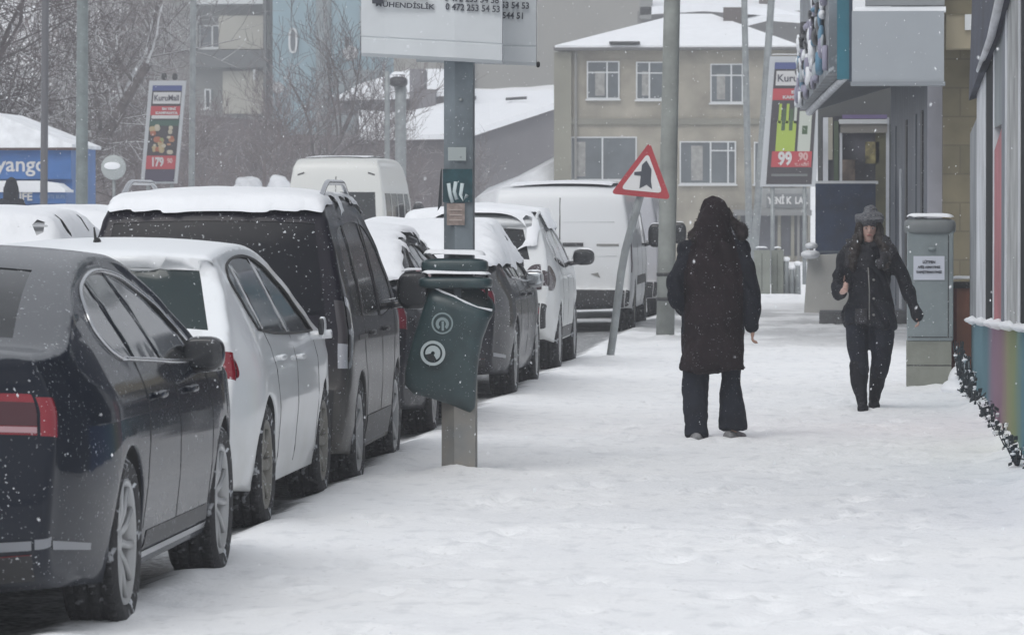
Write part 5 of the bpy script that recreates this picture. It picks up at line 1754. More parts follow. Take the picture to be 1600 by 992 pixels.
# --- beige two-storey house
Y = 150
h = building('house', 'beige two-storey house with snowy hipped roof and white-framed windows behind the warning sign', 'house', 1060, Y)
BEIGE = wallmat('beige_render', (0.29, 0.27, 0.225), var=0.28, vscale=0.9)
box_at('wall', 872, 78, 1262, 412, Y, 9, BEIGE, h)
box_at('corner_pilaster', 866, 82, 893, 412, Y, 1.0, wallmat('beige_darker', (0.23, 0.225, 0.185)), h, off=0.14)
obj('string_course', BX(P(893, 0, Y).x - h.location.x, P(1262, 0, Y).x - h.location.x, -0.10, 0.0, P(0, 196, Y).z, P(0, 187, Y).z), wallmat('beige_band', (0.20, 0.195, 0.165)), h, smooth=False)
window_at(917, 96, 968, 155, Y, h, vs=(0.62,), hs=((0.7, 0, 1),))
window_at(994, 97, 1040, 156, Y, h, vs=(0.45,), hs=((0.7, 0, 1),))
window_at(1110, 100, 1161, 161, Y, h, vs=(0.64,), hs=((0.7, 0, 1),))
window_at(892, 214, 995, 282, Y, h, vs=(0.48,), sill=True)
window_at(1062, 221, 1150, 288, Y, h, vs=(0.55, 0.86), hs=((0.78, 0.55, 1),))
window_at(1178, 222, 1240, 288, Y, h, vs=(0.5,))
obj('cornice', BX(P(866, 0, Y).x - h.location.x, P(1268, 0, Y).x - h.location.x, -0.3, -0.02, P(0, 82, Y).z, P(0, 76, Y).z), wallmat('grey_fascia', (0.16, 0.155, 0.15)), h, smooth=False)
def hip_roof(parent, uL, uR, v_e, Yf, depth, uP0, uP1, v_p, over=0.35, m=None):
    loc = parent.location
    L_ = P(uL, v_e, Yf); R_ = P(uR, v_e, Yf)
    Yp = Yf + depth / 2
    A = P(uP0, v_p, Yp) - loc; B = P(uP1, v_p, Yp) - loc
    f0 = Vector((L_.x, Yf - over, L_.z)) - loc; f1 = Vector((R_.x, Yf - over, R_.z)) - loc
    b0 = f0 + Vector((0, depth + 2 * over, 0)); b1 = f1 + Vector((0, depth + 2 * over, 0))
    bm = bmesh.new()
    V = [bm.verts.new(p) for p in (f0, f1, b1, b0, A, B)]
    D = [bm.verts.new(p - Vector((0, 0, 0.13))) for p in (f0, f1, b1, b0)]
    bm.faces.new((V[0], V[1], V[5], V[4])); bm.faces.new((V[1], V[2], V[5])); bm.faces.new((V[2], V[3], V[4], V[5])); bm.faces.new((V[3], V[0], V[4]))
    for i in range(4):
        bm.faces.new((V[i], D[i], D[(i + 1) % 4], V[(i + 1) % 4]))
    bm.faces.new(D[::-1])
    return obj('roof', bm, m or SNOW, parent, smooth=False, recalc=True)
rf = hip_roof(h, 868, 1252, 72, Y, 8.6, 1062, 1112, 22)
rf2 = box_at('snow_gap', 953, 66, 1000, 69, Y, 0.2, BLACKPL, h, off=0.52)
ch = box_at('chimney', 1130, 12, 1158, 42, Y + 3.2, 0.7, wallmat('sooty_brick', (0.12, 0.105, 0.10)), h)
box_at('eaves_gutter', 868, 75.5, 1252, 78.5, Y, 0.05, mat('dark_gutter', (0.10, 0.10, 0.10)), h, off=0.44)
for (a_, b_, c_, d_) in ((930, 112, 945, 150), (1003, 112, 1014, 150), (1120, 116, 1133, 156), (900, 222, 915, 276), (1080, 228, 1098, 282)):
    box_at('curtain', a_, b_, c_, d_, Y, 0.004, mat('pale_curtain', (0.26, 0.26, 0.25), 0.9, var=0.3, vscale=6), h, off=0.045)
for u_ in (898, 1246):
    box_at('downpipe', u_, 82, u_ + 3.5, 408, Y, 0.08, mat('pipe_grey', (0.19, 0.19, 0.18), 0.7), h, off=0.16)
# ground floor shopfront
box_at('shop_glass', 1100, 336, 1262, 400, Y, 0.5, mat('shop_dark', (0.045, 0.048, 0.06), 0.4, var=0.5, vscale=1.2), h, off=0.02)
for u in (1152, 1168, 1215, 1236, 1256):
    box_at('shop_post', u, 334, u + 5, 405, Y, 0.3, wallmat('beige_darker', (0.23, 0.225, 0.185)), h, off=0.08)
sgb = box_at('shop_sign', 1180, 294, 1266, 328, Y, 0.3, mat('shop_sign_grey', (0.24, 0.25, 0.25), 0.6, var=0.1), h, off=0.3)
box_at('sign_panel', 1198, 303, 1262, 325, Y, 0.05, mat('sign_panel_grey', (0.14, 0.15, 0.155), 0.6), sgb if False else h, off=0.34)
q = P(1231, 314, Y)
text('YENİ K  LAR', 0.30, mat('white_letters', (0.6, 0.6, 0.6), 0.6), (q.x - h.location.x, -0.36, q.z), h, sx=0.75, bold=0.012)
box_at('awning', 1146, 328, 1268, 337, Y, 0.6, mat('dull_awning', (0.17, 0.175, 0.175)), h, off=0.5)

# --- red price banner by the right
def banner(label, us, Y, tilt_uv, brand, price, cents, u_c):
    """us = four corners TL TR BR BL in pixels"""
    p0 = P(us[3][0], us[3][1], Y)
    t = thing('price_banner', label, 'banner', ((P(us[3][0], 0, Y).x + P(us[2][0], 0, Y).x) / 2, Y, 0), 0, 'promotional price banners')
    ox = t.location.x
    def panel(nm, f0, g0, f1, g1, m, par, y0, y1):
        """sub rectangle in banner coordinates (f across, g down)"""
        def q(f, g):
            TL, TR, BR, BL = us
            u = (TL[0] * (1 - f) + TR[0] * f) * (1 - g) + (BL[0] * (1 - f) + BR[0] * f) * g
            v = (TL[1] * (1 - f) + TR[1] * f) * (1 - g) + (BL[1] * (1 - f) + BR[1] * f) * g
            return P(u, v, Y)
        bm = bmesh.new()
        c = [q(f0, g0), q(f1, g0), q(f1, g1), q(f0, g1)]
        A = [bm.verts.new((p.x - ox, y0, p.z)) for p in c]; B = [bm.verts.new((p.x - ox, y1, p.z)) for p in c]
        bm.faces.new(A); bm.faces.new(B[::-1])
        for i in range(4):
            bm.faces.new((A[i], B[i], B[(i + 1) % 4], A[(i + 1) % 4]))
        o = obj(nm, bm, m, par, smooth=False, recalc=True)
        return o, q
    fr, q = panel('frame', -0.13, -0.05, 1.10, 1.02, mat('banner_frame', (0.42, 0.44, 0.46), 0.5), t, -0.02, 0.12)
    ob, _ = panel('poster', 0, 0, 1, 1, mat('banner_dark', (0.035, 0.03, 0.035), 0.6), t, -0.032, -0.02)
    panel('poster_field', 0.0, 0.0, 1, 0.055, mat('banner_blue', (0.05, 0.07, 0.20), 0.6), ob, -0.037, -0.032)
    panel('poster_field', 0.05, 0.07, 0.98, 0.19, mat('banner_white', (0.50, 0.50, 0.50), 0.6), ob, -0.040, -0.032)
    panel('poster_field', 0.0, 0.215, 1, 0.31, mat('banner_red', (0.38, 0.04, 0.05), 0.6), ob, -0.037, -0.032)
    h_ = (q(0.5, 0).z - q(0.5, 1).z)
    W_ = abs(q(1, 0.5).x - q(0, 0.5).x)
    an = 0.0
    def tx(body, f, g, s, m, sx, bold=0.004):
        p = q(f, g)
        o = text(body, s * h_, m, (p.x - ox, -0.046, p.z), ob, sx=sx, bold=bold)
        return o
    tx(brand, 0.51, 0.132, 0.085, mat('banner_ink', (0.06, 0.06, 0.08)), 1.05 * W_ / h_ * 2.6)
    tx('EN YENİ', 0.62, 0.245, 0.034, mat('banner_white', (0.5, 0.5, 0.5)), 1.1)
    tx('KAMPANYA', 0.55, 0.287, 0.036, mat('banner_white', (0.5, 0.5, 0.5)), 1.2)
    return t, ob, panel, tx, q
bt, bo2, panel, tx, q = banner('price banner reading 99 above the grey shop sign, beside the right-hand shops', [(1211, 98), (1279, 98), (1268, 288), (1197, 288)], 104, None, 'KuruMall', '99', '90', 0)
GRN = mat('banner_green', (0.30, 0.40, 0.05), 0.6); PAL = mat('banner_pale', (0.42, 0.45, 0.40), 0.6); RED_ = mat('banner_red', (0.38, 0.04, 0.05))
DG = mat('banner_dark_green', (0.04, 0.08, 0.03), 0.6)
panel('poster_field', 0.15, 0.48, 0.58, 0.73, GRN, bo2, -0.038, -0.032)
for f in (0.17, 0.34, 0.52):
    panel('poster_field', f, 0.34, f + 0.06, 0.50, PAL if f > 0.5 else GRN, bo2, -0.038, -0.032)
panel('poster_field', 0.25, 0.38, 0.33, 0.56, DG, bo2, -0.041, -0.032)
panel('poster_field', 0.42, 0.38, 0.50, 0.56, DG, bo2, -0.041, -0.032)
panel('poster_field', 0.64, 0.40, 0.92, 0.74, PAL, bo2, -0.038, -0.032)
panel('poster_field', 0.72, 0.52, 0.84, 0.59, DG, bo2, -0.041, -0.032)
panel('poster_field', 0.08, 0.73, 0.97, 0.86, RED_, bo2, -0.040, -0.032)
tx('99', 0.38, 0.795, 0.145, mat('banner_white', (0.5, 0.5, 0.5)), 0.78, 0.016)
tx('90', 0.78, 0.775, 0.085, mat('banner_pink', (0.5, 0.32, 0.30)), 0.9, 0.01)
tx('TL / ADET', 0.76, 0.84, 0.03, mat('banner_pink', (0.5, 0.32, 0.30)), 0.9, 0.003)
panel('poster_field', 0.1, 0.915, 0.9, 0.935, mat('banner_grey', (0.13, 0.14, 0.14)), bo2, -0.037, -0.032)
for du in (-0.35, 0.35):
    bm = bmesh.new(); tube(bm, [(du, 0.05, -0.05), (du, 0.05, P(0, 286, 104).z)], 0.045, 8); obj('leg', bm, POLE2, bt)
roof_ = [o for o in bt.children if o.name.startswith('frame')][0]
snowcap(roof_, bvh_of([roof_]), -1, 1, -0.05, 0.15, 0.03, 0.05, nz=0.5)
bt2, bo3, panel, tx, q = banner('price banner reading 179 with a food picture, left of the people carrier roof', [(239, 134), (285, 134), (272, 284), (226, 284)], 118, None, 'KuruMall', '179', '90', 0)
for (f0, g0, f1, g1, m_) in ((0.05, 0.31, 0.97, 0.345, mat('banner_white', (0.5, 0.5, 0.5))), (0.0, 0.36, 1.0, 0.42, mat('banner_teal', (0.03, 0.08, 0.06), 0.6)), (0.0, 0.73, 1.0, 0.87, RED_), (0, 0.88, 1, 1, mat('banner_plum', (0.05, 0.04, 0.07), 0.6))):
    panel('poster_field', f0, g0, f1, g1, m_, bo3, -0.041, -0.032)
random.seed(12)
for k in range(26):
    f = random.uniform(0.12, 0.80); g = random.uniform(0.44, 0.70); s_ = random.uniform(0.05, 0.13)
    p = q(f, g)
    bm = bmesh.new(); superell(bm, (p.x - bt2.location.x, -0.04, p.z), (s_ * 0.8, 0.006 + 0.002 * (k % 4), s_ * random.uniform(0.4, 1.0)), 2, 10, 6)
    c = random.choice([(0.35, 0.28, 0.16), (0.30, 0.10, 0.05), (0.40, 0.36, 0.28), (0.22, 0.24, 0.10), (0.34, 0.17, 0.10)])
    obj('picture_patch', bm, mat('food_%s' % ['wheat', 'paprika', 'cream', 'herb', 'copper'][[0.35, 0.30, 0.40, 0.22, 0.34].index(c[0])], c, 0.7), bo3)
tx('179', 0.38, 0.80, 0.125, mat('banner_white', (0.5, 0.5, 0.5)), 0.72, 0.014)
tx('90', 0.80, 0.785, 0.07, mat('banner_pink', (0.5, 0.32, 0.30)), 0.8, 0.008)
for f in (0.35, 0.72):
    p = q(f, -0.06)
    bm = bmesh.new(); superell(bm, (p.x - bt2.location.x, 0.05, p.z + 0.08), (0.07, 0.07, 0.09), 2.5, 10, 8); obj('lamp', bm, BLACKPL, bt2)
for du in (-0.3, 0.3):
    bm = bmesh.new(); tube(bm, [(du, 0.05, -0.05), (du, 0.05, P(0, 284, 118).z)], 0.05, 8); obj('leg', bm, POLE2, bt2)

# --- blue kiosk with snowy roof
Y = 96
k = building('kiosk', 'blue kiosk with snowy tiled roof and white lettering at the far left', 'kiosk', 30, Y)
BLUE = mat('kiosk_blue', (0.035, 0.13, 0.36), 0.6, var=0.15, vscale=2)
box_at('wall', -110, 232, 113, 412, Y, 3, BLUE, k)
box_at('sign_band', -110, 232, 113, 280, Y, 0.2, BLUE, k, off=0.15)
# roof: pyramid seen as triangle falling to the right
prism_at('roof', [(-110, 232), (-80, 172), (-10, 176), (60, 203), (117, 226), (117, 231)], Y, 3.4, mat('snowy_tiles', (0.80, 0.82, 0.85), 0.9, var=0.15, vscale=3, bump=1.0, bscale=7), k, off=0.35)
box_at('eaves', -112, 230.5, 117, 235, Y, 0.3, mat('eaves_brown', (0.09, 0.055, 0.05), 0.8), k, off=0.33)
WL = mat('white_letters', (0.6, 0.6, 0.6), 0.6)
p = P(36, 258, Y); text('yango', 0.43, WL, (p.x - k.location.x, -0.165, p.z), k, sx=1.05, bold=0.006)
aw = prism_at('awning', [(-110, 300), (-110, 290), (-60, 286), (0, 283), (70, 283), (100, 287), (113, 297), (113, 301)], Y, 0.15, SNOW, k, off=0.85)
box_at('awning_valance', -110, 300, 113, 318, Y, 0.10, BLUE, k, off=0.8)
p = P(47, 308, Y); text('LIFE', 0.22, WL, (p.x - k.location.x, -0.82, p.z), k, sx=1.0, bold=0.008)
p = P(92, 308, Y); text('GAZETE BÜFE', 0.11, mat('faint_letters', (0.22, 0.30, 0.42), 0.7), (p.x - k.location.x, -0.815, p.z), k, sx=0.8)
# customer standing at the kiosk, back turned
obj('platform', BX(-3.0, 1.4, -2.2, -0.9, -0.02, 0.42), CONC, k, smooth=False)
sh = P(17, 300, 94.4)
fig = thing('person', 'dark bundled-up figure standing before the blue kiosk at the far left', 'person', (sh.x, 94.4, 0.42))
blob('body', [([(0, 0, 1.40), (0, 0, 1.62)], [(0.06, 0.06), (0.09, 0.10)], (1, 0, 0)), ([(0, 0, 0.85), (0, 0, 1.3)], [(0.15, 0.1), (0.17, 0.1)], (1, 0, 0)),
    ([(-0.16, 0, 1.38), (-0.22, 0, 1.1), (-0.2, 0.1, 0.85)], [0.04, 0.035, 0.03]), ([(0.16, 0, 1.38), (0.22, 0, 1.1), (0.2, 0.1, 0.85)], [0.04, 0.035, 0.03]),
    ([(-0.09, 0, 0.85), (-0.1, 0, 0.05)], [0.07, 0.045]), ([(0.09, 0, 0.85), (0.1, 0, 0.05)], [0.07, 0.045])] + hand_chains((-0.2, 0.1, 0.86), (0, 0.2, -1), (0, 1, 0)) + hand_chains((0.2, 0.1, 0.86), (0, 0.2, -1), (0, 1, 0)), 0.008, SKIN, fig)
blob('coat', [([(0, 0, 0.55), (0, 0, 0.95), (0, 0, 1.3), (0, 0, 1.45)], [(0.25, 0.18), (0.24, 0.17), (0.25, 0.16), (0.15, 0.12)], (1, 0, 0)),
    ([(-0.18, 0, 1.36), (-0.28, 0, 1.1), (-0.22, 0.1, 0.9)], [0.09, 0.08, 0.06]), ([(0.18, 0, 1.36), (0.28, 0, 1.1), (0.22, 0.1, 0.9)], [0.09, 0.08, 0.06])], 0.014, NAVY, fig, noise=0.03)
blob('hood', [([(0, 0, 1.45), (0, 0, 1.6), (0, 0, 1.76)], [(0.17, 0.15), (0.155, 0.16), (0.10, 0.11)], (1, 0, 0))], 0.014, NAVY, fig, noise=0.03)
blob('trousers', [([(-0.09, 0, 0.8), (-0.1, 0, 0.06)], [0.1, 0.08]), ([(0.09, 0, 0.8), (0.1, 0, 0.06)], [0.1, 0.08])], 0.014, TROU, fig)

# --- right: gaudy shop wall, nearest
def qx(x0, x1, y0, y1, z0, z1, nm, m, par, bev=0):
    l = par.location
    return obj(nm, BX(x0 - l.x, x1 - l.x, y0 - l.y, y1 - l.y, z0 - l.z, z1 - l.z, bev), m, par, smooth=False)
sw = thing('shop_front', 'shop front with colourful painted plinth and tall framed windows at the right edge', 'shop', (1.3, 35, 0))
MUR = bpy.data.materials.new('painted_plinth'); MUR.use_nodes = True
nt = MUR.node_tree; N = nt.nodes; L = nt.links
geo = N.new('ShaderNodeNewGeometry'); sx = N.new('ShaderNodeSeparateXYZ'); L.new(geo.outputs['Position'], sx.inputs[0])
nz_ = N.new('ShaderNodeTexNoise'); nz_.inputs['Scale'].default_value = 0.9; nz_.inputs['Detail'].default_value = 6
L.new(geo.outputs['Position'], nz_.inputs['Vector'])
ad = N.new('ShaderNodeMath'); ad.operation = 'MULTIPLY_ADD'; ad.inputs[1].default_value = 1.8; L.new(nz_.outputs[0], ad.inputs[0]); L.new(sx.outputs[1], ad.inputs[2])
mr = N.new('ShaderNodeMapRange'); mr.inputs[1].default_value = 26.9; mr.inputs[2].default_value = 45.4; L.new(ad.outputs[0], mr.inputs[0])
cr = N.new('ShaderNodeValToRGB'); L.new(mr.outputs[0], cr.inputs[0])
els = cr.color_ramp.elements
els[0].position = 0.0; els[0].color = (0.05, 0.10, 0.24, 1)
els[1].position = 1.0; els[1].color = (0.12, 0.17, 0.19, 1)
for pos, c in ((0.12, (0.06, 0.17, 0.28)), (0.22, (0.09, 0.20, 0.24)), (0.30, (0.20, 0.24, 0.12)), (0.38, (0.25, 0.24, 0.14)), (0.45, (0.24, 0.15, 0.19)), (0.56, (0.24, 0.15, 0.21)), (0.66, (0.10, 0.20, 0.24)), (0.85, (0.12, 0.22, 0.26))):
    e = els.new(pos); e.color = (*c, 1)
L.new(cr.outputs[0], N['Principled BSDF'].inputs['Base Color']); N['Principled BSDF'].inputs['Roughness'].default_value = 0.85
N['Principled BSDF'].inputs['Specular IOR Level'].default_value = 0.15
# plinth whose top slopes gently
bm = bmesh.new()
co = [(1.06, 24, 0), (1.06, 43.2, 0), (1.06, 43.2, 0.60), (1.06, 24, 0.97)]
A = [bm.verts.new(Vector(c) - sw.location) for c in co]; B = [bm.verts.new(a.co + Vector((0.35, 0, 0))) for a in A]
bm.faces.new(A); bm.faces.new(B[::-1])
for i in range(4):
    bm.faces.new((A[i], B[i], B[(i + 1) % 4], A[(i + 1) % 4]))
obj('plinth', bm, MUR, sw, smooth=False, recalc=True)
def ztop(y): return 0.60 + (43.2 - y) * 0.37 / 19.2
WG = mat('weathered_white', (0.55, 0.57, 0.60), 0.7, var=0.25, vscale=1.5, specks=0.3)
def wpanel(nm, y0, y1, z1, x, m, z0=None, par=sw):
    l = sw.location
    za, zb_ = (ztop(y0), ztop(y1)) if z0 is None else (z0, z0)
    bm = bmesh.new()
    co = [(x, y0, za + 0.01), (x, y1, zb_ + 0.01), (x, y1, z1[1]), (x, y0, z1[0])]
    A = [bm.verts.new(Vector(c) - l) for c in co]; B = [bm.verts.new(a.co + Vector((0.10, 0, 0))) for a in A]
    bm.faces.new(A); bm.faces.new(B[::-1])
    for i in range(4):
        bm.faces.new((A[i], B[i], B[(i + 1) % 4], A[(i + 1) % 4]))
    return obj(nm, bm, m, par, smooth=False, recalc=True)
qx(1.16, 4.0, 24, 43.2, 0, 4.6, 'wall', wallmat('dark_shop_wall', (0.05, 0.055, 0.06)), sw)
DARKG = mat('shop_glass_dark', (0.008, 0.010, 0.012), 0.6, spec=0.05)
wpanel('window_frame', 37.9, 40.6, (2.75, 2.7), 1.038, WG)
wpanel('side_board', 40.6, 43.1, (2.4, 2.3), 1.042, mat('grey_board', (0.22, 0.235, 0.25), 0.7, var=0.3, vscale=1.5))
wpanel('pane', 35.9, 37.9, (2.85, 2.8), 1.044, DARKG)
wpanel('poster_edge', 35.6, 35.9, (2.85, 2.85), 1.040, WG)
wpanel('poster', 33.75, 35.6, (2.2, 2.05), 1.043, mat('pink_poster', (0.40, 0.12, 0.14), 0.6, var=0.3, vscale=1.2, specks=0.15))
wpanel('poster', 33.75, 35.6, (2.95, 2.9), 1.043, mat('grey_poster', (0.20, 0.23, 0.24), 0.6, var=0.3, vscale=1.0), z0=2.21)
wpanel('window_frame', 33.1, 33.75, (2.98, 2.93), 1.038, mat('steel_blue', (0.12, 0.14, 0.17), 0.5))
wpanel('curtain', 30.2, 33.1, (3.05, 3.0), 1.042, mat('grey_curtain', (0.36, 0.37, 0.37), 0.8, var=0.35, vscale=2.5))
wpanel('window_frame', 32.6, 33.0, (3.05, 3.0), 1.037, WG)
wpanel('window_frame', 30.0, 30.3, (3.1, 3.05), 1.037, WG)
wpanel('pane', 24.5, 30.0, (3.3, 3.15), 1.044, DARKG)
# snow lying on the sills, in pieces
random.seed(8)
for y0, y1 in ((40.2, 43.15), (37.3, 39.6), (35.3, 36.4), (33.3, 35.0), (31.0, 32.8), (28.6, 30.4), (25, 28.2)):
    bm = bmesh.new()
    n = 22
    q_ = [Vector((1.03 - sw.location.x, y0 + (y1 - y0) * i / n - 35, ztop(y0 + (y1 - y0) * i / n) + 0.015)) for i in range(n + 1)]
    tube(bm, q_, [(0.006 + (0.030 + 0.03 * random.random()) * math.sin(math.pi * min(1, max(0.04, i / n))) ** 0.4, 0.012 + 0.030 * random.random() * math.sin(math.pi * min(1, max(0.04, i / n)))) for i in range(n + 1)], 8, lat=(1, 0, 0))
    obj('sill_snow', bm, SNOW, sw)
# drooping dark blue awning above, with its pale edge
bm = bmesh.new()
rows = []
for i, (y, za, zb_) in enumerate(((24, 3.35, 4.9), (30, 3.25, 4.8), (32, 3.0, 4.6), (34, 2.85, 4.5), (37, 2.72, 4.3), (40, 2.6, 4.1), (41, 2.55, 3.9))):
    rows.append([bm.verts.new(Vector((x, y, z)) - sw.location) for x, z in ((0.98, za), (1.02, zb_), (1.3, zb_ + 0.1), (1.3, za + 0.1))])
for a, b in zip(rows, rows[1:]):
    for i in range(4):
        bm.faces.new((a[i], a[(i + 1) % 4], b[(i + 1) % 4], b[i]))
bm.faces.new(rows[0]); bm.faces.new(rows[-1])
obj('awning', bm, mat('navy_awning', (0.022, 0.028, 0.05), 0.7, var=0.4, vscale=1.5, specks=0.1), sw, smooth=False, recalc=True)
bm = bmesh.new(); tube(bm, [Vector(c) - sw.location for c in ((0.985, 28, 3.27), (0.975, 31, 3.12), (0.97, 34, 2.84), (0.985, 38, 2.72))], [0.03, 0.035, 0.03, 0.02], 8)
obj('awning_edge', bm, WG, sw)

# orange wall piece next to the cabinet, reddish post
ow = thing('painted_wall', 'short terracotta wall end between the grey cabinet and the colourful shop front', 'wall', (1.0, 43.6, 0))
qx(0.93, 1.30, 43.3, 43.9, 0, 0.92, 'wall_panel', mat('terracotta', (0.33, 0.15, 0.10), 0.8, var=0.2, vscale=3), ow)
qx(0.885, 0.93, 43.3, 43.8, 0, 0.90, 'edge_board', mat('red_brown_board', (0.17, 0.05, 0.04), 0.7, var=0.4, vscale=5), ow)
bm = BX(-0.13, 0.32, -0.33, 0.33, 0.90, 0.95)
cpp = obj('coping', bm, BLACKPL, ow, smooth=False)
snowcap(cpp, bvh_of([cpp]), -0.13, 0.32, -0.33, 0.33, 0.02, 0.05, nz=0.4)
# snow-laden shrubs and clutter along the wall foot
random.seed(21)
LEAF = mat('dark_leaf', (0.012, 0.022, 0.028), 0.7, var=0.5, vscale=20)
for i, (x, y, hh) in enumerate(((0.95, 42.6, 0.48), (0.97, 41.5, 0.38), (0.985, 40.3, 0.26), (1.0, 38.6, 0.17), (1.01, 36.4, 0.15), (1.01, 34.9, 0.17), (1.015, 33.0, 0.14), (1.015, 31.0, 0.15), (1.015, 29.6, 0.14))):
    s_ = thing('low_shrub', ['small dark shrub under snow beside the terracotta wall end', 'small dark shrub, second along the shop plinth from the cabinet', 'small dark shrub, third along the shop plinth from the cabinet',
        'low snowy tuft below the teal part of the plinth', 'low snowy tuft below the pink part of the plinth', 'low snowy tuft under the pink poster', 'low snowy tuft below the yellow-green part of the plinth', 'low snowy tuft below the blue part of the plinth', 'low snowy tuft at the right picture edge'][i], 'shrub', (x, y, 0), 0, 'snowed-over shrubs along the shop plinth')
    bm = bmesh.new(); bs = bmesh.new()
    for k_ in range(85 if i < 3 else 38):
        p = Vector((random.uniform(-0.05, 0.05), random.gauss(0, 0.22), 0.02 + random.random() ** 1.2 * hh * 0.8))
        r_ = random.uniform(0.012, 0.034)
        n = Vector((random.gauss(0, 1), random.gauss(0, 1), random.gauss(0, 1))).normalized()
        a = n.orthogonal().normalized() * r_; b = n.cross(a) * 0.7
        tgt = bs if random.random() < 0.22 else bm
        vs = [tgt.verts.new(p + a), tgt.verts.new(p + b), tgt.verts.new(p - a), tgt.verts.new(p - b)]
        tgt.faces.new(vs)
        if tgt is bs:
            superell(bs, p + Vector((0, 0, 0.01)), (r_ * random.uniform(0.3, 0.9), r_ * random.uniform(0.5, 2.2), r_ * random.uniform(0.15, 0.5)), 2, 8, 5)
    for k_ in range(12):
        a = random.uniform(0, 6.28)
        tube(bm, [(0, 0, 0), (math.cos(a) * 0.05 - 0.02, math.sin(a) * 0.3, hh * 0.9)], [0.008, 0.003], 4)
    obj('foliage', bm, LEAF, s_, smooth=False)
    obj('snow_clumps', bs, SNOW, s_)
# snow heap beside the cabinet
bm = bmesh.new()
for (x, y, z, rx, ry, rz) in ((0, 0, 0.05, 0.12, 0.35, 0.17), (0.02, 0.1, 0.16, 0.07, 0.15, 0.16), (-0.03, -0.5, 0.02, 0.16, 0.5, 0.09)):
    superell(bm, (x, y, z), (rx, ry, rz), 2, 20, 10)
o = obj('snow_heap', bm, SNOW); o.location = (0.96, 42.9, 0)
tag(o, 'little heap of snow between the grey cabinet and the shop plinth', 'snow heap')

# --- yellow stone building
Y = 56.5
ys = building('stone_building', 'building of yellow-beige stone blocks standing behind the grey cabinet', 'building', 1500, Y)
STONE = bpy.data.materials.new('yellow_stone'); STONE.use_nodes = True
nt = STONE.node_tree; N = nt.nodes; L = nt.links
tc = N.new('ShaderNodeTexCoord'); mp_ = N.new('ShaderNodeMapping'); mp_.inputs['Rotation'].default_value = (R(90), 0, 0)
L.new(tc.outputs['Object'], mp_.inputs[0])
br = N.new('ShaderNodeTexBrick'); br.inputs['Scale'].default_value = 1.0; br.inputs['Brick Width'].default_value = 0.62; br.inputs['Row Height'].default_value = 0.34
br.inputs['Mortar Size'].default_value = 0.010; br.inputs['Color1'].default_value = (0.185, 0.165, 0.105, 1); br.inputs['Color2'].default_value = (0.235, 0.205, 0.13, 1); br.inputs['Mortar'].default_value = (0.16, 0.14, 0.095, 1)
L.new(mp_.outputs[0], br.inputs['Vector'])
nz_ = N.new('ShaderNodeTexNoise'); nz_.inputs['Scale'].default_value = 2.0; nz_.inputs['Detail'].default_value = 6; L.new(tc.outputs['Object'], nz_.inputs['Vector'])
mx = N.new('ShaderNodeMix'); mx.data_type = 'RGBA'; mx.blend_type = 'MULTIPLY'; mx.inputs[0].default_value = 0.8
L.new(br.outputs['Color'], mx.inputs[6]); L.new(nz_.outputs['Fac'], mx.inputs[7])
L.new(mx.outputs[2], N['Principled BSDF'].inputs['Base Color']); N['Principled BSDF'].inputs['Roughness'].default_value = 0.9
wl_ = box_at('wall', 1474, -40, 1720, 560, Y, 4, STONE, ys)
box_at('cornice', 1478, -40, 1720, 78, Y, 0.5, wallmat('beige_stone', (0.30, 0.265, 0.19)), ys, off=0.5)
box_at('stone_trim', 1474, -40, 1532, 26, Y, 0.4, STONE, ys, off=0.52)
box_at('white_panel', 1506, 26, 1546, 50, Y, 0.2, SHEARW, ys, off=0.56)
box_at('white_panel', 1534, -40, 1600, 26, Y, 0.2, SHEARW, ys, off=0.56)

# --- shops beyond: grey light box, fascia, canopy, interior facade
sp = thing('corner_shop', 'corner shop with teal-edged snowy fascia, slanting canopy and grey-blue side front', 'shop', (0.6, 60, 0))
l0 = sp.location
DKB = mat('slate_blue_front', (0.075, 0.09, 0.115), 0.5, var=0.4, vscale=1.6, specks=0.15)
def wallseg(nm, p0, p1, z0, z1, th, m, par=sp):
    """vertical slab from plan point p0 to p1"""
    a = Vector((*p0, 0)); b = Vector((*p1, 0)); d = (b - a).normalized(); n = Vector((d.y, -d.x, 0)) * th
    bm = bmesh.new()
    c = [a, b, b + n, a + n]
    A = [bm.verts.new(Vector((q.x, q.y, z0)) - l0) for q in c]; B = [bm.verts.new(Vector((q.x, q.y, z1)) - l0) for q in c]
    bm.faces.new(A[::-1]); bm.faces.new(B)
    for i in range(4):
        bm.faces.new((A[i], A[(i + 1) % 4], B[(i + 1) % 4], B[i]))
    return obj(nm, bm, m, par, smooth=False, recalc=True)
F0 = (P(1474, 0, 57.2).x, 57.2); F1 = (P(1392, 0, 79).x, 79)
wallseg('side_front', F0, F1, 0, 5.2, 0.5, DKB)
# pillar next to stone wall
box_at('pillar', 1450, -40, 1476, 430, 57.0, 0.3, mat('pale_pillar', (0.33, 0.335, 0.38), 0.7, var=0.08), sp)
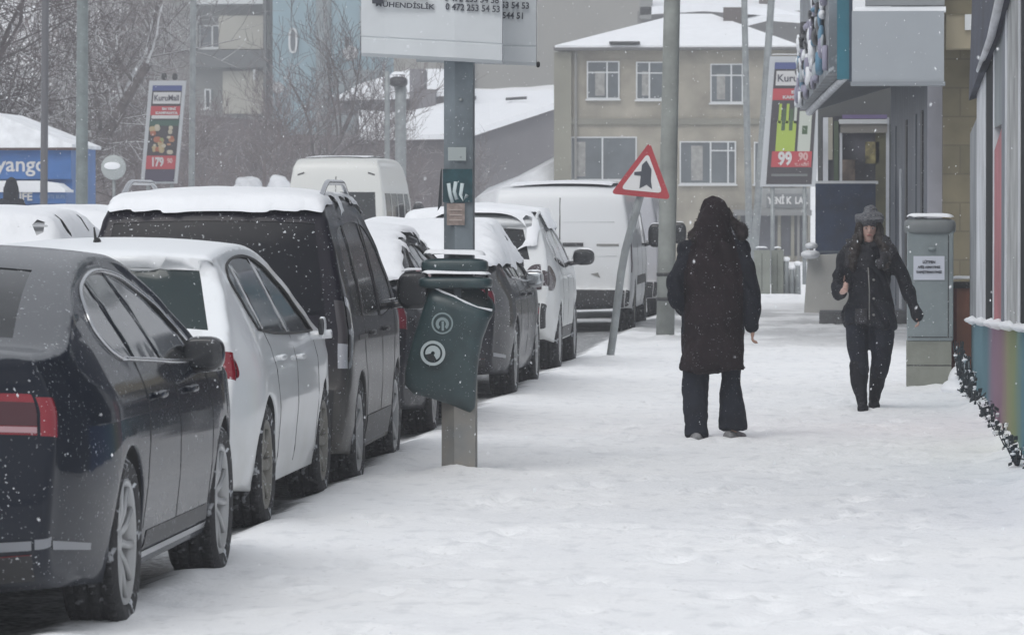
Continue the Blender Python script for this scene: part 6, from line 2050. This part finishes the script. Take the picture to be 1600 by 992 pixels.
# vertical strips on the side front (door frames, stickers with snow)
for t, m_ in ((0.12, WG), (0.3, BLACKPL), (0.42, mat('steel_blue', (0.12, 0.14, 0.17), 0.5)), (0.6, BLACKPL), (0.72, WG), (0.85, mat('steel_blue', (0.12, 0.14, 0.17)))):
    x = F0[0] + (F1[0] - F0[0]) * t; y = F0[1] + (F1[1] - F0[1]) * t
    x2 = F0[0] + (F1[0] - F0[0]) * (t + 0.035); y2 = F0[1] + (F1[1] - F0[1]) * (t + 0.035)
    wallseg('front_strip', (x - 0.02, y), (x2 - 0.02, y2), 0.1, 2.95 - 0.7 * (m_ is WG), 0.04, m_)
for k_ in range(26):
    t = random.uniform(0.16, 0.30); z = random.uniform(1.0, 2.1)
    x = F0[0] + (F1[0] - F0[0]) * t - 0.05; y = F0[1] + (F1[1] - F0[1]) * t
    pass
# back wall facing us with shop window
BK = P(1282, 0, 80).x
box_at('wall', 1278, 110, 1396, 492, 80, 3, wallmat('dim_wall', (0.12, 0.125, 0.125)), sp)
box_at('shop_window', 1284, 182, 1386, 284, 80, 0.1, mat('dim_glass', (0.05, 0.05, 0.06), 0.3, var=0.8, vscale=2), sp, off=0.05)
box_at('purple_sign', 1316, 180, 1386, 186, 80, 0.1, mat('purple_sign', (0.16, 0.12, 0.25), 0.6), sp, off=0.2)
box_at('white_sign_edge', 1311, 187, 1386, 194, 80, 0.1, SHEARW, sp, off=0.2)
box_at('lit_sign', 1313, 194, 1386, 208, 80, 0.1, mat('dull_cream', (0.22, 0.21, 0.19), 0.6), sp, off=0.16)
for (a_, b_, c_, d_, m_) in ((1286, 184, 1294, 284, WG), (1294, 184, 1301, 250, mat('cream_item', (0.36, 0.34, 0.28))), (1303, 190, 1310, 284, mat('green_item', (0.07, 0.10, 0.06))), (1312, 208, 1316, 284, WG),
                             (1352, 222, 1374, 256, mat('ochre_item', (0.20, 0.17, 0.07), 0.6, var=0.8, vscale=8)), (1368, 208, 1384, 392, mat('olive_frame', (0.10, 0.095, 0.05), 0.7, var=0.3, vscale=3)), (1384, 184, 1389, 400, WG), (1316, 250, 1336, 283, mat('brown_item', (0.12, 0.09, 0.07), 0.7, var=0.6, vscale=6))):
    box_at('window_display', a_, b_, c_, d_, 80, 0.05, m_, sp, off=0.10)
box_at('ledge', 1274, 283, 1372, 288, 80, 0.1, SHEARW, sp, off=0.25)
NAV = mat('navy_panel', (0.014, 0.03, 0.075), 0.45, var=0.5, vscale=2.5, specks=0.12)
box_at('navy_panel', 1274, 287, 1368, 402, 76.5, 0.25, NAV, sp)
box_at('navy_panel_band', 1275, 392, 1367, 395, 76.5, 0.05, mat('slate_line', (0.10, 0.12, 0.15)), sp, off=0.02)
# canopy: underside and pale front edge, fascia boards with snow
C0 = P(1264, 176, 78); C1_ = P(1321, 120, 57.0)
bm = bmesh.new()
G0 = Vector((F1[0] + 0.05, 79.0, C0.z + 0.45)); G1 = Vector((F0[0] - 0.05, 57.0, C1_.z + 0.35))
A = [bm.verts.new(v - l0) for v in (C0, C1_, G1, G0)]; B = [bm.verts.new(a.co + Vector((0, 0, 0.06))) for a in A]
bm.faces.new(A); bm.faces.new(B[::-1])
for i in range(4):
    bm.faces.new((A[i], B[i], B[(i + 1) % 4], A[(i + 1) % 4]))
obj('canopy', bm, mat('canopy_grey', (0.10, 0.115, 0.13), 0.6, var=0.3, vscale=1.5), sp, smooth=False, recalc=True)
bm = bmesh.new(); tube(bm, [C0 - l0, C1_ - l0], [0.06, 0.045], 8); obj('canopy_edge', bm, WG, sp)
FC = [(C1_.x + 0.0, 57.1), (C0.x + 0.05, 78)]
fas = wallseg('fascia', FC[0], FC[1], C1_.z + 0.05, 5.4, -0.2, mat('fascia_grey', (0.14, 0.16, 0.18), 0.5, var=0.5, vscale=1.2, specks=0.5, speck_scale=9))
TEAL = mat('teal_sign', (0.015, 0.13, 0.18), 0.5, var=0.2, vscale=2)
box_at('sign_end', 1308, -40, 1330, 124, 56.9, 0.5, TEAL, sp, off=0.0)
box_at('sign_end_edge', 1327, -40, 1332, 128, 56.9, 0.1, mat('navy_edge', (0.02, 0.035, 0.06)), sp, off=0.03)
# lettering and snow crusts standing proud of the fascia
random.seed(31)
cols_ = [mat('sign_pale', (0.38, 0.42, 0.45), 0.6), mat('sign_sky', (0.10, 0.24, 0.36), 0.6), SNOW, mat('sign_lilac', (0.28, 0.27, 0.36), 0.6), SNOW, BLACKPL]
for k_ in range(95):
    t = random.random() ** 0.8
    x = FC[0][0] + (FC[1][0] - FC[0][0]) * t; y = FC[0][1] + (FC[1][1] - FC[0][1]) * t
    z = random.uniform(C1_.z + 0.1, 4.6)
    if y > 66: z = random.uniform(C0.z + 0.1, 4.4)
    m_ = random.choice(cols_)
    bm = bmesh.new()
    superell(bm, (x - l0.x - 0.23, y - l0.y, z), (random.uniform(0.03, 0.07), random.uniform(0.2, 1.0), random.uniform(0.03, 0.16)), random.choice((2, 3, 7)), 12, 8)
    obj('sign_letter' if m_ is not SNOW else 'snow_crust', bm, m_, sp)
lb = thing('light_box', 'large blank grey sign box jutting over the pavement from the corner shop', 'sign', (P(1400, 0, 55.6).x, 55.6, 0))
box_at('box_body', 1331, 18, 1475, 132, 55.6, 0.32, mat('sign_box_grey', (0.285, 0.31, 0.335), 0.55, var=0.05, vscale=1.5), lb)
tr = box_at('box_frame', 1329, 128, 1477, 134, 55.6, 0.34, mat('box_frame_grey', (0.20, 0.22, 0.24)), lb, off=0.02)
box_at('box_snow', 1336, 11, 1478, 18.5, 55.6, 0.3, SNOW, lb, off=-0.02)
box_at('upper_panel', 1352, -40, 1476, 9, 55.6, 0.2, mat('upper_grey', (0.20, 0.215, 0.225), 0.6), lb, off=0.0)

wb_ = thing('planter_block', 'low whitish block with snow on its corner under the navy panel', 'block', (P(1295, 0, 74).x, 74, 0))
prism_at('block', [(1262, 400), (1335, 396), (1345, 492), (1256, 492)], 74, 1.2, mat('off_white_block', (0.40, 0.40, 0.38), 0.85, var=0.12, vscale=2), wb_)
bm = bmesh.new(); p = P(1264, 400, 73.8); superell(bm, p - wb_.location + Vector((0.02, 0.3, 0.02)), (0.15, 0.5, 0.07), 2.2); superell(bm, P(1268, 384, 74.4) - wb_.location, (0.10, 0.3, 0.05), 2.2)
obj('snow_clump', bm, SNOW, wb_)
bm = bmesh.new(); tube(bm, [P(1268, 398, 74.4) - wb_.location, P(1268, 386, 74.4) - wb_.location], 0.03, 6); obj('stub_post', bm, BLACKPL, wb_)
st_ = thing('doorstep', 'dark step in front of the shops behind the walking woman', 'step', (P(1350, 0, 68).x, 68, 0))
box_at('step', 1280, 488, 1424, 508, 68, 1.6, mat('dark_step', (0.07, 0.072, 0.075), 0.8, var=0.5, vscale=4, specks=0.3), st_)

# two grey boxes and bollards on the far pavement
for i, (u0, u1, v0, v1, lab) in enumerate(((1178, 1203, 391, 463, 'wider grey roadside box with snow cap, left of the pair on the far pavement'), (1205, 1224, 391, 463, 'narrower grey roadside box with snow cap, right of the pair on the far pavement'))):
    Yb = 88.5 + i * 0.4
    t = thing('roadside_box', lab, 'box', (P((u0 + u1) / 2, 0, Yb).x, Yb, 0), 0, 'grey roadside boxes')
    o = box_at('cabinet_body', u0, v0, u1, v1, Yb, 0.4, CONC, t)
    snowcap(o, bvh_of([o]), -0.5, 0.5, -0.1, 0.6, 0.03, 0.07, nz=0.4)
    box_at('door_gap', (u0 + u1) / 2 - 0.4, v0 + 5, (u0 + u1) / 2 + 0.4, v1 - 8, Yb, 0.01, BLACKPL, t, off=0.004)
for i, (u, v0, m_) in enumerate(((1229, 405, 0), (1238, 418, 0), (1247, 412, 0))):
    t = thing('bollard', ['snow-capped bollard next to the roadside boxes', 'lowest snow-capped bollard, middle of three by the roadside boxes', 'snow-capped bollard nearest the whitish block'][i], 'bollard', (P(u, 0, 89).x, 89, 0), 0, 'bollards on the far pavement')
    bm = bmesh.new(); zt = P(u, v0, 89).z
    tube(bm, [(0, 0, -0.02), (0, 0, zt - 0.05), (0, 0, zt)], [0.06, 0.05, 0.03], 10); obj('post', bm, POLE2, t)
    bm = bmesh.new(); superell(bm, (0, 0, zt), (0.075, 0.075, 0.05), 2, 12, 8); obj('snow_cap', bm, SNOW, t)

# --- long grey retaining walls and sheds behind
def simple(name, label, cat, u, Y):
    return building(name, label, cat, u, Y)
MAUVE = wallmat('mauve_wall', (0.115, 0.10, 0.105), var=0.25, vscale=0.4)
MAUVE2 = wallmat('grey_mauve_wall', (0.155, 0.15, 0.16), var=0.2, vscale=0.4)
sh1 = simple('shed', 'long grey shed with sloping snow roof between the bin pole and the beige house', 'shed', 800, 178)
prism_at('wall', [(735, 205), (872, 160), (872, 330), (735, 330)], 178, 6, MAUVE2, sh1)
roof_snow(sh1, [(735, 204), (872, 159)], 177.6, [(735, 141), (872, 141)], 26, th=0.25)
prism_at('ridge_vent', [(790, 153), (822, 151), (822, 155), (790, 157)], 190, 0.5, BLACKPL, sh1)
lw = simple('low_house', 'low house with snowy roof, grey wall and dark eaves behind the minibus', 'house', 620, 182)
prism_at('wall', [(400, 212), (735, 208), (735, 360), (400, 360)], 182, 5, MAUVE, lw)
roof_snow(lw, [(560, 211), (620, 211), (735, 209)], 181.6, [(560, 172), (620, 176), (735, 152)], 12, th=0.2)
prism_at('upper_wall', [(520, 152), (735, 148), (735, 178), (520, 178)], 194, 3, MAUVE2, lw)
roof_snow(lw, [(528, 150), (640, 147), (735, 140)], 193.6, [(560, 132), (640, 108), (735, 108)], 14, name='upper_roof', th=0.2)
for (a_, b_, c_, d_) in ((640, 108, 662, 178), (662, 140, 680, 178)):
    box_at('stair_tower', a_, b_, c_, d_, 193, 1.5, MAUVE2, lw)
# rough wall and scrub bank behind the left trees
bank = simple('stone_wall', 'long mauve-grey retaining wall behind the trees at the left', 'wall', 150, 186)
prism_at('wall_body', [(-60, 150), (430, 190), (430, 400), (-60, 400)], 186, 2, MAUVE, bank)
# beige apartment house on the left
ap = simple('apartment_building', 'cream apartment block with grey balcony band behind the left price banner', 'building', 340, 232)
CRE = wallmat('cream_render', (0.34, 0.33, 0.29), vscale=0.3)
GRY = wallmat('grey_render', (0.20, 0.205, 0.20), vscale=0.3)
box_at('wall', 190, -60, 420, 260, 232, 10, GRY, ap)
box_at('balcony', 300, -60, 418, 8, 232, 0.2, SHEARW, ap, off=1.2)
box_at('upper_storey', 345, 26, 422, 78, 232, 0.2, CRE, ap, off=0.8)
box_at('upper_storey', 250, 26, 312, 78, 232, 0.2, GRY, ap, off=0.7)
window_at(312, 40, 346, 76, 232, ap, vs=(0.6,), off=0.2)
window_at(282, 42, 304, 76, 232, ap, vs=(), off=0.2)
box_at('balcony_band', 306, 80, 416, 107, 232, 0.3, wallmat('dark_band', (0.10, 0.105, 0.105), vscale=0.3), ap, off=1.0)
box_at('lower_storey', 350, 112, 418, 178, 232, 0.3, CRE, ap, off=0.5)
box_at('lower_storey', 215, 84, 300, 260, 232, 0.3, wallmat('dull_render', (0.16, 0.155, 0.15), vscale=0.3), ap, off=0.4)
box_at('downpipe', 400, 110, 403, 126, 232, 0.2, SHEARW, ap, off=1.1)
box_at('downpipe', 416, -60, 421, 260, 232, 0.2, wallmat('dark_band', (0.10, 0.105, 0.105)), ap, off=1.3)
window_at(322, 140, 332, 170, 232, ap, off=0.6)
# teal building
te = simple('teal_building', 'pale teal plastered building with white oval window frame and satellite dishes', 'building', 505, 226)
TEL = wallmat('teal_render', (0.20, 0.29, 0.33), vscale=0.3, var=0.15)
box_at('wall', 426, -60, 590, 240, 226, 8, TEL, te)
bm = bmesh.new(); c = P(505, 0, 225.8)
tube(bm, [(c.x - te.location.x, 0.0, 0), (c.x - te.location.x, 0.0, 14)], 0.38, 20); obj('round_corner', bm, wallmat('grey_teal', (0.17, 0.20, 0.21), vscale=0.3), te)
def dish(u, v, Yd, par, r=0.36):
    p = P(u, v, Yd) - par.location
    bm = bmesh.new(); lathe(bm, [(0.001, 0.0), (r * 0.5, -0.03), (r, -0.12), (r * 1.02, -0.11), (r * 0.5, 0.0), (0.001, 0.03)], 20, 'y', center=(p.x, p.y - 0.35, p.z))
    o = obj('satellite_dish', bm, mat('dish_grey', (0.40, 0.41, 0.42), 0.6), par, recalc=True)
    bm = bmesh.new(); tube(bm, [(p.x, p.y, p.z + 0.1), (p.x, p.y - 0.3, p.z)], 0.03, 6); tube(bm, [(p.x, p.y - 0.45, p.z - r), (p.x, p.y - 0.75, p.z - 0.02)], 0.02, 6); obj('dish_arm', bm, BLACKPL, o)
dish(549, 84, 226, te); dish(436, 138, 226, te, 0.28)
ov = P(458, 64, 225.9) - te.location
bm = bmesh.new()
pts_ = [(ov.x + 0.17 * math.copysign(abs(math.cos(a)) ** 0.7, math.cos(a)), -0.16, ov.z + 0.56 * math.copysign(abs(math.sin(a)) ** 0.7, math.sin(a))) for a in [2 * math.pi * i / 28 for i in range(29)]]
tube(bm, pts_, 0.055, 6, caps=False); w_ = obj('window', bm, SHEARW, te)
bm = bmesh.new(); superell(bm, (ov.x, -0.10, ov.z), (0.15, 0.05, 0.52), 2.6); obj('pane', bm, BGLASS, w_)
box_at('wall_lamp', 540, 58, 546, 76, 226, 0.2, BLACKPL, te, off=0.3)
box_at('drainpipe', 563, 10, 566, 60, 226, 0.1, POLE2, te, off=0.15)
box_at('lower_wall', 520, 110, 600, 240, 225, 1, wallmat('grey_teal', (0.17, 0.20, 0.21)), te)
# big plain block behind
bg = simple('grey_block', 'big plain grey-beige block with no windows behind the name boards', 'building', 860, 262)
box_at('wall', 590, -80, 1010, 200, 262, 12, wallmat('plain_grey', (0.23, 0.225, 0.205), vscale=0.15, var=0.1), bg)
box_at('side_strip', 690, -80, 742, 200, 262, 0.3, wallmat('plain_grey_dark', (0.20, 0.195, 0.185), vscale=0.15), bg, off=0.3)
# snowy-roofed houses behind the beige house
bh = simple('row_house', 'grey house with stepped snow-covered roofs rising behind the beige house', 'house', 1110, 215)
box_at('wall', 996, 18, 1250, 160, 215, 8, wallmat('dim_grey', (0.17, 0.165, 0.16), vscale=0.3), bh)
box_at('dormer', 1000, -40, 1018, 30, 214, 1, GRY, bh)
roof_snow(bh, [(1000, 12), (1100, 6), (1215, 14), (1252, 22)], 214, [(1020, -20), (1100, -26), (1200, -14), (1250, 0)], 10, th=0.35)
roof_snow(bh, [(1160, 36), (1200, 26), (1256, 30)], 212, [(1160, 28), (1200, 18), (1256, 20)], 4, name='lower_roof', th=0.2)
box_at('chimney', 1186, -20, 1200, 6, 216, 1, wallmat('sooty_brick', (0.12, 0.105, 0.10)), bh)
bh2 = simple('far_house', 'pale far house with flat snowy roof below the patch of sky', 'house', 1250, 240)
box_at('wall', 1215, 26, 1340, 160, 240, 8, wallmat('pale_grey', (0.24, 0.245, 0.24), vscale=0.3), bh2)
roof_snow(bh2, [(1210, 26), (1345, 26)], 239.5, [(1210, 22), (1345, 22)], 8, th=0.3)

# --- trees
BARK = mat('bark', (0.13, 0.115, 0.115), 0.95, spec=0.1, snow=0.55, snow_lo=0.42, var=0.3, vscale=4)
BARKD = mat('dark_bark', (0.085, 0.072, 0.072), 0.95, spec=0.1, snow=0.6, snow_lo=0.5, var=0.3, vscale=4)
SCRUB = mat('scrub_twig', (0.17, 0.145, 0.145), 0.95, spec=0.1, snow=0.35, snow_lo=0.55, var=0.3, vscale=2)
def make_tree(seed, H, r0, levels, kids, spread, twig, upr=0.35, trunk_frac=0.3):
    rnd = random.Random(seed)
    trunk = bmesh.new(); crown = bmesh.new()
    def grow(p, d, L_, r, lev):
        n = 5 if lev < 2 else 3
        pts = [p]; q = p.copy(); dd = d.copy()
        for i in range(n):
            dd = (dd + Vector((rnd.gauss(0, 1), rnd.gauss(0, 1), rnd.gauss(0, 0.6) + upr * 0.5)) * 0.13).normalized()
            q = q + dd * L_ / n
            pts.append(q.copy())
        r1 = r * 0.55
        tube(trunk if lev == 0 else crown, pts, [r + (r1 - r) * i / n for i in range(n + 1)], 7 if lev == 0 else (4 if lev < 2 else 3), caps=(lev == 0))
        if lev >= levels:
            return
        nk = kids[lev]
        for k in range(nk):
            t = (trunk_frac if lev == 0 else 0.18) + (1 - (trunk_frac if lev == 0 else 0.18)) * (k + rnd.random() * 0.8) / nk
            i = min(n - 1, int(t * n)); f = t * n - i
            bp = pts[i].lerp(pts[i + 1], min(1, f))
            ax = (pts[i + 1] - pts[i]).normalized()
            side = ax.orthogonal().normalized(); side.rotate(Matrix.Rotation(rnd.uniform(0, 6.283), 3, ax))
            nd = (ax * (1 - spread) + side * spread * rnd.uniform(0.7, 1.3) + Vector((0, 0, upr * 0.4))).normalized()
            grow(bp, nd, L_ * rnd.uniform(0.42, 0.68), max(twig, r * (1 - 0.45 * t) * rnd.uniform(0.38, 0.55)), lev + 1)
    grow(Vector((0, 0, 0)), Vector((rnd.gauss(0, 0.04), rnd.gauss(0, 0.04), 1)).normalized(), H * 0.62, r0, 0)
    mt = bpy.data.meshes.new('trunk'); trunk.to_mesh(mt); trunk.free()
    mc = bpy.data.meshes.new('crown'); crown.to_mesh(mc); crown.free()
    return mt, mc
def plant(proto, label, u, Y, base_z=0.0, s=1.0, rz=0.0, m=BARK, group='bare trees under snow', nm='bare_tree', cat='tree'):
    p = P(u, 330, Y)
    t = thing(nm, label, cat, (p.x, Y, base_z), rz, group)
    t.scale = (s, s, s)
    for n_, me in zip(('trunk', 'crown'), proto):
        me2 = me
        if len(me.materials) == 0:
            me.materials.append(m)
        elif me.materials[0] is not m:
            me2 = me.copy(); me2.materials[0] = m
        o = bpy.data.objects.new(n_ if nm == 'bare_tree' else ('stems' if n_ == 'trunk' else 'twigs'), me2); COL.objects.link(o); o.parent = t
    return t
T1 = make_tree(3, 10, 0.20, 4, (9, 7, 6, 6), 0.62, 0.009)
T2 = make_tree(8, 9, 0.17, 4, (9, 6, 6, 6), 0.66, 0.009, upr=0.2)
T3 = make_tree(15, 7, 0.10, 4, (9, 6, 5, 4), 0.5, 0.009, trunk_frac=0.08, upr=0.5)
TL = [(T2, 'dark spreading bare tree rising behind the blue kiosk roof', -45, 106, 1.0, 0.4, BARKD), (T1, 'dense dark bare tree at the top left corner', 5, 112, 1.1, 2.0, BARKD),
      (T1, 'snow-dusted bare tree between the two posts beside the kiosk', 80, 124, 1.0, 4.4, BARK), (T2, 'wide bare tree right of the thick lamp post', 130, 138, 0.9, 3.1, BARK),
      (T1, 'upright bare tree with forked trunk left of the price banner', 198, 140, 0.95, 1.2, SCRUB),
      (T2, 'pale far bare tree over the kiosk roof', 30, 160, 1.2, 1.9, SCRUB), (T1, 'pale far bare tree between lamp post and price banner', 165, 165, 1.15, 5.5, SCRUB)]
for pr_, lab, u, Y_, s_, rz_, m_ in TL:
    plant(pr_, lab, u, Y_, -0.1, s_, rz_, m_)
BUSH = [('tall thin-stemmed bare shrub in front of the teal building', 485, 150, 1.2, 0.5, BARK), ('snowy bare shrub left of the minibus roof', 405, 140, 0.8, 2.2, SCRUB), ('brownish bare shrub between banner and teal building', 350, 150, 0.75, 3.9, SCRUB),
        ('bare shrub rising right behind the minibus', 560, 152, 0.95, 1.4, SCRUB), ('thin bare shrub at the end of the minibus, left of the bin pole', 655, 150, 0.66, 5.1, SCRUB), ('bare shrub against the grey shed wall right of the bin pole', 765, 160, 0.60, 4.1, SCRUB),
        ('bare shrub leaning before the mauve wall at the left price banner', 305, 135, 0.70, 2.9, SCRUB), ('small bare shrub under the warning round sign', 200, 125, 0.55, 0.2, SCRUB), ('bare shrub between teal wall and low snowy roofs', 530, 165, 0.9, 3.3, SCRUB),
        ('twiggy bare shrub at the foot of the apartment block', 440, 168, 0.95, 5.9, SCRUB)]
for lab, u, Y_, s_, rz_, m_ in BUSH:
    plant(T3, lab, u, Y_, -0.1, s_, rz_, m_, 'bare shrubs along the far wall', 'bare_shrub', 'shrub')
# snow bank behind parked vans
bm = bmesh.new()
loc = P(800, 300, 150)
prm = [(740, 312), (790, 292), (866, 252), (870, 400), (740, 400)]
A = [bm.verts.new(P(u, v, 150.5) - Vector((loc.x, 150, 0))) for u, v in prm]; B = [bm.verts.new(a.co + Vector((0, 6, 0.4))) for a in A]
bm.faces.new(A); bm.faces.new(B[::-1])
for i in range(5):
    bm.faces.new((A[i], B[i], B[(i + 1) % 5], A[(i + 1) % 5]))
o = obj('snow_bank', bm, mat('tracked_snow', (0.68, 0.70, 0.73), 0.9, var=0.25, vscale=1.2, bump=0.8), recalc=True); o.location = (loc.x, 150, 0)
tag(o, 'steep snow bank sloping up beside the beige house', 'snow bank')
hp_ = P(410, 258, 118)
random.seed(77)
o = blob('snow_heap', [([(random.uniform(-0.6, 0.6), random.uniform(-0.3, 0.3), 0.1), (random.uniform(-0.5, 0.5), 0, random.uniform(1.6, hp_.z - 0.5))], [random.uniform(0.4, 0.6), random.uniform(0.22, 0.38)]) for k_ in range(7)],
    0.05, mat('tracked_snow', (0.68, 0.70, 0.73)), None, noise=0.35, nsc=2.4, smooth_it=1)
o.location = (hp_.x, 118, 0)
tag(o, 'lumpy snow-covered hedge left of the minibus', 'snow heap')
# ---------------------------------------------------------------- falling snow and haze
rng = np.random.RandomState(3)
vs = []; fs = []
N_ = 4200
for k_ in range(N_):
    y = 12 + 70 * rng.rand() ** 0.75
    hw = y * 0.125 + 0.8
    xc_ = -0.072 * y
    x = xc_ + rng.uniform(-hw, hw)
    z = 0.1 + rng.rand() * (1.6 + y * 0.05)
    r = 0.0016 + 0.0026 * rng.rand() ** 2
    s = len(vs)
    sh_ = rng.uniform(-0.5, 0.5)
    st_z = r * rng.uniform(1.2, 2.2)
    vs += [(x + r, y, z), (x, y + r, z), (x - r, y, z), (x, y - r, z), (x + sh_ * st_z, y, z + st_z), (x - sh_ * st_z, y, z - st_z)]
    for a, b, c in ((0, 1, 4), (1, 2, 4), (2, 3, 4), (3, 0, 4), (1, 0, 5), (2, 1, 5), (3, 2, 5), (0, 3, 5)):
        fs.append((s + a, s + b, s + c))
me = bpy.data.meshes.new('falling_snow'); me.from_pydata(vs, [], fs)
o = mobj('falling_snow', me, mat('snowflake', (0.85, 0.87, 0.9), 0.9))
o['kind'] = 'stuff'

bm = BX(-420, 420, -70, 1520, -6, 60)
hz_ = obj('haze', bm, None, smooth=False)
hm = bpy.data.materials.new('haze_air'); hm.use_nodes = True
hn = hm.node_tree
for n in list(hn.nodes):
    if n.type != 'OUTPUT_MATERIAL':
        hn.nodes.remove(n)
pv = hn.nodes.new('ShaderNodeVolumePrincipled')
pv.inputs['Color'].default_value = (0.86, 0.88, 0.92, 1)
pv.inputs['Density'].default_value = 0.0014
pv.inputs['Anisotropy'].default_value = 0.1
hn.links.new(pv.outputs[0], [n for n in hn.nodes if n.type == 'OUTPUT_MATERIAL'][0].inputs['Volume'])
hz_.data.materials.append(hm)
hz_['kind'] = 'stuff'
